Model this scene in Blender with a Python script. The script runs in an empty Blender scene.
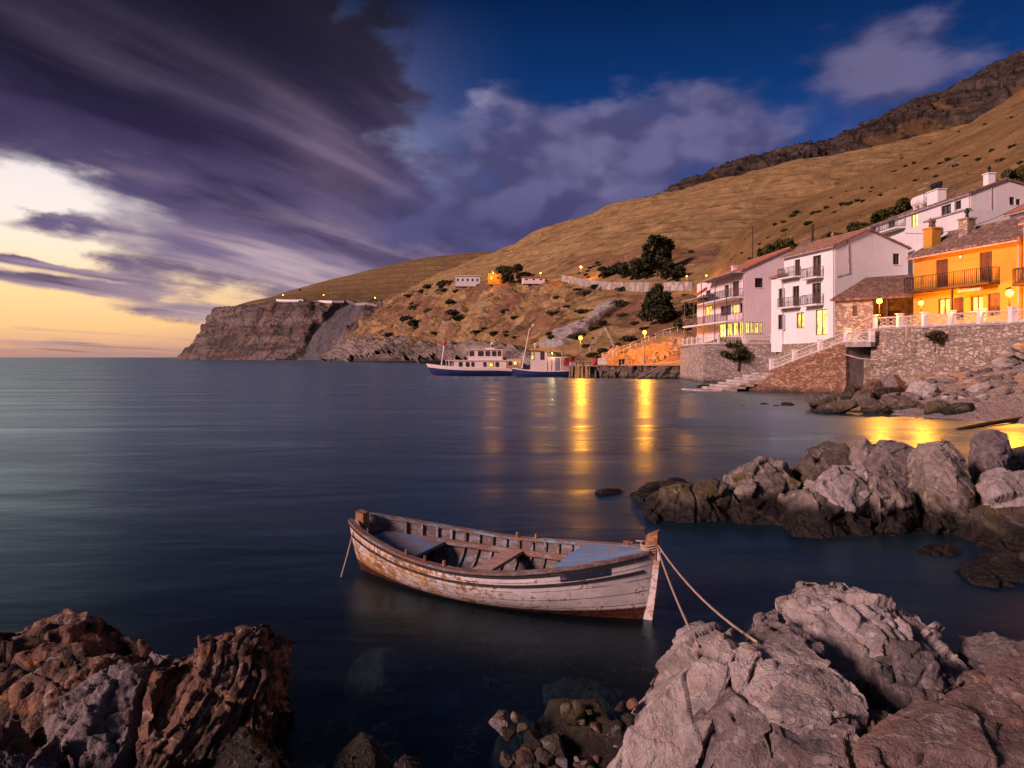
import bpy, bmesh, math, random
import numpy as np
from mathutils import Vector, Matrix

R = math.radians
F, H, CX, HY = 700.0, 3.0, 512.0, 357.3
scn = bpy.context.scene
COL = scn.collection
rng = random.Random(7)


def at(px, py, d):
    return Vector(((px - CX) / F * d, d, H + (HY - py) / F * d))


def sea(px, py):
    return at(px, py, F * H / (py - HY))


# ------------------------------------------------------------------ noise
def _h(ix, iy, iz, seed):
    h = (ix * 374761393 + iy * 668265263 + iz * 1440662683 + seed * 1274126177) & 0xFFFFFFFF
    h = ((h ^ (h >> 13)) * 1274126177) & 0xFFFFFFFF
    h = ((h ^ (h >> 15)) * 2246822519) & 0xFFFFFFFF
    return h ^ (h >> 16)


def perlin(P, seed=0):
    P = np.asarray(P, dtype=np.float64)
    I = np.floor(P).astype(np.int64)
    f = P - I
    w = f * f * f * (f * (f * 6 - 15) + 10)
    out = 0
    for dx in (0, 1):
        for dy in (0, 1):
            for dz in (0, 1):
                h = _h(I[:, 0] + dx, I[:, 1] + dy, I[:, 2] + dz, seed)
                g = ((h & 255) / 127.5 - 1) * (f[:, 0] - dx) + (((h >> 8) & 255) / 127.5 - 1) * (f[:, 1] - dy) \
                    + (((h >> 16) & 255) / 127.5 - 1) * (f[:, 2] - dz)
                ww = (w[:, 0] if dx else 1 - w[:, 0]) * (w[:, 1] if dy else 1 - w[:, 1]) * (w[:, 2] if dz else 1 - w[:, 2])
                out = out + g * ww
    return out * 1.2


def fbm(P, oct=4, seed=0, gain=.5, lac=2.03):
    a, s, o = 1.0, 1.0, 0
    for k in range(oct):
        o = o + a * perlin(P * s + 11.3 * k, seed + k)
        a *= gain
        s *= lac
    return o


def ridged(P, oct=4, seed=0, gain=.5):
    a, s, o = 1.0, 1.0, 0
    for k in range(oct):
        o = o + a * (1 - 2 * np.abs(perlin(P * s + 7.7 * k, seed + k)))
        a *= gain
        s *= 2.1
    return o


def worley(P, seed=0):
    I = np.floor(P).astype(np.int64)
    f1 = np.full(len(P), 9.0)
    f2 = np.full(len(P), 9.0)
    idv = np.zeros(len(P))
    for dx in (-1, 0, 1):
        for dy in (-1, 0, 1):
            for dz in (-1, 0, 1):
                c = I + (dx, dy, dz)
                h = _h(c[:, 0], c[:, 1], c[:, 2], seed)
                q = np.stack([(h & 1023) / 1023., ((h >> 10) & 1023) / 1023., ((h >> 20) & 1023) / 1023.], 1)
                d = np.sqrt((((c + q) - P) ** 2).sum(1))
                n1 = d < f1
                f2 = np.where(n1, f1, np.minimum(f2, d))
                idv = np.where(n1, (h & 4095) / 4095., idv)
                f1 = np.where(n1, d, f1)
    return f1, f2, idv


def facets(P, seed=0):
    """nearest random cell: offset from its centre dotted with the cell's own random tilt (chipped faces)"""
    I = np.floor(P).astype(np.int64)
    f1 = np.full(len(P), 9.0)
    out = np.zeros(len(P))
    f2 = np.full(len(P), 9.0)
    for dx in (-1, 0, 1):
        for dy in (-1, 0, 1):
            for dz in (-1, 0, 1):
                c = I + (dx, dy, dz)
                h = _h(c[:, 0], c[:, 1], c[:, 2], seed)
                q = np.stack([(h & 1023) / 1023., ((h >> 10) & 1023) / 1023., ((h >> 20) & 1023) / 1023.], 1)
                e = P - c - q
                d = np.sqrt((e ** 2).sum(1))
                g = _h(c[:, 0], c[:, 1], c[:, 2], seed + 77)
                t = ((g & 255) / 127.5 - 1) * e[:, 0] + (((g >> 8) & 255) / 127.5 - 1) * e[:, 1] + (((g >> 16) & 255) / 127.5 - 1) * e[:, 2] + (((g >> 24) & 255) / 255. - .5) * .5
                n1 = d < f1
                f2 = np.where(n1, f1, np.minimum(f2, d))
                out = np.where(n1, t, out)
                f1 = np.where(n1, d, f1)
    return out, f2 - f1


def sstep(a, b, x):
    t = np.clip((x - a) / (b - a), 0, 1)
    return t * t * (3 - 2 * t)


# ------------------------------------------------------------------ mesh builder
class MB:
    def __init__(s):
        s.v, s.f, s.m = [], [], []

    def add(s, vs, fs, mi=0):
        b = len(s.v)
        s.v += [tuple(v) for v in vs]
        s.f += [tuple(b + i for i in f) for f in fs]
        s.m += [mi] * len(fs)
        return s

    def box(s, x0, x1, y0, y1, z0, z1, M=None, mi=0):
        vs = [Vector((x, y, z)) for z in (z0, z1) for x, y in ((x0, y0), (x1, y0), (x1, y1), (x0, y1))]
        if M is not None:
            vs = [M @ v for v in vs]
        return s.add(vs, [(3, 2, 1, 0), (4, 5, 6, 7), (0, 1, 5, 4), (1, 2, 6, 5), (2, 3, 7, 6), (3, 0, 4, 7)], mi)

    def bar(s, a, b, w, h=None, up=(0, 0, 1), mi=0):
        a, b = Vector(a), Vector(b)
        h = h or w
        d = (b - a).normalized()
        u = Vector(up)
        if abs(d.dot(u)) > .98:
            u = Vector((1, 0, 0))
        r = d.cross(u).normalized()
        u = r.cross(d)
        vs = [p + r * i * w / 2 + u * j * h / 2 for p in (a, b) for i, j in ((-1, -1), (1, -1), (1, 1), (-1, 1))]
        return s.add(vs, [(0, 1, 2, 3), (7, 6, 5, 4), (4, 5, 1, 0), (5, 6, 2, 1), (6, 7, 3, 2), (7, 4, 0, 3)], mi)

    def tube(s, pts, r, n=8, mi=0, caps=True):
        pts = [Vector(p) for p in pts]
        rs = r if isinstance(r, (list, tuple)) else [r] * len(pts)
        rings = []
        for i, p in enumerate(pts):
            d = (pts[min(i + 1, len(pts) - 1)] - pts[max(i - 1, 0)]).normalized()
            u = Vector((0, 0, 1)) if abs(d.z) < .9 else Vector((1, 0, 0))
            a = d.cross(u).normalized()
            b = a.cross(d)
            rings.append([p + (a * math.cos(2 * math.pi * k / n) + b * math.sin(2 * math.pi * k / n)) * rs[i] for k in range(n)])
        vs = [v for q in rings for v in q]
        fs = []
        for i in range(len(pts) - 1):
            for k in range(n):
                k2 = (k + 1) % n
                fs.append((i * n + k, i * n + k2, (i + 1) * n + k2, (i + 1) * n + k))
        if caps:
            fs.append(tuple(range(n)))
            fs.append(tuple((len(pts) - 1) * n + k for k in reversed(range(n))))
        return s.add(vs, fs, mi)

    def prism(s, poly, d, mi=0):
        """closed prism from 3D polygon poly, extruded by vector d"""
        n = len(poly)
        p = [Vector(q) for q in poly]
        d = Vector(d)
        vs = p + [q + d for q in p]
        fs = [tuple(reversed(range(n))), tuple(range(n, 2 * n))]
        for i in range(n):
            j = (i + 1) % n
            fs.append((i, j, n + j, n + i))
        return s.add(vs, fs, mi)

    def ball(s, c, r, n=10, m=6, sz=1.0, mi=0):
        c = Vector(c)
        vs = [c + Vector((0, 0, r * sz))]
        for i in range(1, m):
            a = math.pi * i / m
            for k in range(n):
                b = 2 * math.pi * k / n
                vs.append(c + Vector((r * math.sin(a) * math.cos(b), r * math.sin(a) * math.sin(b), r * sz * math.cos(a))))
        vs.append(c - Vector((0, 0, r * sz)))
        fs = []
        for k in range(n):
            fs.append((0, 1 + k, 1 + (k + 1) % n))
            fs.append((len(vs) - 1, 1 + (m - 2) * n + (k + 1) % n, 1 + (m - 2) * n + k))
            for i in range(m - 2):
                a, b = 1 + i * n, 1 + (i + 1) * n
                fs.append((a + k, b + k, b + (k + 1) % n, a + (k + 1) % n))
        return s.add(vs, fs, mi)

    def quad(s, a, b, c, d, mi=0):
        return s.add([a, b, c, d], [(0, 1, 2, 3)], mi)

    def build(s, name, mat, parent=None, smooth=False, loc=None, fix=True):
        me = bpy.data.meshes.new(name)
        me.from_pydata(s.v, [], s.f)
        mats = mat if isinstance(mat, (list, tuple)) else [mat]
        for m in mats:
            me.materials.append(m)
        if len(mats) > 1:
            me.polygons.foreach_set('material_index', s.m)
        if fix:
            bm = bmesh.new()
            bm.from_mesh(me)
            bmesh.ops.recalc_face_normals(bm, faces=bm.faces)
            bm.to_mesh(me)
            bm.free()
        if smooth:
            me.polygons.foreach_set('use_smooth', [True] * len(me.polygons))
        me.update()
        o = bpy.data.objects.new(name, me)
        COL.objects.link(o)
        if parent is not None:
            o.parent = parent
        if loc is not None:
            o.location = loc
        return o


def npmesh(name, V, Fq, mat, parent=None, smooth=True, attrs=None, loc=None):
    me = bpy.data.meshes.new(name)
    V = np.asarray(V, dtype=np.float32)
    Fq = np.asarray(Fq, dtype=np.int32)
    k = Fq.shape[1]
    me.vertices.add(len(V))
    me.vertices.foreach_set('co', V.ravel())
    me.loops.add(Fq.size)
    me.loops.foreach_set('vertex_index', Fq.ravel())
    me.polygons.add(len(Fq))
    me.polygons.foreach_set('loop_start', np.arange(0, Fq.size, k, dtype=np.int32))
    me.polygons.foreach_set('loop_total', np.full(len(Fq), k, dtype=np.int32))
    if smooth:
        me.polygons.foreach_set('use_smooth', np.ones(len(Fq), dtype=bool))
    me.update(calc_edges=True)
    me.validate()
    for an, arr in (attrs or {}).items():
        a = me.attributes.new(an, 'FLOAT_COLOR', 'POINT')
        arr = np.asarray(arr, dtype=np.float32)
        if arr.shape[1] == 3:
            arr = np.concatenate([arr, np.ones((len(arr), 1), np.float32)], 1)
        a.data.foreach_set('color', arr.ravel())
    for m in (mat if isinstance(mat, (list, tuple)) else [mat]):
        me.materials.append(m)
    o = bpy.data.objects.new(name, me)
    COL.objects.link(o)
    if parent is not None:
        o.parent = parent
    if loc is not None:
        o.location = loc
    return o


def tag(o, label=None, cat=None, group=None, kind=None):
    if label:
        o['label'] = label
    if cat:
        o['category'] = cat
    if group:
        o['group'] = group
    if kind:
        o['kind'] = kind
    return o


def thing(name, label, cat, loc=(0, 0, 0), rz=0, group=None):
    o = bpy.data.objects.new(name, None)
    o.empty_display_size = .2
    COL.objects.link(o)
    o.location = loc
    o.rotation_euler.z = rz
    return tag(o, label, cat, group)


def copy_tree(o, parent=None):
    c = o.copy()
    COL.objects.link(c)
    c.parent = parent
    for ch in list(o.children):
        copy_tree(ch, c)
    return c


# ------------------------------------------------------------------ node helper
class NT:
    def __init__(s, tree):
        s.t = tree
        s.n = tree.nodes
        s.l = tree.links

    def put(s, sock, v):
        if isinstance(v, bpy.types.NodeSocket):
            s.l.new(v, sock)
        elif v is not None:
            if hasattr(sock.default_value, '__len__') and not hasattr(v, '__len__'):
                v = (v,) * len(sock.default_value)
            if hasattr(v, '__len__') and len(v) == 3 and len(sock.default_value) == 4:
                v = (*v, 1)
            sock.default_value = v

    def node(s, typ, **kw):
        nd = s.n.new(typ)
        for k, v in kw.items():
            setattr(nd, k, v)
        return nd

    def m(s, op, a, b=None, c=None, clamp=False):
        nd = s.node('ShaderNodeMath', operation=op, use_clamp=clamp)
        for i, v in enumerate((a, b, c)):
            if v is not None:
                s.put(nd.inputs[i], v)
        return nd.outputs[0]

    def vm(s, op, a, b=None, scale=None):
        nd = s.node('ShaderNodeVectorMath', operation=op)
        s.put(nd.inputs[0], a)
        if b is not None:
            s.put(nd.inputs[1], b)
        if scale is not None:
            s.put(nd.inputs[3], scale)
        return nd.outputs[1] if op in ('DOT_PRODUCT', 'LENGTH', 'DISTANCE') else nd.outputs[0]

    def mix(s, f, a, b, blend='MIX'):
        nd = s.node('ShaderNodeMix', data_type='RGBA', blend_type=blend)
        s.put(nd.inputs[0], f)
        s.put(nd.inputs[6], a)
        s.put(nd.inputs[7], b)
        return nd.outputs[2]

    def ss(s, a, b, x):
        nd = s.node('ShaderNodeMapRange', interpolation_type='SMOOTHSTEP')
        s.put(nd.inputs[0], x)
        if a < b:
            nd.inputs[1].default_value, nd.inputs[2].default_value = a, b
        else:
            nd.inputs[1].default_value, nd.inputs[2].default_value = b, a
            nd.inputs[3].default_value, nd.inputs[4].default_value = 1, 0
        return nd.outputs[0]

    def lin(s, x, a, b, c, d):
        nd = s.node('ShaderNodeMapRange')
        s.put(nd.inputs[0], x)
        for i, v in enumerate((a, b, c, d)):
            nd.inputs[i + 1].default_value = v
        return nd.outputs[0]

    def ramp(s, x, stops, interp='LINEAR'):
        nd = s.node('ShaderNodeValToRGB')
        cr = nd.color_ramp
        cr.interpolation = interp
        while len(cr.elements) < len(stops):
            cr.elements.new(.5)
        for e, (p, c) in zip(cr.elements, stops):
            e.position = p
            e.color = (*c, 1) if len(c) == 3 else c
        s.put(nd.inputs[0], x)
        return nd.outputs[0]

    def noise(s, vec, scale, detail=4, rough=.55, dist=0, color=False):
        nd = s.node('ShaderNodeTexNoise')
        s.put(nd.inputs['Vector'], vec)
        s.put(nd.inputs['Scale'], scale)
        nd.inputs['Detail'].default_value = detail
        nd.inputs['Roughness'].default_value = rough
        nd.inputs['Distortion'].default_value = dist
        return nd.outputs[1 if color else 0]

    def voro(s, vec, scale, feature='F1', out=0, rand=1):
        nd = s.node('ShaderNodeTexVoronoi', feature=feature)
        s.put(nd.inputs['Vector'], vec)
        nd.inputs['Scale'].default_value = scale
        nd.inputs['Randomness'].default_value = rand
        return nd.outputs[out]

    def xyz(s, v):
        nd = s.node('ShaderNodeSeparateXYZ')
        s.put(nd.inputs[0], v)
        return nd.outputs

    def comb(s, x, y, z):
        nd = s.node('ShaderNodeCombineXYZ')
        for i, v in enumerate((x, y, z)):
            s.put(nd.inputs[i], v)
        return nd.outputs[0]

    def mapping(s, v, scale=(1, 1, 1), rot=(0, 0, 0), loc=(0, 0, 0)):
        nd = s.node('ShaderNodeMapping')
        s.put(nd.inputs[0], v)
        nd.inputs[1].default_value = loc
        nd.inputs[2].default_value = rot
        nd.inputs[3].default_value = scale
        return nd.outputs[0]

    def bump(s, h, strength=.5, dist=.05, normal=None):
        nd = s.node('ShaderNodeBump')
        nd.inputs['Strength'].default_value = strength
        nd.inputs['Distance'].default_value = dist
        s.put(nd.inputs['Height'], h)
        if normal is not None:
            s.put(nd.inputs['Normal'], normal)
        return nd.outputs[0]

    def pos(s):
        return s.node('ShaderNodeNewGeometry').outputs['Position']

    def obj(s):
        return s.node('ShaderNodeTexCoord').outputs['Object']

    def attr(s, name):
        return s.node('ShaderNodeAttribute', attribute_name=name).outputs['Color']


def material(name):
    m = bpy.data.materials.new(name)
    m.use_nodes = True
    nt = NT(m.node_tree)
    b = m.node_tree.nodes['Principled BSDF']
    return m, nt, b


def plain(name, col, rough=.7, metal=0, var=.25, scale=3, spec=.3, bump=0):
    """simple painted / wooden surface with worn tonal variation"""
    m, nt, b = material(name)
    p = nt.obj()
    n = nt.noise(p, scale, 5, .6)
    c1 = tuple(c * (1 - var) for c in col)
    c2 = tuple(min(1, c * (1 + var)) for c in col)
    nt.put(b.inputs['Base Color'], nt.mix(nt.ss(.3, .7, n), c1, c2))
    b.inputs['Roughness'].default_value = rough
    b.inputs['Metallic'].default_value = metal
    b.inputs['Specular IOR Level'].default_value = spec
    if bump:
        nt.put(b.inputs['Normal'], nt.bump(nt.noise(p, scale * 6, 4), bump, .02))
    return m


def emis(name, col, strength):
    m, nt, b = material(name)
    b.inputs['Base Color'].default_value = (*col, 1)
    b.inputs['Emission Color'].default_value = (*col, 1)
    b.inputs['Emission Strength'].default_value = strength
    return m
# ------------------------------------------------------------------ camera, render settings
cam = bpy.data.cameras.new('camera')
cam.sensor_width = 36
cam.lens = F / 1024 * 36
cam.shift_y = -(384 - HY) / 1024
cam.clip_start = .05
cam.clip_end = 30000
camo = bpy.data.objects.new('camera', cam)
COL.objects.link(camo)
camo.location = (0, 0, H)
camo.rotation_euler = (R(90), 0, 0)
scn.camera = camo
vs_ = scn.view_settings
scn.display_settings.display_device = 'sRGB'
vs_.view_transform = 'Standard'
vs_.look = 'None'
vs_.exposure = 0
vs_.gamma = 1
scn.render.engine = 'CYCLES'
cy = scn.cycles
cy.use_denoising = True
cy.max_bounces = 6
cy.diffuse_bounces = 3
cy.glossy_bounces = 3
cy.transparent_max_bounces = 8
cy.transmission_bounces = 3
cy.sample_clamp_indirect = 4
cy.sample_clamp_direct = 0
cy.caustics_reflective = False
cy.caustics_refractive = False
cy.use_light_tree = True

# ------------------------------------------------------------------ sun (afterglow, broad and soft)
SUN_AZ, SUN_EL = -120.0, 23.0
sun = bpy.data.lights.new('sun', 'SUN')
sun.energy = 5.0
sun.angle = R(14)
sun.color = (1.0, .61, .58)
suno = bpy.data.objects.new('sun', sun)
COL.objects.link(suno)
sd = Vector((math.sin(R(SUN_AZ)) * math.cos(R(SUN_EL)), math.cos(R(SUN_AZ)) * math.cos(R(SUN_EL)), math.sin(R(SUN_EL))))
suno.rotation_euler = (-sd).to_track_quat('-Z', 'Y').to_euler()

# ------------------------------------------------------------------ dusk sky with clouds
world = bpy.data.worlds.new('World')
scn.world = world
world.use_nodes = True
wt = NT(world.node_tree)
bg = world.node_tree.nodes['Background']
D = wt.node('ShaderNodeTexCoord').outputs['Generated']
dx, dy, dz = wt.xyz(D)[:]
hl = wt.m('SQRT', wt.m('ADD', wt.m('MULTIPLY', dx, dx), wt.m('MULTIPLY', dy, dy)))
T = wt.m('DIVIDE', dz, wt.m('MAXIMUM', hl, .02))          # tan(elevation)
A = wt.m('ARCTAN2', dx, dy)                                # azimuth, 0 = ahead, + right
Tp = wt.m('MAXIMUM', T, 0.0)


def aT(px, py):
    a = math.atan((px - CX) / F)
    return a, (HY - py) / F * math.cos(a)


# warped coordinates so cloud masks get broken outlines
wn = wt.noise(wt.comb(wt.m('MULTIPLY', A, 1.0), wt.m('MULTIPLY', T, 1.9), 0.0), 6.5, 5, .58, 0, True)
wv = wt.xyz(wt.vm('SUBTRACT', wn, (.5, .5, .5)))
Aw = wt.m('ADD', A, wt.m('MULTIPLY', wv[0], .26))
Tw = wt.m('ADD', T, wt.m('MULTIPLY', wv[1], .16))
wn2 = wt.noise(wt.comb(A, wt.m('MULTIPLY', T, 2.6), 3.0), 4.0, 4, .5, 0, True)
wv2 = wt.xyz(wt.vm('SUBTRACT', wn2, (.5, .5, .5)))


def blob(px, py, w, h, ang=0, soft=1.0, aa=None, tt=None):
    """gaussian in world direction (azimuth, elevation) round the direction of (px,py)"""
    a, t = aT(px, py)
    w, h = w / F * math.cos(a) ** 2, h / F * math.cos(a)
    da = wt.m('SUBTRACT', aa or Aw, a)
    dt = wt.m('SUBTRACT', tt or Tw, t)
    if ang:
        c, s_ = math.cos(R(ang)), math.sin(R(ang))
        u = wt.m('ADD', wt.m('MULTIPLY', da, c), wt.m('MULTIPLY', dt, s_))
        v = wt.m('SUBTRACT', wt.m('MULTIPLY', dt, c), wt.m('MULTIPLY', da, s_))
    else:
        u, v = da, dt
    q = wt.m('ADD', wt.m('POWER', wt.m('ABSOLUTE', wt.m('DIVIDE', u, w)), 2.0), wt.m('POWER', wt.m('ABSOLUTE', wt.m('DIVIDE', v, h)), 2.0))
    return wt.m('EXPONENT', wt.m('MULTIPLY', q, -soft))


def addm(*x):
    r = x[0]
    for y in x[1:]:
        r = wt.m('ADD', r, y)
    return r


# clear sky ---------------------------------------------------------
tr = wt.m('DIVIDE', Tp, .6)
left = wt.ramp(tr, [(0, (.50, .26, .22)), (.028, (.80, .43, .27)), (.065, (1.05, .62, .27)), (.13, (1.12, .74, .36)), (.21, (1.1, .86, .62)),
                    (.30, (1.0, .88, .82)), (.44, (.90, .80, .82)), (.60, (.30, .27, .40)), (.85, (.012, .03, .09)), (1, (.008, .025, .08))])
right = wt.ramp(tr, [(0, (.16, .12, .25)), (.2, (.07, .085, .29)), (.4, (.022, .075, .31)), (.6, (.004, .038, .17)), (.85, (.0012, .014, .075)), (1, (.0012, .012, .06))])
Lw = wt.ss(R(2), R(-31), A)
Lw = wt.m('MULTIPLY', Lw, wt.ss(R(-172), R(-120), A))
sky = wt.mix(Lw, right, left)
nsk = wt.node('ShaderNodeTexSky', sky_type='NISHITA', sun_disc=False)
nsk.sun_elevation = R(SUN_EL)
nsk.sun_rotation = R(SUN_AZ)
nsk.air_density, nsk.dust_density, nsk.ozone_density = 1, 1, 1.5

# streaked deck, cloud plane seen in perspective, streaks run to a point right of centre -----
zz = wt.m('ADD', wt.m('MAXIMUM', dz, 0.0), .055)
Px = wt.m('DIVIDE', dx, zz)
Py = wt.m('DIVIDE', dy, zz)
th = R(19)
al = wt.m('ADD', wt.m('MULTIPLY', Px, math.sin(th)), wt.m('MULTIPLY', Py, math.cos(th)))
ac = wt.m('SUBTRACT', wt.m('MULTIPLY', Px, math.cos(th)), wt.m('MULTIPLY', Py, math.sin(th)))
Q = wt.comb(wt.m('MULTIPLY', al, .30), ac, 0.0)
n1 = wt.noise(Q, .95, 6, .5, .45)
n2 = wt.noise(wt.vm('ADD', Q, (3.1, 7.7, 1.3)), 2.1, 5, .5, .3)
# coverage of the deck
n3 = wt.noise(wt.comb(wt.m('MULTIPLY', al, .24), ac, 4.0), 1.15, 6, .56, .8)
cov = addm(
    wt.m('MULTIPLY', blob(150, 40, 420, 120, 0), .40),
    wt.m('MULTIPLY', blob(250, 150, 240, 85, -20), .36),
    wt.m('MULTIPLY', blob(480, 215, 300, 60), .42),
    wt.m('MULTIPLY', blob(310, 30, 110, 80), .26),
    wt.m('MULTIPLY', blob(190, 255, 120, 30, -8), .30),
    wt.m('MULTIPLY', blob(330, 300, 160, 34), .30),
    wt.m('MULTIPLY', blob(52, 222, 48, 14, 4, 1, A, wt.m('ADD', T, wt.m('MULTIPLY', wv[1], .05))), .62),
    wt.m('MULTIPLY', blob(30, 262, 80, 4.5, -6, 1, A, wt.m('ADD', T, wt.m('MULTIPLY', wv[1], .03))), .55),
    wt.m('MULTIPLY', blob(60, 281, 90, 5.5, -5, 1, A, wt.m('ADD', T, wt.m('MULTIPLY', wv[1], .03))), .55),
    wt.m('MULTIPLY', blob(180, 310, 95, 7, 0, 1, A, wt.m('ADD', T, wt.m('MULTIPLY', wv[1], .03))), .50),
    wt.m('MULTIPLY', blob(100, 349, 260, 9, 0, 1, A, T), .22),
    wt.m('MULTIPLY', blob(10, 195, 60, 26, 0), -.60),
    wt.m('MULTIPLY', blob(40, 250, 90, 14, 0), -.35),
    wt.m('MULTIPLY', blob(60, 312, 260, 20, 0), -.34),
    wt.m('MULTIPLY', blob(455, 88, 56, 66, -20), -.55),
    wt.m('MULTIPLY', blob(560, 20, 150, 55), -.20),
    wt.m('MULTIPLY', blob(345, 12, 24, 30, -40), -.30),
)
behind = wt.ss(R(55), R(80), wt.m('ABSOLUTE', A))
cov = addm(cov, wt.m('MULTIPLY', behind, .14))
dens = wt.ss(.50, .90, addm(n1, cov, wt.m('MULTIPLY', wt.m('SUBTRACT', n2, .5), .42), wt.m('MULTIPLY', wt.m('SUBTRACT', n3, .5), .30)))
# deck colour
body = wt.ramp(tr, [(0, (.42, .25, .25)), (.1, (.36, .25, .30)), (.22, (.205, .150, .27)), (.34, (.098, .075, .170)), (.46, (.056, .042, .108)),
                    (.62, (.021, .017, .044)), (.8, (.010, .009, .021)), (1, (.008, .006, .014))])
bodyR = wt.ramp(tr, [(0, (.16, .12, .24)), (.2, (.095, .085, .215)), (.4, (.07, .062, .165)), (.62, (.05, .05, .13)), (.85, (.02, .022, .06)), (1, (.01, .012, .04))])
Rw = wt.ss(R(-12), R(6), A)
body = wt.mix(Rw, body, bodyR)
lite = wt.ramp(tr, [(0, (.85, .52, .42)), (.2, (.72, .54, .54)), (.36, (.40, .28, .38)), (.52, (.19, .135, .215)), (.68, (.085, .062, .11)), (.9, (.045, .036, .058)), (1, (.035, .03, .05))])
dark = wt.mix(1.0, body, (.50, .48, .56), 'MULTIPLY')
body = wt.mix(wt.ss(.50, .34, n3), body, dark)
hi = wt.ss(.49, .70, addm(wt.m('MULTIPLY', n3, .65), wt.m('MULTIPLY', n2, .35)))
pink = addm(blob(345, 125, 80, 50, -25), blob(330, 245, 130, 40), wt.m('MULTIPLY', blob(60, 60, 160, 30, -20), .7))
deck = wt.mix(wt.m('MULTIPLY', addm(hi, wt.m('MULTIPLY', wt.m('MULTIPLY', pink, wt.ss(.40, .60, n2)), .55)), .55, None, True), body, lite)
sky = wt.mix(dens, sky, deck)

# cumulus bank over the hill ------------------------------------------
pn = wt.noise(wt.comb(A, wt.m('MULTIPLY', T, 1.5), 9.0), 9.0, 5, .52)
pn2 = wt.noise(wt.comb(wt.m('SUBTRACT', A, .020), wt.m('MULTIPLY', wt.m('ADD', T, .022), 1.5), 9.0), 9.0, 3, .45)
pn3 = wt.noise(wt.comb(A, wt.m('MULTIPLY', T, 1.5), 9.0), 9.0, 3, .45)
rel = wt.ss(-.11, .13, wt.m('SUBTRACT', pn3, pn2))
cm = addm(
    wt.m('MULTIPLY', blob(655, 130, 105, 48), .95),
    wt.m('MULTIPLY', blob(560, 150, 110, 46), .75),
    wt.m('MULTIPLY', blob(490, 108, 40, 22), .5),
    wt.m('MULTIPLY', blob(560, 205, 190, 52), .85),
    wt.m('MULTIPLY', blob(735, 108, 45, 34), .42),
    wt.m('MULTIPLY', blob(890, 60, 82, 56), 1.0),
    wt.m('MULTIPLY', blob(960, 70, 60, 40), .45),
    wt.m('MULTIPLY', blob(480, 235, 150, 40), .6),
)
cd = wt.ss(.26, 1.05, addm(cm, wt.m('MULTIPLY', wt.m('SUBTRACT', pn, .5), .9)))
ccol = wt.mix(wt.ss(.30, .11, T), (.125, .115, .25), (.075, .07, .20))
ccol = wt.mix(wt.m('MULTIPLY', addm(blob(490, 104, 24, 14), wt.m('MULTIPLY', blob(625, 88, 85, 16), .55), wt.m('MULTIPLY', blob(590, 255, 60, 10), .3),
                            wt.m('MULTIPLY', blob(595, 168, 18, 26, 60), .35)), .9, None, True), ccol, (.36, .32, .50))
ccol = wt.mix(wt.m('MULTIPLY', blob(880, 60, 110, 70), .6), ccol, (.115, .095, .17))
ccol = wt.mix(wt.m('MULTIPLY', wt.m('SUBTRACT', 1.0, rel), .62), ccol, (.042, .040, .12))
ccol = wt.mix(wt.m('MULTIPLY', wt.m('MULTIPLY', rel, wt.ss(.16, .30, T)), .45), ccol, (.19, .165, .31))
sky = wt.mix(wt.m('MULTIPLY', cd, .93), sky, ccol)
# sky behind the photographer and overhead, and the afterglow to the left
sky = wt.mix(wt.ss(.60, 1.2, T), sky, (.014, .026, .055))
backc = wt.ramp(tr, [(0, (.26, .17, .21)), (.5, (.11, .09, .15)), (1, (.03, .034, .07))])
sky = wt.mix(wt.m('MULTIPLY', behind, .75), sky, backc)
nadd = wt.mix(1.0, sky, wt.mix(1.0, nsk.outputs[0], (.0006, .0006, .0006), 'MULTIPLY'), 'ADD')
wt.put(bg.inputs[0], nadd)
bg.inputs[1].default_value = 1.0
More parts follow.
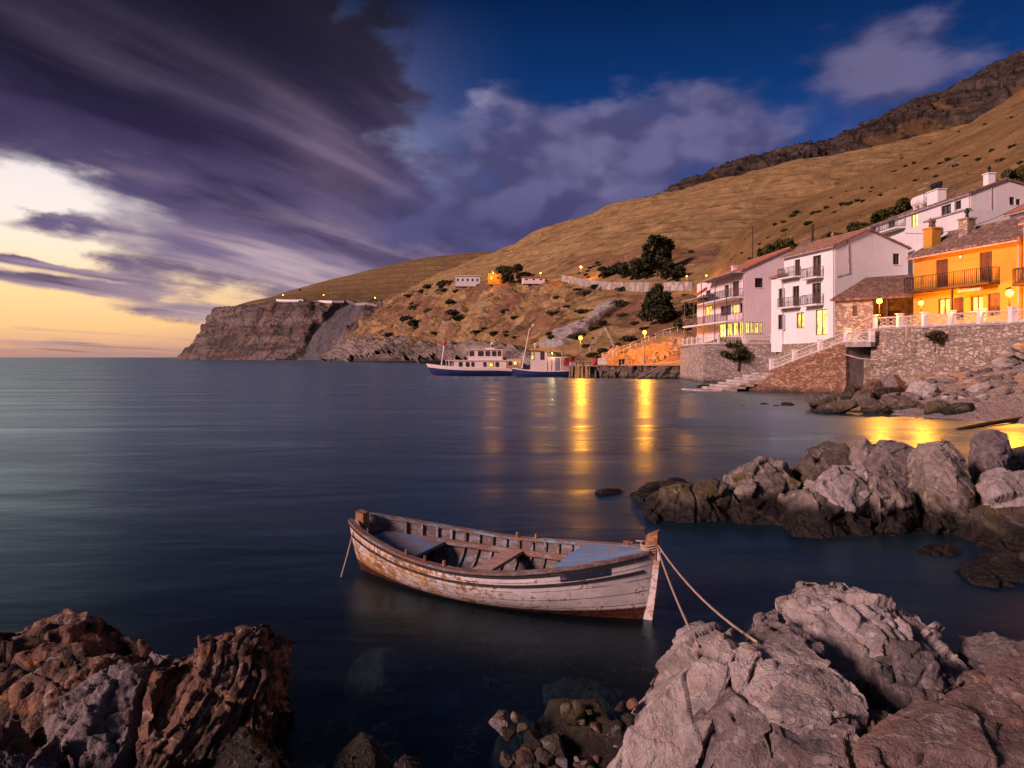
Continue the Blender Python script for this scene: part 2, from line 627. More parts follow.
# ------------------------------------------------------------------ sea
def sea_material():
    m, nt, b = material('sea_water')
    for n in list(nt.n):
        if n.type == 'BSDF_PRINCIPLED':
            nt.n.remove(n)
    out = [n for n in nt.n if n.type == 'OUTPUT_MATERIAL'][0]
    p = nt.pos()
    dist = nt.vm('LENGTH', p)
    big = nt.noise(nt.mapping(p, (.10, .22, 1), (0, 0, R(12))), 1.0, 3, .5, .4)
    mid = nt.noise(nt.mapping(p, (.55, 1.4, 1), (0, 0, R(8))), 1.0, 3, .55, .3)
    fine = nt.noise(nt.mapping(p, (3.0, 6.5, 1)), 1.0, 3, .6)
    hgt = nt.m('ADD', nt.m('ADD', nt.m('MULTIPLY', big, .22), nt.m('MULTIPLY', mid, .030)), nt.m('MULTIPLY', fine, .006))
    nrm = nt.bump(hgt, .36, 1.0)
    rough = nt.lin(nt.noise(nt.mapping(p, (.05, .3, 1), (0, 0, R(10))), 1.0, 4, .6, .5), .3, .7, .21, .38)
    gl = nt.node('ShaderNodeBsdfGlossy')
    nt.put(gl.inputs['Color'], (.62, .84, 1.0))
    nt.put(gl.inputs['Roughness'], rough)
    nt.put(gl.inputs['Normal'], nrm)
    df = nt.node('ShaderNodeBsdfDiffuse')
    nt.put(df.inputs['Color'], (.0005, .010, .017))
    tp = nt.node('ShaderNodeBsdfTransparent')
    nt.put(tp.inputs['Color'], (.34, .52, .55))
    body = nt.node('ShaderNodeMixShader')
    nt.put(body.inputs[0], nt.ss(13.0, 5.0, dist))
    nt.l.new(df.outputs[0], body.inputs[1])
    nt.l.new(tp.outputs[0], body.inputs[2])
    fr = nt.node('ShaderNodeFresnel')
    fr.inputs['IOR'].default_value = 1.33
    nt.put(fr.inputs['Normal'], nrm)
    mx = nt.node('ShaderNodeMixShader')
    nt.put(mx.inputs[0], nt.m('MINIMUM', fr.outputs[0], .62))
    nt.l.new(body.outputs[0], mx.inputs[1])
    nt.l.new(gl.outputs[0], mx.inputs[2])
    nt.l.new(mx.outputs[0], out.inputs['Surface'])
    return m


mb = MB()
mb.add([(-9000, -25, 0), (9000, -25, 0), (9000, 14000, 0), (-9000, 14000, 0)], [(0, 1, 2, 3)])
tag(mb.build('sea', sea_material()), kind='structure')
# ------------------------------------------------------------------ rocks
_ico = {}


def ico(sub):
    if sub not in _ico:
        bm = bmesh.new()
        bmesh.ops.create_icosphere(bm, subdivisions=sub, radius=1)
        bm.verts.ensure_lookup_table()
        V = np.array([v.co[:] for v in bm.verts])
        Fq = np.array([[v.index for v in f.verts] for f in bm.faces])
        bm.free()
        _ico[sub] = (V / np.linalg.norm(V, axis=1)[:, None], Fq)
    return _ico[sub]


def rock_material(name, dark, mid, pale, warm, algae=0.0, tide=.22, strata=None):
    m, nt, b = material(name)
    p = nt.pos()
    o = nt.obj()
    w = nt.noise(p, 2.2, 6, .62, .6)
    g = nt.noise(p, 9.0, 6, .66)
    f = nt.noise(p, 48.0, 4, .7)
    c = nt.mix(nt.ss(.34, .62, w), dark, mid)
    c = nt.mix(nt.m('MULTIPLY', nt.ss(.5, .74, g), .75), c, pale)
    c = nt.mix(nt.m('MULTIPLY', nt.ss(.52, .7, nt.noise(p, 4.1, 5, .6, .8)), .6), c, warm)
    c = nt.mix(nt.m('MULTIPLY', nt.ss(.55, .75, f), .5), c, tuple(x * .45 for x in dark))
    # hairline fractures and pale veins
    wp = nt.vm('ADD', p, nt.vm('SCALE', nt.vm('SUBTRACT', nt.noise(p, 3.0, 4, .6, 0, True), (.5, .5, .5)), scale=.35))
    cr = nt.voro(wp, 3.4, 'DISTANCE_TO_EDGE')
    crack = nt.ss(.0, .035, cr)
    cr2 = nt.ss(.0, .05, nt.voro(nt.vm('ADD', wp, (5, 3, 1)), 9.0, 'DISTANCE_TO_EDGE'))
    c = nt.mix(nt.m('MULTIPLY', nt.m('SUBTRACT', 1.0, crack), nt.m('MULTIPLY', nt.ss(.45, .62, g), .5)), c, tuple(x * .35 for x in dark))
    vein = nt.m('MULTIPLY', nt.ss(.012, .0, nt.m('ABSOLUTE', nt.m('SUBTRACT', nt.noise(nt.vm('ADD', wp, (9, 2, 4)), 1.3, 3, .5), .5))), .5)
    c = nt.mix(vein, c, (.42, .38, .34))
    # small lichen speckle
    li = nt.m('MULTIPLY', nt.ss(.17, .10, nt.voro(p, 26.0)), nt.ss(.55, .68, nt.noise(p, 3.0, 3)))
    c = nt.mix(nt.m('MULTIPLY', li, .5), c, (.40, .37, .30))
    z = nt.xyz(p)[2]
    zz_ = nt.m('ADD', z, nt.m('MULTIPLY', nt.m('SUBTRACT', nt.noise(p, 3.0, 4, .6), .5), .42))
    if algae:
        band = nt.m('MULTIPLY', nt.m('MULTIPLY', nt.ss(tide - .1, tide + .08, zz_), nt.ss(tide + .42, tide + .16, zz_)), algae)
        band = nt.m('MULTIPLY', band, nt.ss(.46, .60, nt.noise(p, 3.2, 6, .68)))
        c = nt.mix(band, c, nt.mix(nt.ss(.4, .6, f), (.13, .095, .018), (.06, .06, .012)))
    wet = nt.ss(tide + .12, tide - .14, zz_)
    c = nt.mix(wet, c, nt.mix(nt.ss(.4, .62, g), (.006, .005, .004), (.020, .015, .009)))
    nt.put(b.inputs['Base Color'], c)
    nt.put(b.inputs['Roughness'], nt.lin(wet, 0, 1, .82, .38))
    b.inputs['Specular IOR Level'].default_value = .35
    h = nt.m('ADD', nt.m('ADD', nt.m('MULTIPLY', g, .05), nt.m('MULTIPLY', f, .022)), nt.m('ADD', nt.m('MULTIPLY', crack, .004), nt.m('MULTIPLY', cr2, .003)))
    if strata:
        k, fr = strata
        s_ = nt.m('ADD', nt.m('MULTIPLY', nt.vm('DOT_PRODUCT', p, k), fr), nt.m('MULTIPLY', w, 5.0))
        h = nt.m('ADD', h, nt.m('MULTIPLY', nt.m('ABSOLUTE', nt.m('SINE', s_)), .03))
    nt.put(b.inputs['Normal'], nt.bump(h, .95, 1.0))
    return m


M_pink = rock_material('pale_pinkish_rock', (.21, .185, .17), (.41, .365, .34), (.60, .55, .52), (.33, .235, .18))
M_grey = rock_material('grey_shore_rock', (.13, .112, .098), (.28, .24, .21), (.47, .415, .375), (.20, .14, .085), .9, .40)
M_moss = rock_material('weedy_shore_rock', (.055, .046, .038), (.125, .10, .078), (.235, .195, .16), (.12, .08, .035), 1.0, .30)
M_brown = rock_material('brown_layered_rock', (.05, .032, .026), (.17, .098, .068), (.29, .185, .14), (.33, .145, .045), 0, .32, ((.8, .35, .3), 26))
M_purp = rock_material('purplish_rock', (.09, .077, .08), (.20, .17, .17), (.34, .29, .28), (.19, .12, .09), 0, .12)
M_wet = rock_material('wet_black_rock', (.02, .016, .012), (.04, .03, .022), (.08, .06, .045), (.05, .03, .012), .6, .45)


def rock_shape(seed, sub=5, planes=16, sharp=11, n1=.12, n2=.07, n3=.022, crack=.10, cs=1.5, strata=None, extra=(), cuts=(), flat=None):
    V, Fq = ico(sub)
    r_ = np.random.RandomState(seed)
    N = r_.normal(size=(planes, 3))
    N /= np.linalg.norm(N, axis=1)[:, None]
    hh = r_.uniform(.62, 1.0, planes)
    for e in extra:
        n = np.array(e[:3]) / np.linalg.norm(e[:3])
        N = np.vstack([N, n])
        hh = np.append(hh, e[3])
    q = np.maximum(V @ N.T, 0) / hh
    rad = (q ** sharp).sum(1) ** (-1.0 / sharp)
    rad = np.minimum(rad, 1.7)
    P = V * rad[:, None]
    S = P + seed * 3.17
    d = n1 * .7 * fbm(S * 1.1, 3, seed) + n2 * .45 * (ridged(S * 2.3, 4, seed + 5) - .6) + n3 * .6 * fbm(S * 9, 4, seed + 9, .6)
    if crack:
        k_ = crack / .10
        wv_ = np.stack([fbm(S * 1.6 + 5 * i, 3, seed + 20 + i) for i in range(3)], 1) * .22
        W_ = (S + wv_) * (1, 1, .85)
        t1, e1_ = facets(W_ * cs, seed + 3)
        t2, e2_ = facets(W_ * cs * 2.6 + 5, seed + 8)
        t3, e3_ = facets((S + wv_ * .5) * cs * 6.5 + 9, seed + 13)
        d = d + k_ * (.17 * t1 / cs + .24 * t2 / (cs * 2.6) + .26 * t3 / (cs * 6.5))
        d = d - k_ * (.055 * (1 - sstep(0, .10, e1_)) * sstep(-.3, .4, perlin(S * 1.5, seed + 31)) + .014 * (1 - sstep(0, .12, e2_)))
    if strata is not None:
        k, fr, am = strata
        k = np.array(k) / np.linalg.norm(k)
        u = P @ k * fr + 1.5 * fbm(S * 1.3, 3, seed + 40)
        a = np.abs((u % 1.0) - .5) * 2
        cell = np.floor(u)
        rnd = np.modf(np.abs(np.sin(cell * 12.9898 + seed) * 43758.5453))[0]
        d = d + am * (rnd - .5) * 1.6 + am * (sstep(0, .5, a) - .6) + am * .5 * ridged(np.stack([u * .7, P[:, 1] * 2, P[:, 2] * 2], 1), 3, seed + 50)
    for (n, off, wd, am) in cuts:
        n = np.array(n) / np.linalg.norm(n)
        q_ = P @ n - off + .07 * fbm(S * 2.5, 3, seed + 60)
        d = d - am * np.exp(-(q_ / wd) ** 2)
    P = P + V * d[:, None]
    lo, hi_ = P.min(0), P.max(0)
    P = (P - (lo + hi_) / 2) / ((hi_ - lo) / 2)
    if flat:
        P[:, 2] = np.where(P[:, 2] > flat, flat + (P[:, 2] - flat) * .25, P[:, 2])
        P[:, 2] /= P[:, 2].max()
    return P, Fq


def rock(label, px0, px1, ptop, d, zb, dep, mat, seed, name='rock', cat='rock', group=None, rz=0.0, **kw):
    """rock standing at distance d, spanning px0..px1 there, crest on the height seen at ptop, foot at height zb"""
    xa, xb = (px0 - CX) / F * d, (px1 - CX) / F * d
    zt = H + (HY - ptop) / F * d
    P, Fq = rock_shape(seed, **kw)
    c, s_ = math.cos(rz), math.sin(rz)
    sz = np.array([(xb - xa) / 2, dep / 2, (zt - zb) / 2])
    if rz:
        P = P @ np.array([[c, s_, 0], [-s_, c, 0], [0, 0, 1]])
        P[:, :2] /= np.abs(P[:, :2]).max(0)
    o = npmesh(name, P * sz, Fq, mat, loc=((xa + xb) / 2, d, (zt + zb) / 2))
    return tag(o, label, cat, group)




def hull_rock(label, pts, mat, seed, th=.8, zb=-.6, vox=.014, u=.45, amp=1.0, smooth=3, bulge=.12, strata=None, ridge=.35, back=.35, name='rock', group=None, extra=()):
    """angular boulder: convex hull of corner points (seen direction + own distance), pushed out by chipped facets"""
    W_ = [at(*p) for p in pts]
    cen = sum(W_, Vector()) / len(W_)
    allp = list(W_)
    for p in W_:
        k = Vector((cen.x, p.y, cen.z)).lerp(p, .86)
        allp.append(Vector((k.x, p.y + th, min(p.z, k.z) - back * .3 * th)))
        allp.append(Vector((p.x + (p.x - cen.x) * .12, p.y + .05, min(zb, p.z - .1))))
        allp.append(Vector((k.x, p.y + th, zb)))
    allp.append(cen + Vector((0, -bulge, 0)))
    allp += [at(*p) for p in extra]
    bm = bmesh.new()
    vs_h = [bm.verts.new(p - cen) for p in allp]
    res = bmesh.ops.convex_hull(bm, input=vs_h)
    bmesh.ops.delete(bm, geom=list({g for g in res['geom_interior'] + res['geom_unused'] if isinstance(g, bmesh.types.BMVert)}), context='VERTS')
    me = bpy.data.meshes.new(name)
    bm.to_mesh(me)
    bm.free()
    o = bpy.data.objects.new('tmp', me)
    COL.objects.link(o)
    md = o.modifiers.new('r', 'REMESH')
    md.mode = 'VOXEL'
    md.voxel_size = vox
    dg = bpy.context.evaluated_depsgraph_get()
    ev = o.evaluated_get(dg)
    m2 = ev.to_mesh()
    n = len(m2.vertices)
    P = np.empty(n * 3)
    m2.vertices.foreach_get('co', P)
    P = P.reshape(-1, 3)
    nf = len(m2.polygons)
    Fq = np.empty(nf * 4, dtype=np.int32)
    m2.loops.foreach_get('vertex_index', Fq)
    Fq = Fq.reshape(-1, 4)
    ne = len(m2.edges)
    E = np.empty(ne * 2, dtype=np.int32)
    m2.edges.foreach_get('vertices', E)
    E = E.reshape(-1, 2)
    ev.to_mesh_clear()
    bpy.data.objects.remove(o)

    def lap(A_, it):
        deg = np.bincount(E.ravel(), minlength=n).astype(float)
        for _ in range(it):
            B_ = np.zeros_like(A_)
            for q in range(A_.shape[1]):
                B_[:, q] = np.bincount(E[:, 0], A_[E[:, 1], q], n) + np.bincount(E[:, 1], A_[E[:, 0], q], n)
            A_ = .4 * A_ + .6 * B_ / deg[:, None]
        return A_
    P = lap(P, smooth)
    fn = np.cross(P[Fq[:, 2]] - P[Fq[:, 0]], P[Fq[:, 3]] - P[Fq[:, 1]])
    N = np.zeros((n, 3))
    for q in range(4):
        for ax in range(3):
            N[:, ax] += np.bincount(Fq[:, q], fn[:, ax], n)
    N = lap(N / (np.linalg.norm(N, axis=1)[:, None] + 1e-12), 6)
    N /= np.linalg.norm(N, axis=1)[:, None] + 1e-12
    S = P / u + seed * 3.17
    wv_ = np.stack([fbm(S * .8 + 5 * i, 3, seed + 20 + i) for i in range(3)], 1) * .22
    t1, e1_ = facets((S + wv_) * .8, seed + 3)
    t2, e2_ = facets((S + wv_ * .7) * 2.0 + 5, seed + 8)
    t3, e3_ = facets((S + wv_ * .4) * 5.2 + 9, seed + 13)
    d = u * (.30 * t1 + .115 * t2 + .03 * t3)
    d += u * (.035 * fbm(S * 1.5, 4, seed + 1) + ridge * .022 * (ridged(S * 1.8, 5, seed + 2, .55) - .5) + .013 * fbm(S * 11, 5, seed + 4, .68))
    d -= u * (.075 * (1 - sstep(0, .05, e1_)) * sstep(-.2, .35, perlin(S * .9, seed + 31)) + .016 * (1 - sstep(0, .06, e2_)) * sstep(-.1, .3, perlin(S * 1.3, seed + 33)))
    if strata is not None:
        k, fr, am = strata
        k = np.array(k) / np.linalg.norm(k)
        q = P @ k * fr + .9 * fbm(S * .7, 4, seed + 40)
        cell = np.floor(q)
        rnd = np.modf(np.abs(np.sin(cell * 12.9898 + seed) * 43758.5453))[0]
        fr_ = np.abs((q % 1.0) - .5) * 2
        d += am * ((rnd - .5) * 1.3 - .8 * sstep(.72, 1, fr_) + .5 * (ridged(np.stack([q * .9, S[:, 1] * .5, S[:, 2] * .5], 1), 3, seed + 50) - .3))
    d -= np.percentile(d, 93)
    P = P + N * (d * amp)[:, None]
    o = npmesh(name, P, Fq, mat, loc=cen)
    return tag(o, label, 'rock', group)


M_slab = rock_material('reddish_slab_rock', (.10, .072, .064), (.21, .15, .128), (.31, .24, .215), (.25, .145, .10))
# right foreground outcrop
hull_rock('large pale wedge of rock with a smooth sloping left face where the mooring ropes end', [(598, 790, 4.55), (690, 800, 4.35), (711, 735, 4.5), (737, 668, 4.7), (740, 645, 4.95), (724, 632, 5.0), (697, 641, 4.95), (668, 686, 4.8), (626, 730, 4.7)], M_pink, 11, th=.5, u=.6, amp=.5, bulge=.05, ridge=.25)
hull_rock('small rounded block capping the right side of the pale wedge', [(726, 645, 4.85), (748, 637, 4.9), (762, 655, 4.8), (756, 690, 4.65), (735, 700, 4.6)], M_pink, 13, th=.35, zb=.3, u=.3, smooth=5, vox=.012)
hull_rock('low angular block below the crack at the foot of the pale wedge', [(688, 800, 4.25), (708, 738, 4.4), (738, 694, 4.55), (770, 716, 4.4), (800, 800, 4.1)], M_purp, 17, th=.4, u=.5, amp=.55, zb=0)
hull_rock('blocky pale pink boulder with a flat bright top in front of the ridged mound', [(740, 692, 4.5), (762, 662, 4.6), (800, 650, 4.65), (842, 655, 4.6), (872, 690, 4.4), (876, 714, 4.3), (830, 722, 4.15), (780, 716, 4.2)], M_pink, 23, th=.6, u=.55, amp=.6, zb=.1)
hull_rock('greyish broken block under the flat topped pink boulder', [(768, 722, 4.15), (800, 712, 4.2), (850, 716, 4.15), (872, 742, 4.0), (872, 800, 3.85), (800, 800, 3.85)], M_purp, 29, th=.5, u=.45, zb=.1)
hull_rock('dark rough knob between the pale wedge and the ridged mound', [(757, 648, 5.1), (772, 626, 5.2), (800, 624, 5.2), (822, 640, 5.1), (820, 668, 4.9), (762, 670, 4.9)], M_purp, 31, th=.5, u=.25, ridge=1.2, vox=.012)
hull_rock('broad ridged pale mound, highest of the right foreground rocks', [(800, 636, 5.4), (814, 608, 5.6), (836, 593, 5.7), (868, 606, 5.65), (906, 600, 5.75), (936, 616, 5.7), (956, 642, 5.55), (982, 672, 5.4), (970, 700, 5.2), (900, 716, 5.0), (830, 690, 5.05)], M_pink, 37, th=1.0, u=.5, amp=.75,
          strata=((.72, -.2, .6), 5.5, .035), ridge=.9, bulge=.25)
hull_rock('purplish angular block on the right flank of the ridged mound', [(878, 660, 4.95), (910, 645, 5.1), (950, 660, 5.05), (972, 690, 4.95), (960, 716, 4.8), (905, 738, 4.6), (884, 710, 4.65)], M_purp, 41, th=.5, u=.4, zb=.0)
hull_rock('wide flat reddish slab filling the bottom right corner', [(858, 762, 3.75), (905, 728, 3.95), (946, 709, 4.1), (992, 676, 4.35), (1060, 655, 4.5), (1130, 690, 4.2), (1130, 840, 3.3), (880, 840, 3.4)], M_slab, 43, th=.25, u=.5, amp=.45, ridge=.4, bulge=.0, vox=.012, zb=-.2)
hull_rock('small rounded grey rock at the right edge behind the flat slab', [(984, 668, 5.3), (990, 648, 5.4), (1015, 637, 5.5), (1050, 645, 5.5), (1050, 690, 5.2), (1000, 690, 5.2)], M_purp, 47, th=.5, u=.4)
hull_rock('narrow dark rock wedged between the pink boulder and the flat slab', [(870, 722, 4.3), (890, 712, 4.4), (912, 724, 4.3), (905, 780, 4.0), (868, 780, 4.0)], M_slab, 49, th=.4, u=.3, zb=0)

# pile of stones bottom centre
rr = np.random.RandomState(5)
rock('dark heap of rough rock beneath loose stones at the bottom centre edge', 484, 640, 712, 4.9, -.7, .9, M_wet, 59, sub=6, planes=12, n2=.12)
for k in range(46):
    px = rr.uniform(496, 640)
    py = rr.uniform(700, 772) - max(0, (px - 590)) * .2
    d = 4.62 + (772 - py) / 72 * .35
    w = rr.choice((4, 5, 6, 7, 8, 9, 12, 15))
    zt = H + (HY - py) / F * d
    o = rock('fist sized rough stone lying on the dark heap at the bottom centre', px - w, px + w, py, d, zt - w / F * d * 1.5, w / F * d * 2.2,
             (M_moss, M_wet, M_brown, M_purp, M_moss)[k % 5], 300 + k, name='loose_stone', cat='stone', group='loose stones on the heap at the bottom centre', sub=4, planes=7, sharp=20, crack=.03, n1=.05, n2=.04, rz=k * .7)
# left foreground
hull_rock('big brown rock cut by the left edge, lit on its left slope', [(-96, 680, 5.2), (-66, 648, 5.5), (-6, 647, 5.6), (32, 639, 5.7), (58, 648, 5.6), (92, 668, 5.4), (106, 690, 5.25), (92, 710, 5.1), (42, 726, 4.95), (-36, 746, 4.8), (-96, 750, 4.7)], M_brown, 61, th=.9, u=.5, ridge=.4)
hull_rock('tall brown rock with upright layered ridges at the bottom left', [(130, 699, 4.85), (142, 661, 5.05), (170, 655, 5.1), (206, 639, 5.2), (232, 634, 5.25), (258, 651, 5.2), (271, 681, 5.15), (278, 713, 5.05), (256, 745, 4.8), (199, 769, 4.6), (162, 809, 4.4), (126, 809, 4.4), (122, 739, 4.65)], M_brown, 67, th=.75, u=.4,
          strata=((.86, .1, -.36), 8.5, .048), ridge=.45, bulge=.1)
hull_rock('knobbly purplish grey rock between two brown rocks at the bottom left', [(44, 704, 4.95), (64, 692, 5.0), (88, 681, 5.05), (120, 668, 5.1), (140, 672, 5.1), (132, 724, 4.8), (114, 772, 4.55), (82, 769, 4.55), (44, 739, 4.75)], M_purp, 71, th=.55, u=.3, ridge=.6, strata=((.8, .1, .4), 7, .03))
rock('low dark wet rock behind the layered brown rock', 100, 166, 645, 6.1, -.4, .6, M_wet, 73, sub=6, planes=12)
rock('low pale rock in the very bottom left corner', -40, 92, 748, 4.35, -.4, .7, M_purp, 79, sub=7, planes=10)
rock('small brown rock on the left edge above the corner rock', -40, 38, 736, 4.6, -.3, .5, M_brown, 83, sub=6, planes=10)
rock('small grey stone tucked in front of the purplish rock', 24, 58, 733, 4.62, -.2, .3, M_purp, 85, sub=5, planes=10)
rock('black weedy rock just breaking the water at the bottom edge', 318, 392, 735, 5.15, -.5, .6, M_wet, 89, sub=6, planes=12, n2=.12)
rock('tiny black rock beside the weedy one at the bottom edge', 384, 422, 752, 5.05, -.4, .35, M_wet, 91, sub=5, planes=12)
rock('dark wet rock at the foot of the layered brown rock', 200, 318, 722, 4.95, -.6, .7, M_wet, 93, sub=6, planes=9, n2=.14)

# spit of boulders at the middle right
HK = dict(vox=.026, u=.75, zb=-.7, back=.5)
HA = dict(amp=.6, smooth=5)
hull_rock('flat dark wet rock at the left tip of the boulder spit', [(630, 494, 14.8), (650, 481, 15.0), (680, 478, 15.0), (698, 486, 14.8), (690, 502, 14.2), (645, 502, 14.3)], M_wet, 101, th=.9, **HK, **HA)
hull_rock('weedy dark rock with a yellow green band on the spit', [(644, 510, 13.0), (664, 487, 13.4), (697, 478, 13.6), (716, 474, 13.7), (736, 488, 13.6), (748, 506, 13.2), (728, 526, 12.6), (689, 534, 12.3), (655, 525, 12.6)], M_moss, 103, th=1.0, strata=((.8, .1, -.5), 2.6, .07), ridge=1.0, **HK, **HA)
hull_rock('angular brown grey boulder behind the weedy rock on the spit', [(731, 474, 13.9), (745, 464, 14.1), (764, 454, 14.2), (790, 464, 14.2), (804, 480, 13.9), (798, 506, 13.3), (764, 508, 13.2), (735, 490, 13.5)], M_grey, 107, th=1.0, **HK, **HA)
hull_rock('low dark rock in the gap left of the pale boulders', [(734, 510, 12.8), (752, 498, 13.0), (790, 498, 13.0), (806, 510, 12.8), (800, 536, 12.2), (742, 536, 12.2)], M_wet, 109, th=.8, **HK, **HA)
hull_rock('wide split boulder with a weedy skirt at the front of the spit', [(788, 512, 12.1), (798, 490, 12.4), (808, 480, 12.5), (826, 488, 12.4), (850, 510, 12.1), (878, 515, 12.1), (876, 540, 11.6), (848, 552, 11.3), (812, 548, 11.4), (790, 532, 11.7)], M_grey, 113, th=.9, bulge=.25, **HK, **HA)
hull_rock('rounded pale boulder with a flat light top above the split boulder', [(820, 482, 12.6), (833, 464, 12.9), (850, 459, 13.0), (871, 461, 13.0), (882, 492, 12.6), (862, 514, 12.2), (832, 502, 12.3)], M_pink, 127, th=.8, amp=.7, smooth=9, **HK)
hull_rock('pale egg shaped boulder right of the flat topped one', [(873, 472, 12.6), (894, 470, 12.7), (916, 486, 12.6), (920, 508, 12.2), (900, 526, 11.9), (878, 522, 11.9), (876, 492, 12.2)], M_grey, 131, th=.7, amp=.7, smooth=12, **HK)
hull_rock('dark jagged rock between the spit and the golden water', [(802, 470, 14.2), (822, 446, 14.7), (846, 442, 14.8), (862, 456, 14.6), (858, 480, 14.0), (808, 484, 13.9)], M_moss, 137, th=.9, ridge=1.3, **HK, **HA)
hull_rock('small upright grey rock at the back of the spit', [(852, 458, 14.3), (860, 440, 14.5), (868, 436, 14.5), (878, 446, 14.4), (878, 470, 14.0), (856, 470, 14.0)], M_grey, 139, th=.5, **HK, **HA)
hull_rock('cracked grey purple boulder at the back of the spit', [(878, 454, 13.8), (888, 439, 14.0), (904, 436, 14.1), (920, 444, 14.0), (930, 458, 13.8), (922, 482, 13.2), (884, 474, 13.3)], M_purp, 149, th=.8, ridge=.9, **HK, **HA)
hull_rock('tall tapering grey boulder, biggest on the spit', [(924, 494, 12.4), (928, 462, 12.7), (934, 442, 12.9), (944, 432, 13.0), (958, 436, 13.0), (972, 462, 12.8), (982, 488, 12.4), (976, 526, 11.8), (934, 528, 11.8)], M_grey, 151, th=.9, bulge=.3, strata=((.7, .1, .55), 3.0, .035), **HK, **HA)
hull_rock('upright leaning stone behind the tall tapering boulder', [(980, 458, 13.5), (986, 434, 13.8), (996, 426, 13.9), (1008, 430, 13.9), (1013, 448, 13.6), (1008, 474, 13.1), (984, 474, 13.1)], M_purp, 157, th=.6, **HK, **HA)
hull_rock('smooth pale pink boulder at the right edge of the spit', [(990, 484, 12.0), (1004, 470, 12.2), (1030, 462, 12.3), (1070, 474, 12.2), (1070, 512, 11.6), (1020, 514, 11.6), (996, 506, 11.7)], M_pink, 163, th=.8, amp=.6, smooth=10, **HK)
hull_rock('pointed dark stone at the right edge above the pink boulder', [(1012, 462, 14.5), (1022, 444, 14.7), (1040, 446, 14.7), (1048, 470, 14.2), (1014, 474, 14.1)], M_moss, 167, th=.6, **HK, **HA)
hull_rock('dark brown boulder below the pink boulder at the right edge', [(976, 532, 11.2), (988, 512, 11.5), (1020, 506, 11.6), (1060, 510, 11.6), (1060, 552, 10.8), (980, 552, 10.8)], M_moss, 173, th=.9, **HK, **HA)
hull_rock('low wet brown rock half sunk in front of the tall boulder', [(914, 556, 10.6), (930, 542, 10.8), (955, 543, 10.8), (962, 554, 10.6), (954, 563, 10.4), (920, 563, 10.4)], M_wet, 179, th=.3, **HK, **HA)
hull_rock('low rock with a yellow lichen crust at the right edge', [(966, 572, 9.45), (978, 560, 9.6), (994, 552, 9.7), (1016, 544, 9.8), (1060, 548, 9.8), (1060, 590, 9.1), (972, 588, 9.15)], M_moss, 181, th=.45, **HK, **HA)
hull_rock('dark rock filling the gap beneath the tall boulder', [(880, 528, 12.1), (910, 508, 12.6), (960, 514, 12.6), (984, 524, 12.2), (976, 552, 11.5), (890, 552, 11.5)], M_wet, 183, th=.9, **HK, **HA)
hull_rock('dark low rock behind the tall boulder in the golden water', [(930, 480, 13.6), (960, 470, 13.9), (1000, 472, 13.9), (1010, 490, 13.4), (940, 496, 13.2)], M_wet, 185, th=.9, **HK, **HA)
G = dict(sub=7, planes=13, crack=.07, cs=1.5)
rock('lone small dark rock out in the water left of the spit', 594, 631, 487, 15.6, -.4, .8, M_wet, 191, **{**G, 'sub': 6})
rock('small pale pebble on the ledge of the split boulder', 859, 873, 491, 11.75, .62, .2, M_pink, 193, sub=4)
# drowned rocks seen through the water
for k, (px, py, w, d) in enumerate(((590, 664, 48, 6.7), (430, 684, 32, 6.3), (690, 690, 30, 5.6), (520, 700, 30, 5.9), (620, 722, 40, 5.4), (380, 640, 34, 7.4), (860, 600, 50, 8.0), (780, 600, 40, 8.4))):
    lab = ('broad drowned rock below the bow, pale through the water', 'drowned rock left of the bottom centre, dim under water', 'drowned rock beside the mooring ropes', 'drowned rock near the stone heap, barely visible',
           'drowned rock at the edge of the stone heap', 'drowned rock near the stern, barely visible', 'drowned rock in the dark pool before the spit', 'drowned rock in the pool left of the others')[k]
    zt = -.10
    x = (px - CX) / F * d
    ww = w / F * d
    P, Fq = rock_shape(400 + k, sub=5, planes=12)
    tag(npmesh('drowned_rock', P * (ww, ww * .8, .35), Fq, rock_material('drowned_rock', (.14, .12, .09), (.3, .26, .2), (.45, .4, .3), (.3, .25, .12), 0, -3) if k == 0 else bpy.data.materials['drowned_rock'],
               loc=(x, d, zt - .35)), lab, 'rock')

# sea bed and shore under the rocks
nx, ny = 140, 130
gx, gy = np.meshgrid(np.linspace(-16, 34, nx), np.linspace(-6, 46, ny))
Pg = np.stack([gx.ravel(), gy.ravel(), np.zeros(nx * ny)], 1)
z = -1.9 + 2.2 * sstep(5.2, 2.5, Pg[:, 1]) + 1.0 * sstep(3.6, 1.0, Pg[:, 1]) * 0
z += 1.35 * np.exp(-((Pg[:, 0] - 6.5) / 4.2) ** 2 - ((Pg[:, 1] - 12.8) / 2.6) ** 2)
z += 1.1 * sstep(4, 9, Pg[:, 0] - (Pg[:, 1] - 5) * .18) * sstep(14, 9, Pg[:, 1])
z += .9 * np.exp(-((Pg[:, 0] - 2.0) / 1.4) ** 2 - ((Pg[:, 1] - 4.8) / 1.2) ** 2) + .8 * np.exp(-((Pg[:, 0] + 3.0) / 1.5) ** 2 - ((Pg[:, 1] - 5.0) / 1.3) ** 2)
z = np.minimum(z, .35) + .25 * fbm(Pg * .8, 4, 3) - 3.5 * sstep(16, 30, Pg[:, 1]) * sstep(20, 14, Pg[:, 0])
Pg[:, 2] = z
ii = np.arange(nx * ny).reshape(ny, nx)
Fg = np.stack([ii[:-1, :-1].ravel(), ii[:-1, 1:].ravel(), ii[1:, 1:].ravel(), ii[1:, :-1].ravel()], 1)
tag(npmesh('sea_bed', Pg, Fg, rock_material('sea_bed', (.02, .02, .018), (.045, .042, .034), (.08, .075, .06), (.05, .04, .02), 0, -3)), kind='structure')
mb = MB()
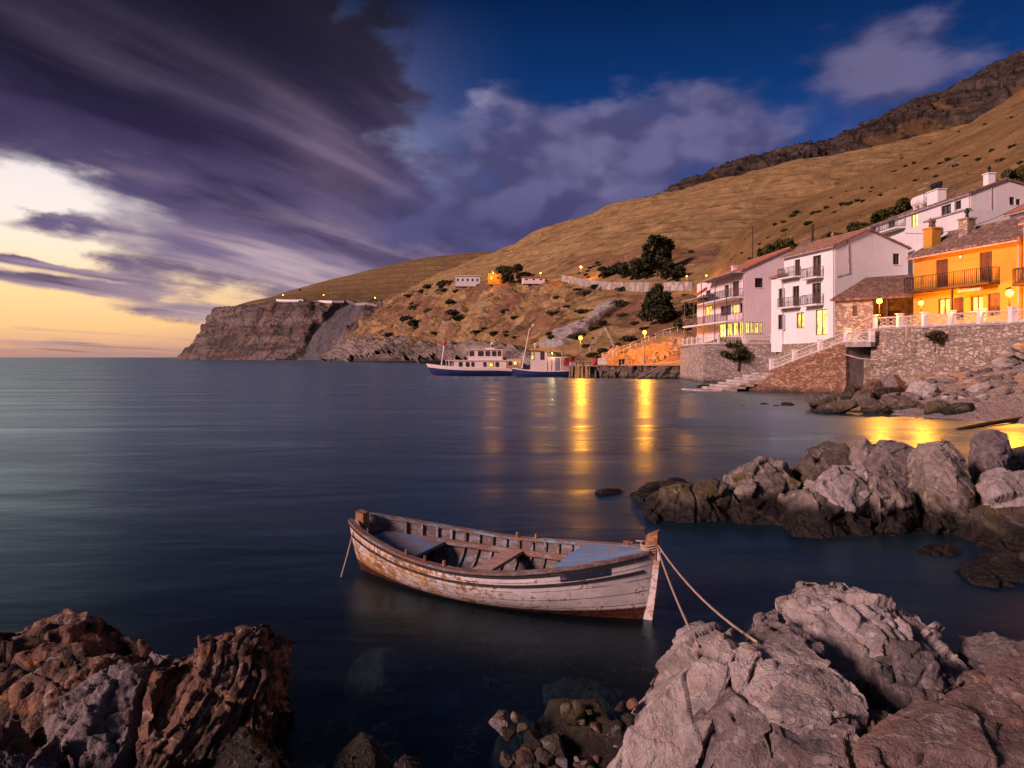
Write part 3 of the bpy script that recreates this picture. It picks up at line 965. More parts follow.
mb.add([(-9000, -25, -6), (9000, -25, -6), (9000, 14000, -6), (-9000, 14000, -6)], [(0, 1, 2, 3)])
tag(mb.build('deep_sea_bed', plain('deep_sea_bed', (.01, .012, .012), 1)), kind='structure')
# ------------------------------------------------------------------ hills
def cr1(P, n):
    """Catmull-Rom along axis 0 of array (k, ...) -> (n, ...)"""
    k = len(P)
    t = np.linspace(0, k - 1 - 1e-9, n)
    i = t.astype(int)
    f = (t - i).reshape((-1,) + (1,) * (P.ndim - 1))
    p0, p1, p2, p3 = P[np.maximum(i - 1, 0)], P[i], P[i + 1], P[np.minimum(i + 2, k - 1)]
    return .5 * (2 * p1 + (p2 - p0) * f + (2 * p0 - 5 * p1 + 4 * p2 - p3) * f ** 2 + (3 * p1 - p0 - 3 * p2 + p3) * f ** 3), t


def grid_norm(Gd):
    du = np.gradient(Gd, axis=1)
    dv = np.gradient(Gd, axis=0)
    n = np.cross(du, dv)
    return n / (np.linalg.norm(n, axis=2)[..., None] + 1e-9)


class Patch:
    def __init__(s, ctrl, nu, nv, zone, disp, name, mat, seed):
        A_, s.rt = cr1(np.array(ctrl, dtype=float), nv)
        A_, s.ct = cr1(np.swapaxes(A_, 0, 1), nu)
        s.G = np.swapaxes(A_, 0, 1)                      # nv, nu, 3
        rr_, cc_ = np.meshgrid(s.rt, s.ct, indexing='ij')
        N = grid_norm(s.G)
        N *= np.sign(N[..., 2:3].mean() or 1)
        P = s.G.reshape(-1, 3)
        z = zone(rr_.ravel(), cc_.ravel(), P, N.reshape(-1, 3))       # (n,3) rock, scree, soil
        d = disp(P, z, rr_.ravel(), cc_.ravel())
        s.P = P + N.reshape(-1, 3) * d[:, None]
        s.G = s.P.reshape(nv, nu, 3)
        s.z = z.reshape(nv, nu, 3)
        ii = np.arange(nv * nu).reshape(nv, nu)
        Fq = np.stack([ii[:-1, :-1].ravel(), ii[:-1, 1:].ravel(), ii[1:, 1:].ravel(), ii[1:, :-1].ravel()], 1)
        if grid_norm(s.G)[..., 2].mean() < 0:
            Fq = Fq[:, ::-1]
        s.o = npmesh(name, s.P, Fq, mat, attrs={'zone': z})
        tag(s.o, kind='structure')

    def on(s, r, c):
        """point on the surface at control-row r, control-column c"""
        i = int(np.argmin(abs(s.rt - r)))
        j = int(np.argmin(abs(s.ct - c)))
        return Vector(s.G[i, j])

    def near(s, px, py):
        """surface point whose direction from the camera is that of the pixel, nearest hit"""
        q = s.P
        x = CX + q[:, 0] / q[:, 1] * F
        y = HY - (q[:, 2] - H) / q[:, 1] * F
        e = (x - px) ** 2 + (y - py) ** 2
        ok = e < max(4.0, e.min() * 1.5)
        k = np.where(ok)[0]
        return Vector(q[k[np.argmin(q[k, 1])]])


def terrain_material(name, g1, g2, g3, r1, r2, r3, so1, so2, sc1, sc2, terr=0.0, unit=1.0, tuft=.45, tw=.6, scrub=.0):
    m, nt, b = material(name)
    p = nt.pos()
    zn = nt.node('ShaderNodeSeparateColor')
    nt.put(zn.inputs[0], nt.attr('zone'))
    fR, fS, fO = zn.outputs[0], zn.outputs[1], zn.outputs[2]
    u = 1 / unit
    big = nt.noise(p, .022 * u, 5, .6, .4)
    mid = nt.noise(p, .16 * u, 5, .65)
    fine = nt.noise(p, 1.3 * u, 4, .7)
    lay = nt.noise(nt.mapping(p, (.03 * u, .03 * u, .75 * u)), 1.0, 4, .6, .3)
    # dry grass
    c = nt.mix(nt.ss(.36, .64, mid), g1, g2)
    c = nt.mix(nt.m('MULTIPLY', nt.ss(.5, .72, big), .7), c, g3)
    c = nt.mix(nt.m('MULTIPLY', nt.ss(.5, .66, lay), .22), c, tuple(x * .55 for x in g1))
    c = nt.mix(nt.m('MULTIPLY', nt.ss(.52, .72, fine), tuft), c, tuple(x * .30 for x in g1))
    c = nt.mix(nt.m('MULTIPLY', nt.ss(.48, .30, fine), tuft * .7), c, tuple(x * 1.35 for x in g2))
    if scrub:
        c = nt.mix(nt.m('MULTIPLY', nt.ss(.54, .64, nt.noise(p, .09 * u, 6, .72, .3)), scrub), c, (.055, .045, .018))
    if terr:
        z = nt.xyz(p)[2]
        zs = nt.m('SINE', nt.m('ADD', nt.m('MULTIPLY', z, terr), nt.m('MULTIPLY', big, 6.0)))
        c = nt.mix(nt.m('MULTIPLY', nt.m('MULTIPLY', nt.ss(.55, .95, zs), nt.ss(.4, .6, mid)), tw), c, tuple(x * .38 for x in g1))
    # rock
    st = nt.noise(nt.mapping(p, (.018 * u, .018 * u, .28 * u), (R(8), R(-10), 0)), 1.0, 6, .62, .5)
    rc = nt.mix(nt.ss(.36, .62, st), r1, r2)
    rc = nt.mix(nt.m('MULTIPLY', nt.ss(.50, .68, mid), .65), rc, r3)
    rc = nt.mix(nt.m('MULTIPLY', nt.ss(.54, .7, fine), .5), rc, tuple(x * .35 for x in r1))
    crk = nt.voro(nt.vm('ADD', p, nt.vm('SCALE', nt.noise(p, .2 * u, 3, .5, 0, True), scale=5 * unit)), .14 * u, 'DISTANCE_TO_EDGE')
    rc = nt.mix(nt.m('MULTIPLY', nt.ss(.07, .0, crk), .7), rc, tuple(x * .3 for x in r1))
    # bare soil, scree
    sc = nt.mix(nt.ss(.36, .66, mid), so1, so2)
    sc = nt.mix(nt.m('MULTIPLY', nt.ss(.5, .7, fine), .5), sc, tuple(x * .5 for x in so1))
    if scrub:
        sc = nt.mix(nt.m('MULTIPLY', nt.ss(.49, .60, nt.noise(p, .11 * u, 6, .72, .5)), .8), sc, (.062, .050, .022))
        sc = nt.mix(nt.m('MULTIPLY', nt.ss(.54, .66, nt.noise(nt.mapping(p, (.06, .06, .25)), u, 6, .7, .5)), .7), sc, g2)
    gv = nt.mix(nt.ss(.35, .65, fine), sc1, sc2)
    gv = nt.mix(nt.m('MULTIPLY', nt.ss(.5, .7, mid), .4), gv, sc1)

    def edge(f):
        return nt.ss(.38, .62, nt.m('ADD', f, nt.m('MULTIPLY', nt.m('SUBTRACT', nt.noise(p, .3 * u, 5, .7), .5), .8)))
    c = nt.mix(edge(fO), c, sc)
    c = nt.mix(edge(fS), c, gv)
    c = nt.mix(edge(fR), c, rc)
    nt.put(b.inputs['Base Color'], c)
    b.inputs['Roughness'].default_value = .95
    b.inputs['Specular IOR Level'].default_value = .1
    h = nt.m('ADD', nt.m('ADD', nt.m('MULTIPLY', mid, 1.6 * unit), nt.m('MULTIPLY', fine, .35 * unit)), nt.m('MULTIPLY', nt.m('MULTIPLY', st, fR), 2.0 * unit))
    nt.put(b.inputs['Normal'], nt.bump(h, .8, 1.0))
    return m


GOLD = ((.245, .158, .066), (.345, .238, .108), (.18, .115, .05))
M_head = terrain_material('headland_ground', (.165, .11, .05), (.22, .15, .07), (.13, .085, .04), (.075, .062, .06), (.175, .14, .125), (.21, .12, .08), (.17, .10, .055), (.23, .15, .09),
                          (.085, .08, .085), (.135, .128, .13), .75, 3.0, .3)
M_hill = terrain_material('hillside_ground', *GOLD, (.13, .105, .09), (.26, .215, .185), (.33, .27, .23), (.175, .092, .05), (.24, .142, .082), (.24, .21, .195), (.36, .32, .30), .85, 1.4, .6, .6, .55)
M_near = terrain_material('near_hill_ground', (.17, .105, .043), (.235, .152, .064), (.128, .078, .033), (.14, .11, .095), (.25, .2, .17), (.3, .24, .2), (.20, .12, .06), (.27, .165, .085), (.3, .27, .25), (.4, .36, .33), 0, 1.0, .65, 0, .45)
M_peak = terrain_material('peak_ground', (.085, .053, .024), (.12, .075, .034), (.066, .042, .02), (.027, .021, .018), (.064, .05, .041), (.12, .096, .08), (.08, .05, .024), (.12, .075, .035), (.2, .18, .16), (.3, .27, .24), 0, 3.2, .6)


def AT(rows):
    return [[tuple(at(*q)) if len(q) == 3 else q[0] for q in row] for row in rows]


def w(x, y, z):
    return ((x, y, z),)


# headland ---------------------------------------------------------------
head = AT([
    [(196, 366, 990), (181, 366, 905), (214, 366, 815), (260, 366, 755), (300, 366, 712), (345, 367, 685), (402, 367, 635), (470, 367, 620)],
    [(198, 358.5, 1000), (184, 358.9, 915), (215, 359.3, 825), (260, 359.6, 765), (300, 360, 722), (345, 360.2, 695), (402, 360.6, 645), (470, 361, 630)],
    [(206, 344, 1010), (199, 345, 930), (220, 343, 850), (262, 343, 790), (301, 343, 750), (335, 342, 730), (395, 340, 700), (470, 340, 660)],
    [(218, 322, 1020), (214, 322, 945), (230, 322, 868), (264, 322, 806), (304, 321, 765), (352, 322, 752), (397, 318, 730), (470, 318, 690)],
    [(226, 311, 1040), (222, 312, 965), (238, 308, 885), (268, 304, 825), (310, 303, 790), (365, 303.5, 775), (402, 303, 755), (470, 302, 720)],
    [(246, 302.5, 1080), (246, 303, 1010), (258, 300.5, 930), (282, 298, 870), (322, 298.5, 840), (365, 300, 820), (408, 299, 800), (475, 298, 760)],
    [(272, 297, 1130), (272, 297, 1060), (288, 294, 1000), (306, 291, 950), (332, 289, 920), (372, 288, 890), (415, 285, 870), (480, 282, 830)],
    [(300, 290.5, 1180), (296, 291, 1110), (312, 286.5, 1080), (330, 281.5, 1050), (362, 273, 1020), (402, 263, 1000), (445, 256, 980), (520, 250, 960)],
    [(300, 310, 1400), (296, 312, 1300), (312, 310, 1280), (330, 306, 1250), (362, 300, 1220), (402, 300, 1200), (445, 300, 1180), (520, 300, 1160)]])


def head_zone(r, c, P, N):
    n = fbm(P / 45., 4, 2)
    rock_ = sstep(4.05, 3.75, r + .22 * n) * sstep(.2, .7, r + .3 + 0 * n)
    scree = np.exp(-((c - 4.9 - (3.9 - r) * -.12 + .12 * n) / (.28 + (3.9 - r) * .13)) ** 2) * sstep(4.2, 3.6, r)
    scree = sstep(.35, .6, scree)
    soil = sstep(.1, .5, n + .3 * fbm(P / 20., 3, 7)) * sstep(1.5, 2.6, r) * sstep(4.5, 4, r) * sstep(2.2, 3.4, c)
    return np.stack([rock_ * (1 - scree) * (1 - .55 * soil), scree, soil * (1 - scree)], 1)


def head_disp(P, z, r, c):
    u = (P[:, 2] + .10 * P[:, 0] + 3 * fbm(P / 70., 3, 9)) / 6.5
    cell = np.floor(u)
    rnd = np.modf(np.abs(np.sin(cell * 12.9898) * 43758.5453))[0]
    ledge = (rnd - .5) * 5.0 + 1.6 * sstep(0, .25, u - cell)
    rk = ledge * (.55 + .6 * fbm(P / 35., 2, 12)) + 3.6 * ridged(P / (26., 26., 60.), 4, 11, .5) - 2.6 + 1.3 * ridged(P / 8., 3, 14, .6) + 3.2 * ridged(P / (60., 60., 150.), 2, 15)
    rv = 1.6 * ridged(P / (18., 18., 90.), 3, 19)
    return z[:, 0] * rk + z[:, 1] * rv + (1 - z[:, 0] - z[:, 1]).clip(0, 1) * .8 * fbm(P / 40., 4, 21)


p_head = Patch(head, 420, 190, head_zone, head_disp, 'headland', M_head, 3)

# coastal slope and golden hill --------------------------------------------
mid = AT([
    [(335, 368, 545), (365, 368, 470), (405, 369, 385), (452, 371, 285), (505, 373, 205), (553, 378, 138), (590, 384, 116), (640, 388, 104), (684, 392, 96), (735, 394, 92), (800, 396, 88), (880, 398, 86)],
    [(336, 360.8, 560), (368, 361.4, 480), (410, 362.2, 395), (455, 364, 295), (507, 367.0, 214), (553, 370, 146), (590, 368, 121), (640, 366, 112), (684, 366, 104), (735, 366, 98), (800, 366, 94), (880, 366, 92)],
    [(350, 346, 575), (384, 345, 500), (425, 345, 415), (470, 346, 312), (520, 350, 230), (560, 357, 158), (592, 361, 126), (640, 361.5, 116), (684, 356, 109), (735, 352, 103), (800, 348, 99), (880, 345, 97)],
    [(368, 328, 600), (402, 325, 525), (440, 324, 440), (485, 324, 340), (535, 328, 255), (572, 334, 185), (603, 340, 146), (648, 342, 130), (690, 336, 119), (742, 330, 112), (800, 326, 108), (880, 322, 106)],
    [(382, 312, 635), (418, 305, 560), (455, 301, 475), (500, 301, 378), (545, 305, 290), (585, 310, 222), (618, 314, 180), (658, 314, 156), (702, 312, 140), (750, 308, 130), (805, 304, 126), (880, 300, 124)],
    [(398, 297, 690), (432, 287, 625), (466, 285, 535), (508, 284, 430), (552, 281, 335), (592, 286, 270), (632, 290, 222), (672, 291, 190), (715, 290, 168), (760, 288, 158), (815, 285, 155), (890, 280, 154)],
    [(405, 292, 720), (440, 282.5, 655), (474, 279, 562), (514, 277, 452), (556, 276, 352), (598, 279, 288), (638, 281, 240), (680, 280, 208), (722, 276, 190), (770, 272, 180), (825, 268, 178), (900, 262, 177)],
    [(412, 288, 760), (452, 273, 695), (488, 268, 610), (526, 263, 510), (568, 258, 420), (612, 254, 352), (655, 252, 300), (698, 249, 265), (740, 246, 250), (790, 240, 240), (845, 234, 240), (920, 226, 240)],
    [(418, 286, 800), (462, 268, 735), (500, 256, 660), (542, 244, 580), (585, 234, 500), (632, 228, 445), (678, 224, 405), (722, 221, 380), (765, 218, 365), (815, 212, 360), (870, 202, 370), (940, 190, 380)],
    [(422, 284, 850), (468, 266, 790), (508, 251, 730), (553, 230, 672), (603, 213, 625), (655, 200, 590), (705, 188, 565), (752, 175, 545), (800, 163, 530), (870, 150, 530), (930, 138, 540), (1010, 118, 560)],
    [(430, 300, 1000), (468, 300, 950), (508, 290, 880), (553, 270, 850), (603, 260, 800), (655, 250, 780), (705, 240, 760), (752, 225, 740), (800, 215, 740), (870, 205, 740), (930, 195, 750), (1010, 180, 760)]])


def mid_zone(r, c, P, N):
    n = fbm(P / 30., 4, 31)
    n2_ = fbm(P / 12., 4, 33)
    shore = sstep(2.0 + .9 * sstep(3, 0, c), 1.2, r + .5 * n) * sstep(6.6, 4.6, c)
    bluff = sstep(.05, .35, n2_ + .22) * sstep(1.6, 2.4, r) * sstep(5.2, 4.4, r) * sstep(6.0, 3.0, c) * .5
    pale = sstep(.4, .62, np.exp(-((c - 5.1 - (r - 2.7) * .42 + .25 * n2_) / .30) ** 2) * sstep(4.7, 4.1, r) * sstep(1.6, 2.1, r) + .55 * n2_)
    soil = sstep(-.05, .22, n + .6 * n2_ + .06 + .30 * sstep(4, 7, c)) * sstep(5.0, 4.3, r) * sstep(1.2, 2.0, r)
    cut = sstep(.35, .7, np.exp(-((c - .9 - (r - 3.4) * -.2) / .9) ** 2 - ((r - 3.6) / 1.0) ** 2) + .3 * n2_)
    soil = np.maximum(soil, cut)
    scarp = sstep(.5, .8, np.exp(-((r - 6.75) / .35) ** 2) + .25 * n2_) * sstep(3.2, 4.6, c) * .9
    rock_ = np.maximum(shore, bluff * (1 - soil * .6)) * (1 - cut)
    return np.stack([rock_ * (1 - pale), pale, np.maximum(soil, scarp) * (1 - pale)], 1)


def mid_disp(P, z, r, c):
    far = np.clip(P[:, 1] / 300., .35, 1.4)
    rk = (3.4 * ridged(P / 11., 5, 41, .55) - 2.2 + 2.2 * ridged(P / 30., 2, 45)) * far
    low = sstep(5.2, 4.4, r) * sstep(6.5, 5.0, c * 0 + r)
    g = .9 * fbm(P / 22., 4, 47) + sstep(6.2, 7.2, r) * (3.5 * fbm(P / (40., 40., 120.), 3, 53) + 1.2 * ridged(P / (25., 25., 90.), 3, 54)) + low * (2.6 * ridged(P / 26., 5, 49, .55) - 1.7 + .9 * ridged(P / 6., 4, 52, .6)) * far * (.35 + .65 * sstep(6.5, 4.0, c))
    road = np.exp(-((r - 5.3) / .45) ** 2) * .7 + np.exp(-((r - 6.0) / .4) ** 2) * .4
    quay = sstep(5.6, 6.4, c) * sstep(2.2, 1.6, r)
    return (z[:, 0] * rk + z[:, 1] * (1.0 * ridged(P / 5., 4, 51) + .4) + g * (1 - road).clip(0, 1)) * (1 - quay)


p_mid = Patch(mid, 460, 330, mid_zone, mid_disp, 'coastal_hillside', M_hill, 5)

# village slope and near ridge -----------------------------------------------
cols = [
    [(27, 112, -4), (29, 114, 0), (32, 120, 1.0), (36, 128, 4), (41, 140, 9), (44, 158, 13), (47, 180, 16), (50, 205, 20), (58, 240, 8)],
    [(24.5, 92, -2), (25, 92.5, 4.4), (30, 93, 4.5), (39, 96, 8), (43, 106, 14), (51, 128, 22), (58, 165, 30), (66, 208, 38.5), (80, 250, 22)],
    [(32.0, 78, -2), (32.3, 78.5, 4.4), (34, 79, 4.5), (40, 81, 6), (47, 86, 12.5), (59, 113, 25.5), (80, 160, 41), (100, 220, 54), (118, 270, 38)],
    [(29, 63, -2), (29.6, 64, 4.4), (34, 64.5, 4.6), (41, 66, 6), (47.5, 70, 12.5), (66, 95, 26), (95, 150, 47), (135, 235, 69.5), (158, 292, 50)],
    [(29, 52, -2), (30.5, 52.5, 4.8), (34, 53, 5.0), (40, 54, 6), (48, 58, 13), (72, 80, 30), (115, 142, 58), (175, 243, 92.5), (200, 300, 75)],
    [(33.5, 42, -2), (34.6, 42, 4.6), (37, 42, 5.0), (42, 42, 6), (52, 44, 14), (84, 64, 34), (148, 124, 75), (238, 240, 130), (270, 300, 110)],
    [(40, 22, -2), (41, 22, 3), (44, 22, 4), (48, 22, 7), (60, 20, 18), (95, 30, 40), (175, 80, 88), (300, 220, 158), (340, 280, 140)],
]
near = [[cols[c][r] for c in range(len(cols))] for r in range(len(cols[0]))]


def near_zone(r, c, P, N):
    n = fbm(P / 14., 4, 61)
    soil = sstep(.15, .4, n - .05) * sstep(6.4, 5.0, r) * sstep(3, .5, c) * .8
    soil = np.maximum(soil, sstep(3.6, 2.9, r))
    rk = sstep(.32, .5, fbm(P / 9., 4, 63)) * sstep(5.4, 4.8, r) * .7
    return np.stack([rk, 0 * n, soil * (1 - rk)], 1)


def near_disp(P, z, r, c):
    return (.7 * fbm(P / 16., 4, 65) + sstep(4.2, 5.2, r) * 1.6 * fbm(P / (22., 22., 60.), 3, 66) + .22 * fbm(P / 3., 3, 67)) * sstep(2.9, 4.2, r) + z[:, 0] * .5 * ridged(P / 4., 3, 69)


p_near = Patch(near, 330, 300, near_zone, near_disp, 'village_hillside', M_near, 7)

# rocky peak behind -------------------------------------------------------------
peakline = [(570, 235), (610, 218), (650, 202.5), (682, 188), (715, 174), (750, 163), (788, 152), (815, 148), (832, 146), (852, 135), (876, 124), (905, 110), (938, 98), (972, 83), (1005, 66), (1045, 45), (1110, 15), (1200, -25)]
pk = AT([[(x, y + 150, 640) for x, y in peakline], [(x, y + 75, 720) for x, y in peakline], [(x, y + 30, 800) for x, y in peakline], [(x, y, 880) for x, y in peakline], [(x, y + 70, 1100) for x, y in peakline]])


def peak_zone(r, c, P, N):
    n = fbm(P / 40., 4, 71)
    k = sstep(-.45, -.1, n + .25 * (r - 2.0))
    return np.stack([k, 0 * n, sstep(.2, .4, -n) * (1 - k)], 1)


def peak_disp(P, z, r, c):
    return z[:, 0] * (6.0 * ridged(P / 24., 5, 73, .6) - 5.2) + 3 * fbm(P / 60., 3, 75)


p_peak = Patch(pk, 420, 120, peak_zone, peak_disp, 'rocky_peak', M_peak, 9)
# ------------------------------------------------------------------ the old rowing boat
def hull_material():
    m, nt, b = material('weathered_white_hull')
    at_ = nt.node('ShaderNodeSeparateColor')
    nt.put(at_.inputs[0], nt.attr('hull'))
    s_, v_, sd_ = at_.outputs[0], at_.outputs[1], at_.outputs[2]
    p = nt.obj()
    n = nt.noise(p, 3.2, 6, .65)
    f = nt.noise(p, 16, 5, .7)
    st = nt.noise(nt.mapping(p, (9, 9, 1.2)), 1.0, 5, .65)          # runs of rust
    lo = nt.noise(nt.mapping(p, (1.6, 1.6, 9)), 1.0, 5, .65)
    white = nt.mix(nt.ss(.35, .65, n), (.58, .54, .53), (.76, .72, .70))
    white = nt.mix(nt.m('MULTIPLY', nt.ss(.48, .7, lo), .5), white, (.34, .29, .26))
    # bare wood where the paint is gone: much towards the stern, little at the bow
    aft = nt.ss(.78, .25, s_)
    amt = nt.m('ADD', nt.m('ADD', nt.m('MULTIPLY', aft, .075), .04), nt.m('MULTIPLY', nt.ss(.52, .22, v_), .09))
    bare = nt.ss(.54, .62, nt.m('ADD', nt.m('ADD', nt.m('MULTIPLY', n, .45), nt.m('MULTIPLY', f, .55)), nt.m('SUBTRACT', amt, .04)))
    wood = nt.mix(nt.ss(.35, .65, f), (.16, .07, .025), (.36, .19, .07))
    wood = nt.mix(nt.m('MULTIPLY', nt.ss(.5, .62, lo), .6), wood, (.08, .045, .03))
    c = nt.mix(bare, white, wood)
    rust = nt.m('MULTIPLY', nt.ss(.60, .72, nt.m('ADD', st, nt.m('MULTIPLY', aft, .10))), nt.ss(.95, .5, v_))
    c = nt.mix(nt.m('MULTIPLY', rust, .8), c, (.30, .115, .022))
    yel = nt.m('MULTIPLY', nt.ss(.52, .64, nt.m('ADD', nt.noise(p, 5.0, 5, .68), nt.m('MULTIPLY', aft, .08))), aft)
    c = nt.mix(nt.m('MULTIPLY', yel, .5), c, (.50, .27, .07))
    # strake seams
    sv = nt.m('FRACT', nt.m('MULTIPLY', v_, 7.0))
    seam = nt.m('MULTIPLY', nt.ss(.06, .015, sv), nt.ss(.3, .55, nt.noise(p, 4.0, 3)))
    c = nt.mix(nt.m('MULTIPLY', seam, .75), c, (.05, .03, .025))
    # bottom paint / weed
    bot = nt.ss(.405, .375, nt.m('ADD', v_, nt.m('MULTIPLY', nt.m('SUBTRACT', f, .5), .04)))
    c = nt.mix(bot, c, nt.mix(nt.ss(.4, .6, f), (.05, .012, .008), (.10, .035, .015)))
    nt.put(b.inputs['Base Color'], c)
    b.inputs['Roughness'].default_value = .62
    b.inputs['Specular IOR Level'].default_value = .3
    h = nt.m('ADD', nt.m('SUBTRACT', nt.m('MULTIPLY', f, .004), nt.m('MULTIPLY', bare, .004)), nt.m('MULTIPLY', seam, -.012))
    nt.put(b.inputs['Normal'], nt.bump(h, .8, 1.0))
    return m


def worn(name, paint, wood, amount=.5, scale=(2, 2, 2), rough=.75):
    m, nt, b = material(name)
    p = nt.obj()
    n = nt.noise(nt.mapping(p, scale), 3.0, 6, .7)
    f = nt.noise(p, 30, 4, .7)
    k = nt.ss(.47 + (.5 - amount) * .4, .53 + (.5 - amount) * .4, nt.m('ADD', nt.m('MULTIPLY', n, .7), nt.m('MULTIPLY', f, .3)))
    c = nt.mix(k, nt.mix(f, tuple(x * .7 for x in paint), tuple(min(1, x * 1.25) for x in paint)), nt.mix(f, tuple(x * .5 for x in wood), tuple(x * 1.35 for x in wood)))
    nt.put(b.inputs['Base Color'], c)
    b.inputs['Roughness'].default_value = rough
    nt.put(b.inputs['Normal'], nt.bump(nt.m('ADD', nt.m('MULTIPLY', f, .004), nt.m('MULTIPLY', k, -.003)), .9, 1.0))
    return m


M_hull = hull_material()
M_inner = worn('inner_planking', (.20, .20, .24), (.13, .09, .07), .5, (1, 4, 4))
M_rail = worn('worn_gunwale_paint', (.23, .205, .21), (.16, .085, .06), .52, (1, 5, 5))
M_railb = worn('worn_blue_gunwale_paint', (.20, .30, .36), (.19, .115, .08), .55, (1, 5, 5))
M_blue = worn('flaking_blue_deck_paint', (.13, .30, .55), (.26, .22, .24), .44, (1.2, 4, 4))
M_bench = worn('faded_blue_bench_paint', (.15, .24, .42), (.22, .18, .18), .48, (1.2, 4, 4))
M_thw = worn('bare_reddish_thwart', (.50, .33, .27), (.33, .19, .14), .45, (1, 6, 6))
M_rib = worn('rib_wood', (.24, .23, .27), (.10, .065, .05), .5)
M_str = worn('stringer_wood', (.25, .21, .21), (.19, .10, .06), .55, (1, 5, 5))
M_post = worn('rusty_post', (.20, .085, .03), (.34, .19, .09), .5)
M_blk = worn('black_rubbing_strip', (.016, .014, .015), (.07, .045, .035), .35)
M_navy = worn('dark_blue_panel_paint', (.010, .018, .04), (.25, .2, .19), .25)
M_stem = worn('pale_stem_paint', (.60, .52, .52), (.38, .22, .14), .42)

BL = 4.24
bdir = Vector((1.64, 7.98, 0)) - Vector((-2.27, 10.02, 0))
brz = math.atan2(bdir.y, bdir.x)
boat = thing('rowing_boat', 'weathered white wooden rowing boat with blue bow deck, moored to the rocks', 'boat', (-.265, 8.99, .03), brz)
boat.rotation_euler.x = R(1.5)
NS, NVV = 72, 28
KEEL = -.22


def sheer(s):
    return .455 + .24 * max(0, (.5 - s) / .5) ** 2.0 + .33 * max(0, (s - .45) / .55) ** 2.0


def beam(s):
    if s < .5:
        a = max(0.0, math.sin(math.pi * (.03 + s * .94))) ** .62
    else:
        a = max(0.0, 1 - ((s - .5) / .5) ** 2.3) ** .85
    return .80 * a * (1 - .06 * s)


def hullpt(s, v, side, inset=0.0):
    b = max(.015, beam(s) - inset)
    full = .62 + .5 * (1 - abs(2 * s - 1) ** 2)              # fuller amidships
    y = b * (1 - (1 - v) ** (1.0 + full * 1.25)) ** (.92)
    k = KEEL + inset * 1.2 + .07 * (1 - s) ** 6
    z = k + (sheer(s) - k) * v ** (1.12)
    rake = .14 * (v - .3) * max(0, (s - .75) / .25) ** 1.3 - .12 * (v - .3) * max(0, (.2 - s) / .2) ** 1.2
    x = (s - .5) * (BL - .06 - inset * 2) + rake
    return (x, y * side, z)


V_, A_, F_ = [], [], []
for side in (1, -1):
    for lay, ins in ((0, 0), (1, .035)):
        base = len(V_)
        for i in range(NS + 1):
            s = i / NS
            s = .5 - .5 * math.cos(math.pi * s) if True else s
            for j in range(NVV + 1):
                v = j / NVV
                V_.append(hullpt(s, v, side, ins))
                A_.append((s, v, (side + 1) / 2))
        for i in range(NS):
            for j in range(NVV):
                a = base + i * (NVV + 1) + j
                q = (a, a + NVV + 1, a + NVV + 2, a + 1)
                F_.append((q if (side < 0) ^ (lay == 1) else q[::-1], lay))
me_faces = np.array([f for f, l in F_ if l == 0])
hull = npmesh('hull', V_, me_faces, M_hull, boat, attrs={'hull': A_})
inner = npmesh('inner_planking', V_, np.array([f for f, l in F_ if l == 1]), M_inner, boat)


def along(f, s0, s1, n=40):
    return [f(s0 + (s1 - s0) * i / n) for i in range(n + 1)]


def strip(fn, s0, s1, wdt, h, n=44):
    """rail of rectangular section following fn(s) -> (outer point, inward horizontal unit)"""
    mb = MB()
    rings = []
    for i in range(n + 1):
        s = s0 + (s1 - s0) * i / n
        p, inw = fn(s)
        p, inw = Vector(p), Vector(inw)
        rings.append([p, p + inw * wdt, p + inw * wdt + Vector((0, 0, h)), p + Vector((0, 0, h))])
    vs = [v for r in rings for v in r]
    fs = []
    for i in range(n):
        for k in range(4):
            fs.append((i * 4 + k, i * 4 + (k + 1) % 4, (i + 1) * 4 + (k + 1) % 4, (i + 1) * 4 + k))
    fs += [(0, 1, 2, 3), (n * 4 + 3, n * 4 + 2, n * 4 + 1, n * 4)]
    return mb.add(vs, fs)


for side in (1, -1):
    def g(s, side=side):
        x, y, z = hullpt(s, 1.0, side)
        return (x, y + side * .03, z - .012), (0, -side, 0)

    def gw(s, side=side):
        p, i_ = g(s)
        return p, i_
    o = strip(gw, .004, .985, .095, .034).build('gunwale', M_railb if side > 0 else M_rail, boat)
    def rub(s, side=side):
        x, y, z = hullpt(s, .80, side)
        return (x, y + side * .022, z), (0, -side, 0)
    strip(rub, .015, .975, .035, .026).build('rubbing_strip', M_blk, boat)

    def rub2(s, side=side):
        x, y, z = hullpt(s, .965, side)
        return (x, y + side * .024, z - .02), (0, -side, 0)
    strip(rub2, .01, .98, .03, .022).build('rubbing_strip', M_blk, boat)

    def strg(s, side=side):
        x, y, z = hullpt(s, .70, side, .085)
        return (x, y, z), (0, -side, 0)
    strip(strg, .16, .86, .03, .075).build('stringer', M_str, boat)
    for k in range(16):
        s = .11 + .05 * k
        mb = MB()
        pts = [Vector(hullpt(s, v, side, .05)) for v in np.linspace(.12, .99, 12)]
        for a, b_ in zip(pts[:-1], pts[1:]):
            mb.bar(a, b_, .035, .035, up=(1, 0, 0))
        mb.build('rib', M_rib, boat)
    # dark name panel under the rail at the bow
    mb = MB()
    n = 12
    for i in range(n):
        s0, s1 = .79 + .115 * i / n, .79 + .115 * (i + 1) / n
        q = []
        for s, vv in ((s0, .845), (s1, .845), (s1, .925), (s0, .925)):
            x, y, z = hullpt(s, vv, side)
            q.append((x, y + side * .006, z))
        mb.quad(*q)
    mb.build('name_panel', M_navy, boat)

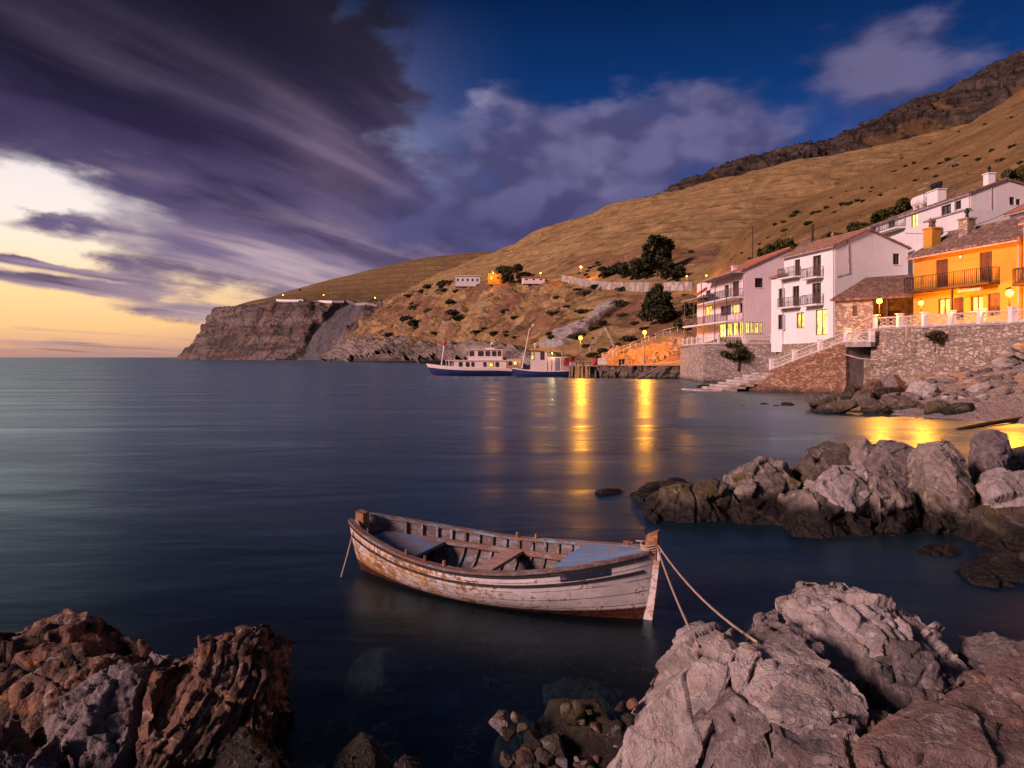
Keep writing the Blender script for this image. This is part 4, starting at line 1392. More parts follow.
# stem and stern posts
mb = MB()
for a, b_ in zip([hullpt(.997, v, 0) for v in np.linspace(0, .995, 8)][:-1], [hullpt(.997, v, 0) for v in np.linspace(0, .995, 8)][1:]):
    mb.bar(a, b_, .075, .10, up=(1, 0, 0))
mb.build('stem', M_stem, boat)
t = Vector(hullpt(.99, 1, 0))
MB().prism([t + Vector((-.10, -.05, -.1)), t + Vector((.03, -.05, -.1)), t + Vector((.055, -.05, .235)), t + Vector((-.085, -.05, .17))], (0, .10, 0)).build('stem_post', M_post, boat)
t = Vector(hullpt(.012, 1, 0))
mb = MB()
mb.prism([t + Vector((-.03, -.065, -.13)), t + Vector((.11, -.065, -.13)), t + Vector((.095, -.065, .085)), t + Vector((-.04, -.065, .11))], (0, .13, 0))
mb.build('stern_post', M_post, boat)
mb = MB()
for a, b_ in zip([hullpt(.003, v, 0) for v in np.linspace(0, .98, 8)][:-1], [hullpt(.003, v, 0) for v in np.linspace(0, .98, 8)][1:]):
    mb.bar(a, b_, .07, .09, up=(1, 0, 0))
mb.build('sternpost_foot', worn('brown_sternpost', (.13, .055, .03), (.24, .15, .1), .5), boat)


def deck(s0, s1, zf, th, name, mat, inset=.06, n=16, plank=0):
    mb = MB()
    L_, R_ = [], []
    for i in range(n + 1):
        s = s0 + (s1 - s0) * i / n
        zt = zf(s)
        for lst, side in ((L_, 1), (R_, -1)):
            vv = min(1, max(.05, ((zt - KEEL) / (sheer(s) - KEEL))) ) ** (1 / 1.12)
            x, y, z = hullpt(s, min(vv, 1), side, inset)
            lst.append(Vector((x, y, zt)))
    vs, fs = [], []
    for i in range(n + 1):
        c = (L_[i] + R_[i]) / 2 + Vector((0, 0, .02 if plank else 0))
        vs += [L_[i], c, R_[i], L_[i] - Vector((0, 0, th)), R_[i] - Vector((0, 0, th))]
    for i in range(n):
        a, b_ = i * 5, (i + 1) * 5
        fs += [(a, a + 1, b_ + 1, b_), (a + 1, a + 2, b_ + 2, b_ + 1), (a + 2, a + 4, b_ + 4, b_ + 2), (a + 4, a + 3, b_ + 3, b_ + 4), (a + 3, a, b_, b_ + 3)]
    fs += [(0, 3, 4, 2, 1), (n * 5, n * 5 + 1, n * 5 + 2, n * 5 + 4, n * 5 + 3)]
    return mb.add(vs, fs).build(name, mat, boat)


deck(.765, .985, lambda s: sheer(s) + .004, .035, 'bow_deck', M_blue, .05, plank=1)
deck(.05, .245, lambda s: sheer(s) - .13 - .05 * (1 - s), .04, 'stern_bench', M_bench, .07)
deck(.475, .535, lambda s: .335, .045, 'thwart', M_thw, .07, 6)
deck(.20, .80, lambda s: -.045, .02, 'floorboards', worn('floorboards', (.055, .045, .045), (.035, .025, .02), .5, (1, 8, 8)), .05)
for s, side in ((.30, -1), (.375, -1), (.445, -1), (.50, 1), (.57, 1)):
    x, y, z = hullpt(s, 1, side)
    mb = MB()
    mb.tube([(x, y - side * .03, z - .03), (x, y - side * .03, z + .085)], [.024, .020], 7)
    mb.build('thole_pin', M_post, boat)
x, y, z = hullpt(.90, 1, 1)
mb = MB()
mb.tube([(x, y - .02, z), (x, y - .02, z + .07)], .02, 7).tube([(x - .06, y - .02, z + .05), (x + .06, y - .02, z + .05)], .014, 6)
mb.build('cleat', M_post, boat)
bpy.context.view_layer.update()
MW = boat.matrix_world.copy()


# mooring ropes
def rope_material():
    m, nt, b = material('pale_rope')
    w_ = nt.node('ShaderNodeTexWave')
    w_.inputs['Scale'].default_value = 40
    w_.inputs['Distortion'].default_value = 1
    nt.put(w_.inputs['Vector'], nt.obj())
    nt.put(b.inputs['Base Color'], nt.mix(w_.outputs[1], (.24, .17, .12), (.46, .35, .26)))
    b.inputs['Roughness'].default_value = .9
    return m


M_rope = rope_material()


def sag(a, b, k, n=26):
    a, b = Vector(a), Vector(b)
    return [a.lerp(b, i / n) - Vector((0, 0, k * 4 * (i / n) * (1 - i / n))) for i in range(n + 1)]


bow = MW @ Vector(hullpt(.985, 1.0, 0)) + Vector((0, 0, .05))
e1 = at(698, 646, 4.93)
e2 = at(757, 642, 5.0)
mb = MB()
mb.tube(sag(bow + Vector((.05, 0, 0)), e1, .05), .011, 6)
tag(mb.build('mooring_rope', M_rope, smooth=True), 'steeper mooring rope from the bow to the pale rock peak', 'rope', 'mooring ropes at the bow')
mb = MB()
mb.tube(sag(bow + Vector((.05, 0, .03)), e2, .10), .011, 6)
tag(mb.build('mooring_rope', M_rope, smooth=True), 'longer slacker mooring rope running right over the rocks', 'rope', 'mooring ropes at the bow')
mb = MB()
for k in range(4):
    pts = []
    for i in range(21):
        a = 2 * math.pi * i / 20
        pts.append(MW @ (Vector(hullpt(.985, 1.0, 0)) + Vector((-.03 + .10 * math.cos(a), .075 * math.sin(a), .0 + .022 * k + .01 * math.sin(a * 2 + k)))))
    mb.tube(pts, .011, 6)
tail = [MW @ (Vector(hullpt(.985, 1, 0)) + Vector(q)) for q in ((.0, .06, .05), (-.06, .06, .07), (-.12, .05, .075), (-.17, .06, .07), (-.22, .09, .06))]
mb.tube(tail, .010, 6)
tag(mb.build('rope_coil', M_rope, smooth=True), 'turns of rope wound round the stem post of the boat', 'rope')
st = MW @ Vector(hullpt(.03, .9, -1))
mb = MB()
mb.tube(sag(st, (st.x - .22, st.y - .15, -.25), .05, 14), .011, 6)
tag(mb.build('stern_rope', M_rope, smooth=True), 'short rope hanging from the stern of the boat into the water', 'rope')
# ------------------------------------------------------------------ houses
def wall_material(name, col, stain=.25, rough=.9):
    m, nt, b = material(name)
    p = nt.pos()
    n = nt.noise(p, .45, 6, .65)
    f = nt.noise(p, 5, 5, .65)
    run = nt.noise(nt.mapping(p, (2.4, 2.4, .22)), 1.0, 5, .65)
    c = nt.mix(nt.ss(.3, .7, n), tuple(x * .93 for x in col), tuple(min(1, x * 1.04) for x in col))
    c = nt.mix(nt.m('MULTIPLY', nt.ss(.52, .76, run), stain), c, tuple(x * .62 for x in col))
    c = nt.mix(nt.m('MULTIPLY', nt.ss(.58, .75, f), stain * .5), c, tuple(x * .75 for x in col))
    nt.put(b.inputs['Base Color'], c)
    b.inputs['Roughness'].default_value = rough
    b.inputs['Specular IOR Level'].default_value = .15
    nt.put(b.inputs['Normal'], nt.bump(nt.m('ADD', nt.m('MULTIPLY', f, .02), nt.m('MULTIPLY', n, .04)), .5, 1.0))
    return m


def stone_material(name, c1, c2, c3, mortar, sc=2.2, flat=1.9, mort=.05):
    m, nt, b = material(name)
    p0 = nt.pos()
    p = nt.vm('ADD', p0, nt.vm('SCALE', nt.vm('SUBTRACT', nt.noise(p0, 1.5, 3, .6, 0, True), (.5, .5, .5)), scale=.25))
    q = nt.mapping(p, (1, 1, flat))
    ed = nt.voro(q, sc, 'DISTANCE_TO_EDGE', 0, .85)
    ce = nt.voro(q, sc, 'F1', 1, .85)
    v = nt.node('ShaderNodeSeparateColor')
    nt.put(v.inputs[0], ce)
    f = nt.noise(p0, 12, 5, .65)
    big = nt.noise(p0, .5, 4, .6)
    c = nt.mix(nt.ss(.2, .8, v.outputs[0]), c1, c2)
    c = nt.mix(nt.m('MULTIPLY', nt.ss(.62, .8, v.outputs[1]), .85), c, c3)
    c = nt.mix(nt.m('MULTIPLY', nt.ss(.45, .7, f), .4), c, tuple(x * .5 for x in c1))
    c = nt.mix(nt.ss(mort, mort * .3, ed), c, mortar)
    c = nt.mix(nt.m('MULTIPLY', nt.ss(.5, .7, big), .45), c, tuple(x * .5 for x in c1))
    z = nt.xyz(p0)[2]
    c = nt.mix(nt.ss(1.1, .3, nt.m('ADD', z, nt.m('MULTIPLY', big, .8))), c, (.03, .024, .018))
    nt.put(b.inputs['Base Color'], c)
    b.inputs['Roughness'].default_value = .9
    nt.put(b.inputs['Normal'], nt.bump(nt.m('ADD', nt.m('MULTIPLY', nt.ss(0, .09, ed), .06), nt.m('MULTIPLY', f, .03)), .9, 1.0))
    return m


def tile_material(name, c1, c2, c3):
    m, nt, b = material(name)
    p = nt.obj()
    cell = nt.voro(nt.mapping(p, (4.5, 4.5, 0)), 1.0, 'F1', 1, .6)
    v = nt.node('ShaderNodeSeparateColor')
    nt.put(v.inputs[0], cell)
    f = nt.noise(p, 9, 4, .65)
    c = nt.mix(v.outputs[0], c1, c2)
    c = nt.mix(nt.m('MULTIPLY', nt.ss(.6, .8, v.outputs[1]), .8), c, c3)
    c = nt.mix(nt.m('MULTIPLY', nt.ss(.5, .7, f), .5), c, tuple(x * .45 for x in c1))
    nt.put(b.inputs['Base Color'], c)
    b.inputs['Roughness'].default_value = .85
    nt.put(b.inputs['Normal'], nt.bump(nt.m('MULTIPLY', f, .03), .7, 1.0))
    return m


def lit_material(name, col, strength):
    """window with a lamp on inside: uneven, with darker furniture and curtains"""
    m, nt, b = material(name)
    p = nt.obj()
    n = nt.noise(p, 1.3, 3, .5)
    cu = nt.noise(nt.mapping(p, (5, 5, .4)), 1.0, 3, .6)
    z = nt.m('MULTIPLY', nt.ss(.32, .55, n), nt.lin(cu, .3, .7, .55, 1.15))
    nt.put(b.inputs['Base Color'], (.3, .2, .1))
    nt.put(b.inputs['Emission Color'], nt.mix(n, tuple(c * .55 for c in col), col))
    nt.put(b.inputs['Emission Strength'], nt.lin(z, 0, 1, strength * .3, strength))
    b.inputs['Roughness'].default_value = .15
    return m


def glass_material():
    m, nt, b = material('dark_window_glass')
    n = nt.noise(nt.obj(), 1.2, 3, .5)
    nt.put(b.inputs['Base Color'], nt.mix(nt.ss(.4, .6, n), (.02, .018, .022), (.075, .06, .06)))
    b.inputs['Roughness'].default_value = .12
    return m


M_white = wall_material('white_rendered_wall', (.78, .75, .74), .32)
M_white2 = wall_material('chalky_white_wall', (.66, .64, .64), .40)
M_pinkw = wall_material('pinkish_rendered_wall', (.76, .63, .64), .32)
M_pinkh = wall_material('pink_house_wall', (.70, .40, .42), .2)
M_ochre = wall_material('ochre_rendered_wall', (.50, .265, .045), .38)
M_stone = stone_material('terrace_stone', (.24, .18, .145), (.36, .28, .225), (.54, .45, .38), (.19, .15, .12), 3.3, 2.2)
M_stone2 = stone_material('cream_stone', (.28, .2, .14), (.44, .34, .25), (.60, .50, .40), (.36, .29, .22), 2.6, 1.6, .07)
M_brick = stone_material('reddish_stone', (.22, .105, .06), (.36, .19, .11), (.44, .28, .18), (.14, .09, .06), 2.6, 2.3)
M_stone3 = stone_material('pale_block_stone', (.30, .24, .21), (.42, .35, .31), (.52, .45, .41), (.24, .2, .17), 2.1, 2.0)
M_tile = tile_material('clay_roof_tiles', (.23, .105, .065), (.33, .165, .105), (.40, .27, .20))
M_tileb = tile_material('old_brown_roof_tiles', (.13, .075, .055), (.22, .13, .095), (.33, .23, .18))
M_tilered = tile_material('red_roof_tiles', (.30, .10, .05), (.40, .15, .08), (.46, .24, .16))
M_wood = plain('brown_door_wood', (.10, .045, .025), .55, bump=.3)
M_woodd = plain('dark_frame_wood', (.05, .028, .02), .55)
M_glass = glass_material()
M_lit = lit_material('lamp_lit_window', (1.0, .60, .10), 2.6)
M_lit2 = lit_material('bright_lit_window', (1.0, .70, .16), 3.4)
M_iron = plain('dark_iron', (.028, .026, .03), .5, .6)
M_irong = plain('grey_iron', (.12, .115, .13), .5, .4)
M_wpaint = plain('white_paint', (.72, .68, .68), .6, var=.08)
M_conc = plain('grey_concrete', (.30, .27, .25), .9, var=.3, scale=2, bump=.4)
M_pipe = plain('pale_drain_pipe', (.42, .33, .33), .6)


class House:
    def __init__(s, name, label, cat, o, rz, group=None):
        s.o = Vector(o)
        s.a = R(rz)
        s.ux = Vector((math.cos(s.a), math.sin(s.a), 0))
        s.uy = Vector((-math.sin(s.a), math.cos(s.a), 0))
        s.t = thing(name, label, cat, o, s.a, group)

    def uv(s, ax, px, py, off=0.0):
        """where the sight line of a pixel meets the front ('f', x=off) or the gable ('g', y=off)"""
        k = (px - CX) / F
        u = s.uy if ax == 'f' else s.ux
        o = s.o + (s.ux if ax == 'f' else s.uy) * off
        d = (k * o.y - o.x) / (u.x - k * u.y)
        Y = o.y + d * u.y
        return d, H + (HY - py) / F * Y - s.o.z

    def P(s, ax, u, dep, z, off=0.0):
        return Vector((off + dep, u, z)) if ax == 'f' else Vector((u, off + dep, z))

    def panel(s, mb, ax, u0, u1, z0, z1, holes=(), off=0.0, depth=.22):
        us = sorted({u0, u1, *[q for h in holes for q in h[:2] if u0 < q < u1]})
        zs = sorted({z0, z1, *[q for h in holes for q in h[2:4] if z0 < q < z1]})
        for a, b in zip(us[:-1], us[1:]):
            for c, d in zip(zs[:-1], zs[1:]):
                m_, n_ = (a + b) / 2, (c + d) / 2
                if any(h[0] < m_ < h[1] and h[2] < n_ < h[3] for h in holes):
                    continue
                mb.quad(s.P(ax, a, 0, c, off), s.P(ax, b, 0, c, off), s.P(ax, b, 0, d, off), s.P(ax, a, 0, d, off))
        for h in holes:
            a, b, c, d = h[:4]
            for p, q in (((a, c), (b, c)), ((b, c), (b, d)), ((b, d), (a, d)), ((a, d), (a, c))):
                mb.quad(s.P(ax, p[0], 0, p[1], off), s.P(ax, q[0], 0, q[1], off), s.P(ax, q[0], depth, q[1], off), s.P(ax, p[0], depth, p[1], off))

    def hole(s, ax, px0, px1, py0, py1, off=0.0):
        """opening seen between two columns; heights taken at its middle"""
        u0, _ = s.uv(ax, px0, py0, off)
        u1, _ = s.uv(ax, px1, py0, off)
        m_ = (px0 + px1) / 2
        _, z1 = s.uv(ax, m_, py0, off)
        _, z0 = s.uv(ax, m_, py1, off)
        return (min(u0, u1), max(u0, u1), z0, z1)

    def fill(s, ax, h, kind, off=0.0, frame=None):
        """window or door set back in its opening"""
        a, b, c, d = h[:4]
        fr = frame or (M_wood if 'door' in kind or 'shut' in kind else M_woodd)
        wd = .07
        mb = MB()

        def bx(u0, u1, z0, z1, d0=.10, d1=.19):
            p = s.P(ax, u0, d0, z0, off)
            q = s.P(ax, u1, d1, z1, off)
            mb.box(min(p.x, q.x), max(p.x, q.x), min(p.y, q.y), max(p.y, q.y), z0, z1)
        bx(a, a + wd, c, d)
        bx(b - wd, b, c, d)
        bx(a + wd, b - wd, d - wd, d)
        bx(a + wd, b - wd, c, c + wd)
        nm = 'door' if 'door' in kind else 'window'
        bars = 1
        mid_ = (a + b) / 2
        bx(mid_ - .03, mid_ + .03, c + wd, d - wd, .11, .18)
        if 'door' in kind and 'lit' not in kind:
            bx(a + wd, b - wd, c + wd, c + (d - c) * .42, .12, .17)
        if 'shut' in kind:
            bx(a + wd, b - wd, c + wd, d - wd, .12, .17)
        o = mb.build(nm, fr, s.t)
        if 'shut' not in kind:
            m2 = MB()
            m2.quad(s.P(ax, a, .20, c, off), s.P(ax, b, .20, c, off), s.P(ax, b, .20, d, off), s.P(ax, a, .20, d, off))
            m2.build('pane', M_lit2 if 'bright' in kind else (M_lit if 'lit' in kind else M_glass), o)
        if nm == 'window':
            m3 = MB()
            p = s.P(ax, a - .06, -.05, c - .07, off)
            q = s.P(ax, b + .06, .09, c - .003, off)
            m3.box(min(p.x, q.x), max(p.x, q.x), min(p.y, q.y), max(p.y, q.y), c - .07, c - .003)
            m3.build('sill', M_wpaint, o)
        return o

    def balcony(s, ax, u0, u1, z, out=.9, hgt=1.0, off=0.0, slab=None, iron=None, nb=None):
        mb = MB()
        p, q = s.P(ax, u0, -out, z - .16, off), s.P(ax, u1, -.004, z, off)
        mb.box(min(p.x, q.x), max(p.x, q.x), min(p.y, q.y), max(p.y, q.y), z - .16, z)
        o = mb.build('balcony', slab or M_wpaint, s.t)
        mb = MB()
        cs = [s.P(ax, u0 + .05, -.02, z, off), s.P(ax, u0 + .05, -out + .05, z, off), s.P(ax, u1 - .05, -out + .05, z, off), s.P(ax, u1 - .05, -.02, z, off)]
        for a, b in zip(cs[:-1], cs[1:]):
            up = Vector((0, 0, hgt))
            mb.bar(a + up, b + up, .05, .04)
            mb.bar(a + up * .1, b + up * .1, .03, .03)
            n = max(2, int((b - a).length / .16))
            for i in range(n + 1):
                r_ = a.lerp(b, i / n)
                mb.bar(r_, r_ + up, .024 if i % 6 else .045)
        mb.build('railing', iron or M_irong, o)
        return o

    def slope(s, name, a, b, c, d, mat, th=.16, amp=.05, pitch=.24, parent=None):
        """tiled roof slope: eave a->b, ridge d<-c (a-d and b-c are the verges); corrugated by tile rows"""
        a, b, c, d = (Vector(q) for q in (a, b, c, d))
        n = max(8, int((b - a).length / pitch * 4))
        nr = max(4, int((d - a).length / .42))
        nrm = (b - a).cross(d - a).normalized()
        if nrm.z < 0:
            nrm = -nrm
        V, Fc = [], []
        for j in range(nr + 1):
            for i in range(n + 1):
                t, r_ = i / n, j / nr
                p = a.lerp(b, t).lerp(d.lerp(c, t), r_)
                k = amp * abs(math.sin(math.pi * t * n / 4)) + .025 * ((j % 2) - .5)
                V.append(p + nrm * (k + th * .5))
        base = len(V)
        for j in (0, nr):
            for i in range(n + 1):
                t, r_ = i / n, j / nr
                V.append(a.lerp(b, t).lerp(d.lerp(c, t), r_) - nrm * th * .5)
        w_ = n + 1
        for j in range(nr):
            for i in range(n):
                q = j * w_ + i
                Fc.append((q, q + 1, q + 1 + w_, q + w_))
        for i in range(n):
            Fc.append((base + i, base + i + 1, i + 1, i))
            Fc.append((nr * w_ + i, nr * w_ + i + 1, base + w_ + i + 1, base + w_ + i))
            Fc.append((base + i, base + w_ + i, base + w_ + i + 1, base + i + 1))
        for e in (0, n):
            for j in range(nr):
                r0, r1 = j / nr, (j + 1) / nr
                p0 = len(V)
                V.append(V[base + e].lerp(V[base + w_ + e], r0))
                V.append(V[base + e].lerp(V[base + w_ + e], r1))
                Fc.append((j * w_ + e, (j + 1) * w_ + e, p0 + 1, p0))
        mb = MB()
        mb.v, mb.f, mb.m = [tuple(v) for v in V], Fc, [0] * len(Fc)
        return mb.build(name, mat, parent or s.t)

    def gable_roof(s, x0, x1, y0, y1, ze, zr, mat, oh=.35, xr=None, mat2=None):
        xr = (x0 + x1) / 2 if xr is None else xr
        g1 = (zr - ze) / (xr - x0)
        g2 = (zr - ze) / (x1 - xr)
        r_ = s.slope('roof', (x0 - oh, y0 - .22, ze - g1 * oh + .1), (x0 - oh, y1 + .22, ze - g1 * oh + .1), (xr, y1 + .22, zr + .1), (xr, y0 - .22, zr + .1), mat)
        r2 = s.slope('roof', (x1 + oh, y0 - .22, ze - g2 * oh + .1), (x1 + oh, y1 + .22, ze - g2 * oh + .1), (xr, y1 + .22, zr + .1), (xr, y0 - .22, zr + .1), mat)
        mb = MB()
        mb.tube([(xr, y0 - .24, zr + .2), (xr, y1 + .24, zr + .2)], .13, 8)
        mb.build('ridge', mat, r_)
        mb = MB()
        mb.tube([(x0 - oh - .06, y0 - .2, ze - g1 * oh - .02), (x0 - oh - .06, y1 + .2, ze - g1 * oh - .02)], .07, 6)
        mb.tube([(x0 - oh - .06, y0 + .12, ze - g1 * oh - .02), (x0 - .07, y0 + .12, ze - .5), (x0 - .07, y0 + .12, .3)], .045, 6)
        mb.build('gutter', M_pipe, s.t)
        return r_

    def chimney(s, x, y, z0, z1, w_, mat, capmat, parent=None, pots=1):
        mb = MB()
        mb.box(x - w_ / 2, x + w_ / 2, y - w_ / 2, y + w_ / 2, z0, z1)
        mb.box(x - w_ / 2 - .08, x + w_ / 2 + .08, y - w_ / 2 - .08, y + w_ / 2 + .08, z1 + .003, z1 + .12)
        c = mb.build('chimney', mat, s.t)
        m2 = MB()
        for i in range(pots):
            px = x + (i - (pots - 1) / 2) * .34
            m2.tube([(px, y, z1 + .12), (px, y, z1 + .55)], [.14, .10], 8).tube([(px, y, z1 + .58), (px, y, z1 + .72), (px, y, z1 + .95)], [.2, .15, .03], 8)
        m2.build('chimney_pot', capmat, c)
        return c


def shell(h, x0, x1, y0, y1, z0, ze, zr, fholes, gholes, mat, xr=None):
    """outer walls with real openings in the sea front (x0) and the near gable (y0)"""
    mb = MB()
    h.panel(mb, 'f', y0, y1, z0, ze, fholes, x0)
    h.panel(mb, 'g', x0, x1, z0, ze, gholes, y0)
    xr = (x0 + x1) / 2 if xr is None else xr
    if zr:
        mb.add([(x0, y0, ze), (x1, y0, ze), (xr, y0, zr)], [(0, 1, 2)])
        mb.add([(x0, y1, ze), (x1, y1, ze), (xr, y1, zr)], [(0, 2, 1)])
    else:
        mb.quad((x0, y0, ze), (x1, y0, ze), (x1, y1, ze), (x0, y1, ze))
    mb.quad((x1, y0, z0), (x1, y1, z0), (x1, y1, ze), (x1, y0, ze))
    mb.quad((x0, y1, z0), (x1, y1, z0), (x1, y1, ze), (x0, y1, ze))
    # dark core so nothing shows through the openings
    e = .45
    mb.quad((x0 + e, y0 + e, z0), (x0 + e, y1, z0), (x0 + e, y1, ze), (x0 + e, y0 + e, ze))
    mb.quad((x0 + e, y0 + e, z0), (x1, y0 + e, z0), (x1, y0 + e, ze), (x0 + e, y0 + e, ze))
    return mb.build('wall', mat, h.t, fix=False)


# --- tall white house in the middle ---------------------------------------------
hw = House('village_house', 'tall white three storey house with a broad pinkish gable, in the middle of the row', 'house', (32.3, 70, 3.6), 12.5)
ze = hw.uv('f', 834, 246)[1]
fy = hw.uv('f', 784, 250)[0]
gx_ = hw.uv('g', 908, 250)[0]
zr = hw.uv('g', 868, 230.5)[1]
fo = {'a': (780, 787, 314.7, 329.3, 'dark'), 'b': (796.5, 804, 312.6, 327.8, 'lit'), 'c': (815.5, 827, 309.6, 335, 'lit bright door'),
      'd': (778.5, 785, 288.5, 308, 'dark door'), 'e': (792.6, 799.2, 286, 306.5, 'dark door'), 'f': (812, 821, 283, 304.5, 'dark door'),
      'g': (794.7, 800, 259.5, 276.5, 'dark door'), 'h': (812.7, 821, 255.5, 277.5, 'dark door')}
fh = {k: hw.hole('f', *v[:4]) for k, v in fo.items()}
for k_ in 'ad':
    fh.pop(k_), fo.pop(k_)
gh = hw.hole('g', 893, 899.5, 253.5, 264.5)
shell(hw, 0, gx_, 0, fy, 0, ze, zr, list(fh.values()), [gh], (M_white), 3.9)
for k, v in fo.items():
    hw.fill('f', fh[k], v[4])
hw.fill('g', gh, 'dark', 0)
hw.gable_roof(0, gx_, 0, fy, ze, zr, M_tile, .3, 3.9)
zb = fh['f'][2]
hw.balcony('f', fh['f'][0] - .5, fh['f'][1] + .7, zb)
hw.balcony('f', fh['e'][0] - .35, fy - .05, fh['e'][2])
hw.balcony('f', fh['h'][0] - .5, fh['h'][1] + .8, fh['h'][2])
hw.balcony('f', fh['g'][0] - .2, fy - .05, fh['g'][2] + .02)
mb = MB()
px_, pz_ = hw.uv('g', 847.5, 239)
p2, q2 = hw.uv('g', 848.5, 273)
p3, q3 = hw.uv('g', 836.5, 276.5)
mb.tube([(px_, -.07, pz_), (p2, -.07, q2), (p3, -.07, q3)], .05, 6)
mb.build('drain_pipe', M_pipe, hw.t)
hw.chimney(5.6, fy - .8, zr - 1.4, zr + .3, .7, M_white, M_tile, pots=1)
# lower wing at its far end
wl = hw.uv('f', 773.2, 300)[0]
w_ze = hw.uv('f', 774, 278)[1]
mb = MB()
wo = [hw.hole('f', 778.5, 783, 288.5, 307, -.25), hw.hole('f', 778, 783.5, 314.7, 329.3, -.25)]
hw.panel(mb, 'f', fy + .003, wl, 0, w_ze, wo, -.25)
mb.quad((-.25, wl, 0), (5, wl, 0), (5, wl, w_ze), (-.25, wl, w_ze))
mb.quad((-.25, fy + .003, 0), (-.003, fy + .003, 0), (-.003, fy + .003, w_ze), (-.25, fy + .003, w_ze))
mb.build('wing_wall', M_white, hw.t, fix=False)
hw.fill('f', wo[0], 'dark door', -.25)
hw.fill('f', wo[1], 'dark', -.25)
hw.slope('wing_roof', (-.5, fy - .9, w_ze - .05), (-.5, wl + .2, w_ze - .05), (2.6, wl + .2, w_ze + 1.0), (2.6, fy + .01, w_ze + 1.0), M_tilered)

# --- balconied house at the left of the row ------------------------------------------
hl_ = House('village_house', 'pink white house with stacked balconies and a lamp lit glass room, leftmost of the row', 'house', (28.2, 85, 4.2), 4.0)
ze = hl_.uv('f', 743, 270)[1]
fy = hl_.uv('f', 697, 290)[0]
zt = hl_.uv('f', 743, 330)[1]
f_o = [(705.8, 710.5, 290.4, 300.6, 'dark'), (724.6, 728.8, 285, 298, 'dark door'), (732.3, 739, 281.3, 296.5, 'dark door'),
       (705, 711.7, 306, 315, 'lit'), (720.5, 731, 305.5, 315.5, 'dark'), (732, 738, 304.5, 314, 'lit'), (739.8, 742.6, 303, 313, 'dark'),
       (719, 725.3, 323.3, 337, 'lit bright'), (726, 731.6, 322.6, 336, 'lit'), (732.4, 737.4, 322, 335.5, 'lit bright'), (738.2, 742.8, 321.5, 335, 'lit')]
hol = [hl_.hole('f', *q[:4]) for q in f_o]
g_o = [(755, 763, 278, 287.5, 'dark'), (746, 750, 322, 333.5, 'lit bright'), (750.8, 754.6, 322, 333.5, 'lit'), (755.4, 758.9, 322.2, 333.5, 'lit bright'), (759.7, 763, 322.4, 333.5, 'lit')]
gol = [hl_.hole('g', *q[:4]) for q in g_o]
gw_ = 9.6
zr = ze + 2.5
shell(hl_, 0, gw_, 0, fy, 0, ze, zr, hol, gol, M_pinkw, 5.6)
for q, hh_ in zip(f_o, hol):
    hl_.fill('f', hh_, q[4])
for q, hh_ in zip(g_o, gol):
    hl_.fill('g', hh_, q[4])
y_mid = hl_.uv('f', 708, 290)[0]
hl_.gable_roof(0, gw_, 0, y_mid, ze, zr, M_tilered, .3, 5.6)
hl_.slope('roof', (-.3, y_mid + .25, ze - 1.0), (-.3, fy + .2, ze - 1.6), (5.6, fy + .2, ze + .2), (5.6, y_mid + .25, ze + .6), M_tilered)
zb1 = hl_.uv('f', 735, 298.5)[1]
hl_.balcony('f', .1, hl_.uv('f', 709, 300)[0], zb1, 1.6, 1.0)
zb2 = hl_.uv('f', 735, 318)[1] - .5
o = hl_.balcony('f', .1, fy - .2, zb2, 2.2, 1.0, slab=M_white)
mb = MB()
for yy in np.linspace(.4, fy - .6, 5):
    mb.bar((-2.05, yy, 0), (-2.05, yy, zb1 + (1.0 if yy < fy * .5 else .6)), .10)
for yy in np.linspace(.4, hl_.uv('f', 712, 300)[0], 3):
    mb.bar((-1.5, yy, zb1), (-1.5, yy, ze - .3), .08)
mb.build('balcony_posts', M_irong, hl_.t)
mb = MB()
mb.box(-2.4, -.2, fy * .48, fy, zb1 + .62, zb1 + .74)
mb.build('veranda_roof', M_conc, hl_.t)
mb = MB()
mb.box(-1.75, -.03, -.1, hl_.uv('f', 712, 300)[0], ze - .42, ze - .30)
mb.build('canopy', M_conc, hl_.t)
hl_.chimney(1.0, y_mid * .45, ze + .2, ze + 1.1, .55, M_pinkw, M_tilered)
pm = MB()
r2 = random.Random(3)
for k in range(90):
    yy = r2.uniform(6.5, 11)
    c = Vector((-1.2 + r2.uniform(-.35, .35), yy, zb1 + r2.uniform(.1, 1.0)))
    d1 = Vector((r2.uniform(-1, 1), r2.uniform(-1, 1), r2.uniform(-.4, 1))).normalized() * .22
    d2 = d1.cross(Vector((r2.uniform(-1, 1), r2.uniform(-1, 1), r2.uniform(-1, 1)))).normalized() * .12
    pm.quad(c - d1, c + d2, c + d1, c - d2)
_pl = tag(pm.build('potted_plant', plain('balcony_leaves', (.05, .075, .025), .7)), 'leafy green plants growing along the upper balcony of the leftmost house', 'plant')

# --- ochre house -------------------------------------------------------------------------
ho = House('village_house', 'ochre yellow two storey house with brown doors and a long iron balcony', 'house', (34.9, 48, 5.0), 13.6)
ze = ho.uv('f', 1019, 238)[1]
fy = ho.uv('f', 913.5, 290)[0]
f_o = [(936, 948, 259.5, 288.5, 'shut door'), (979.6, 992, 251.8, 283, 'shut door'), (937.8, 949.6, 298.4, 314.5, 'lit'), (953.7, 963.7, 297.5, 320, 'shut door'),
       (970.6, 983, 296, 311, 'lit'), (987.8, 1000, 293, 316, 'shut door')]
hol = [ho.hole('f', *q[:4]) for q in f_o]
shell(ho, 0, 7.5, 0, fy, 0, ze, ze + 1.9, hol, [], M_ochre)
for q, hh_ in zip(f_o, hol):
    ho.fill('f', hh_, q[4], frame=M_wood)
ho.gable_roof(0, 7.5, 0, fy, ze, ze + 1.9, M_tileb, .42)
zb = hol[0][2]
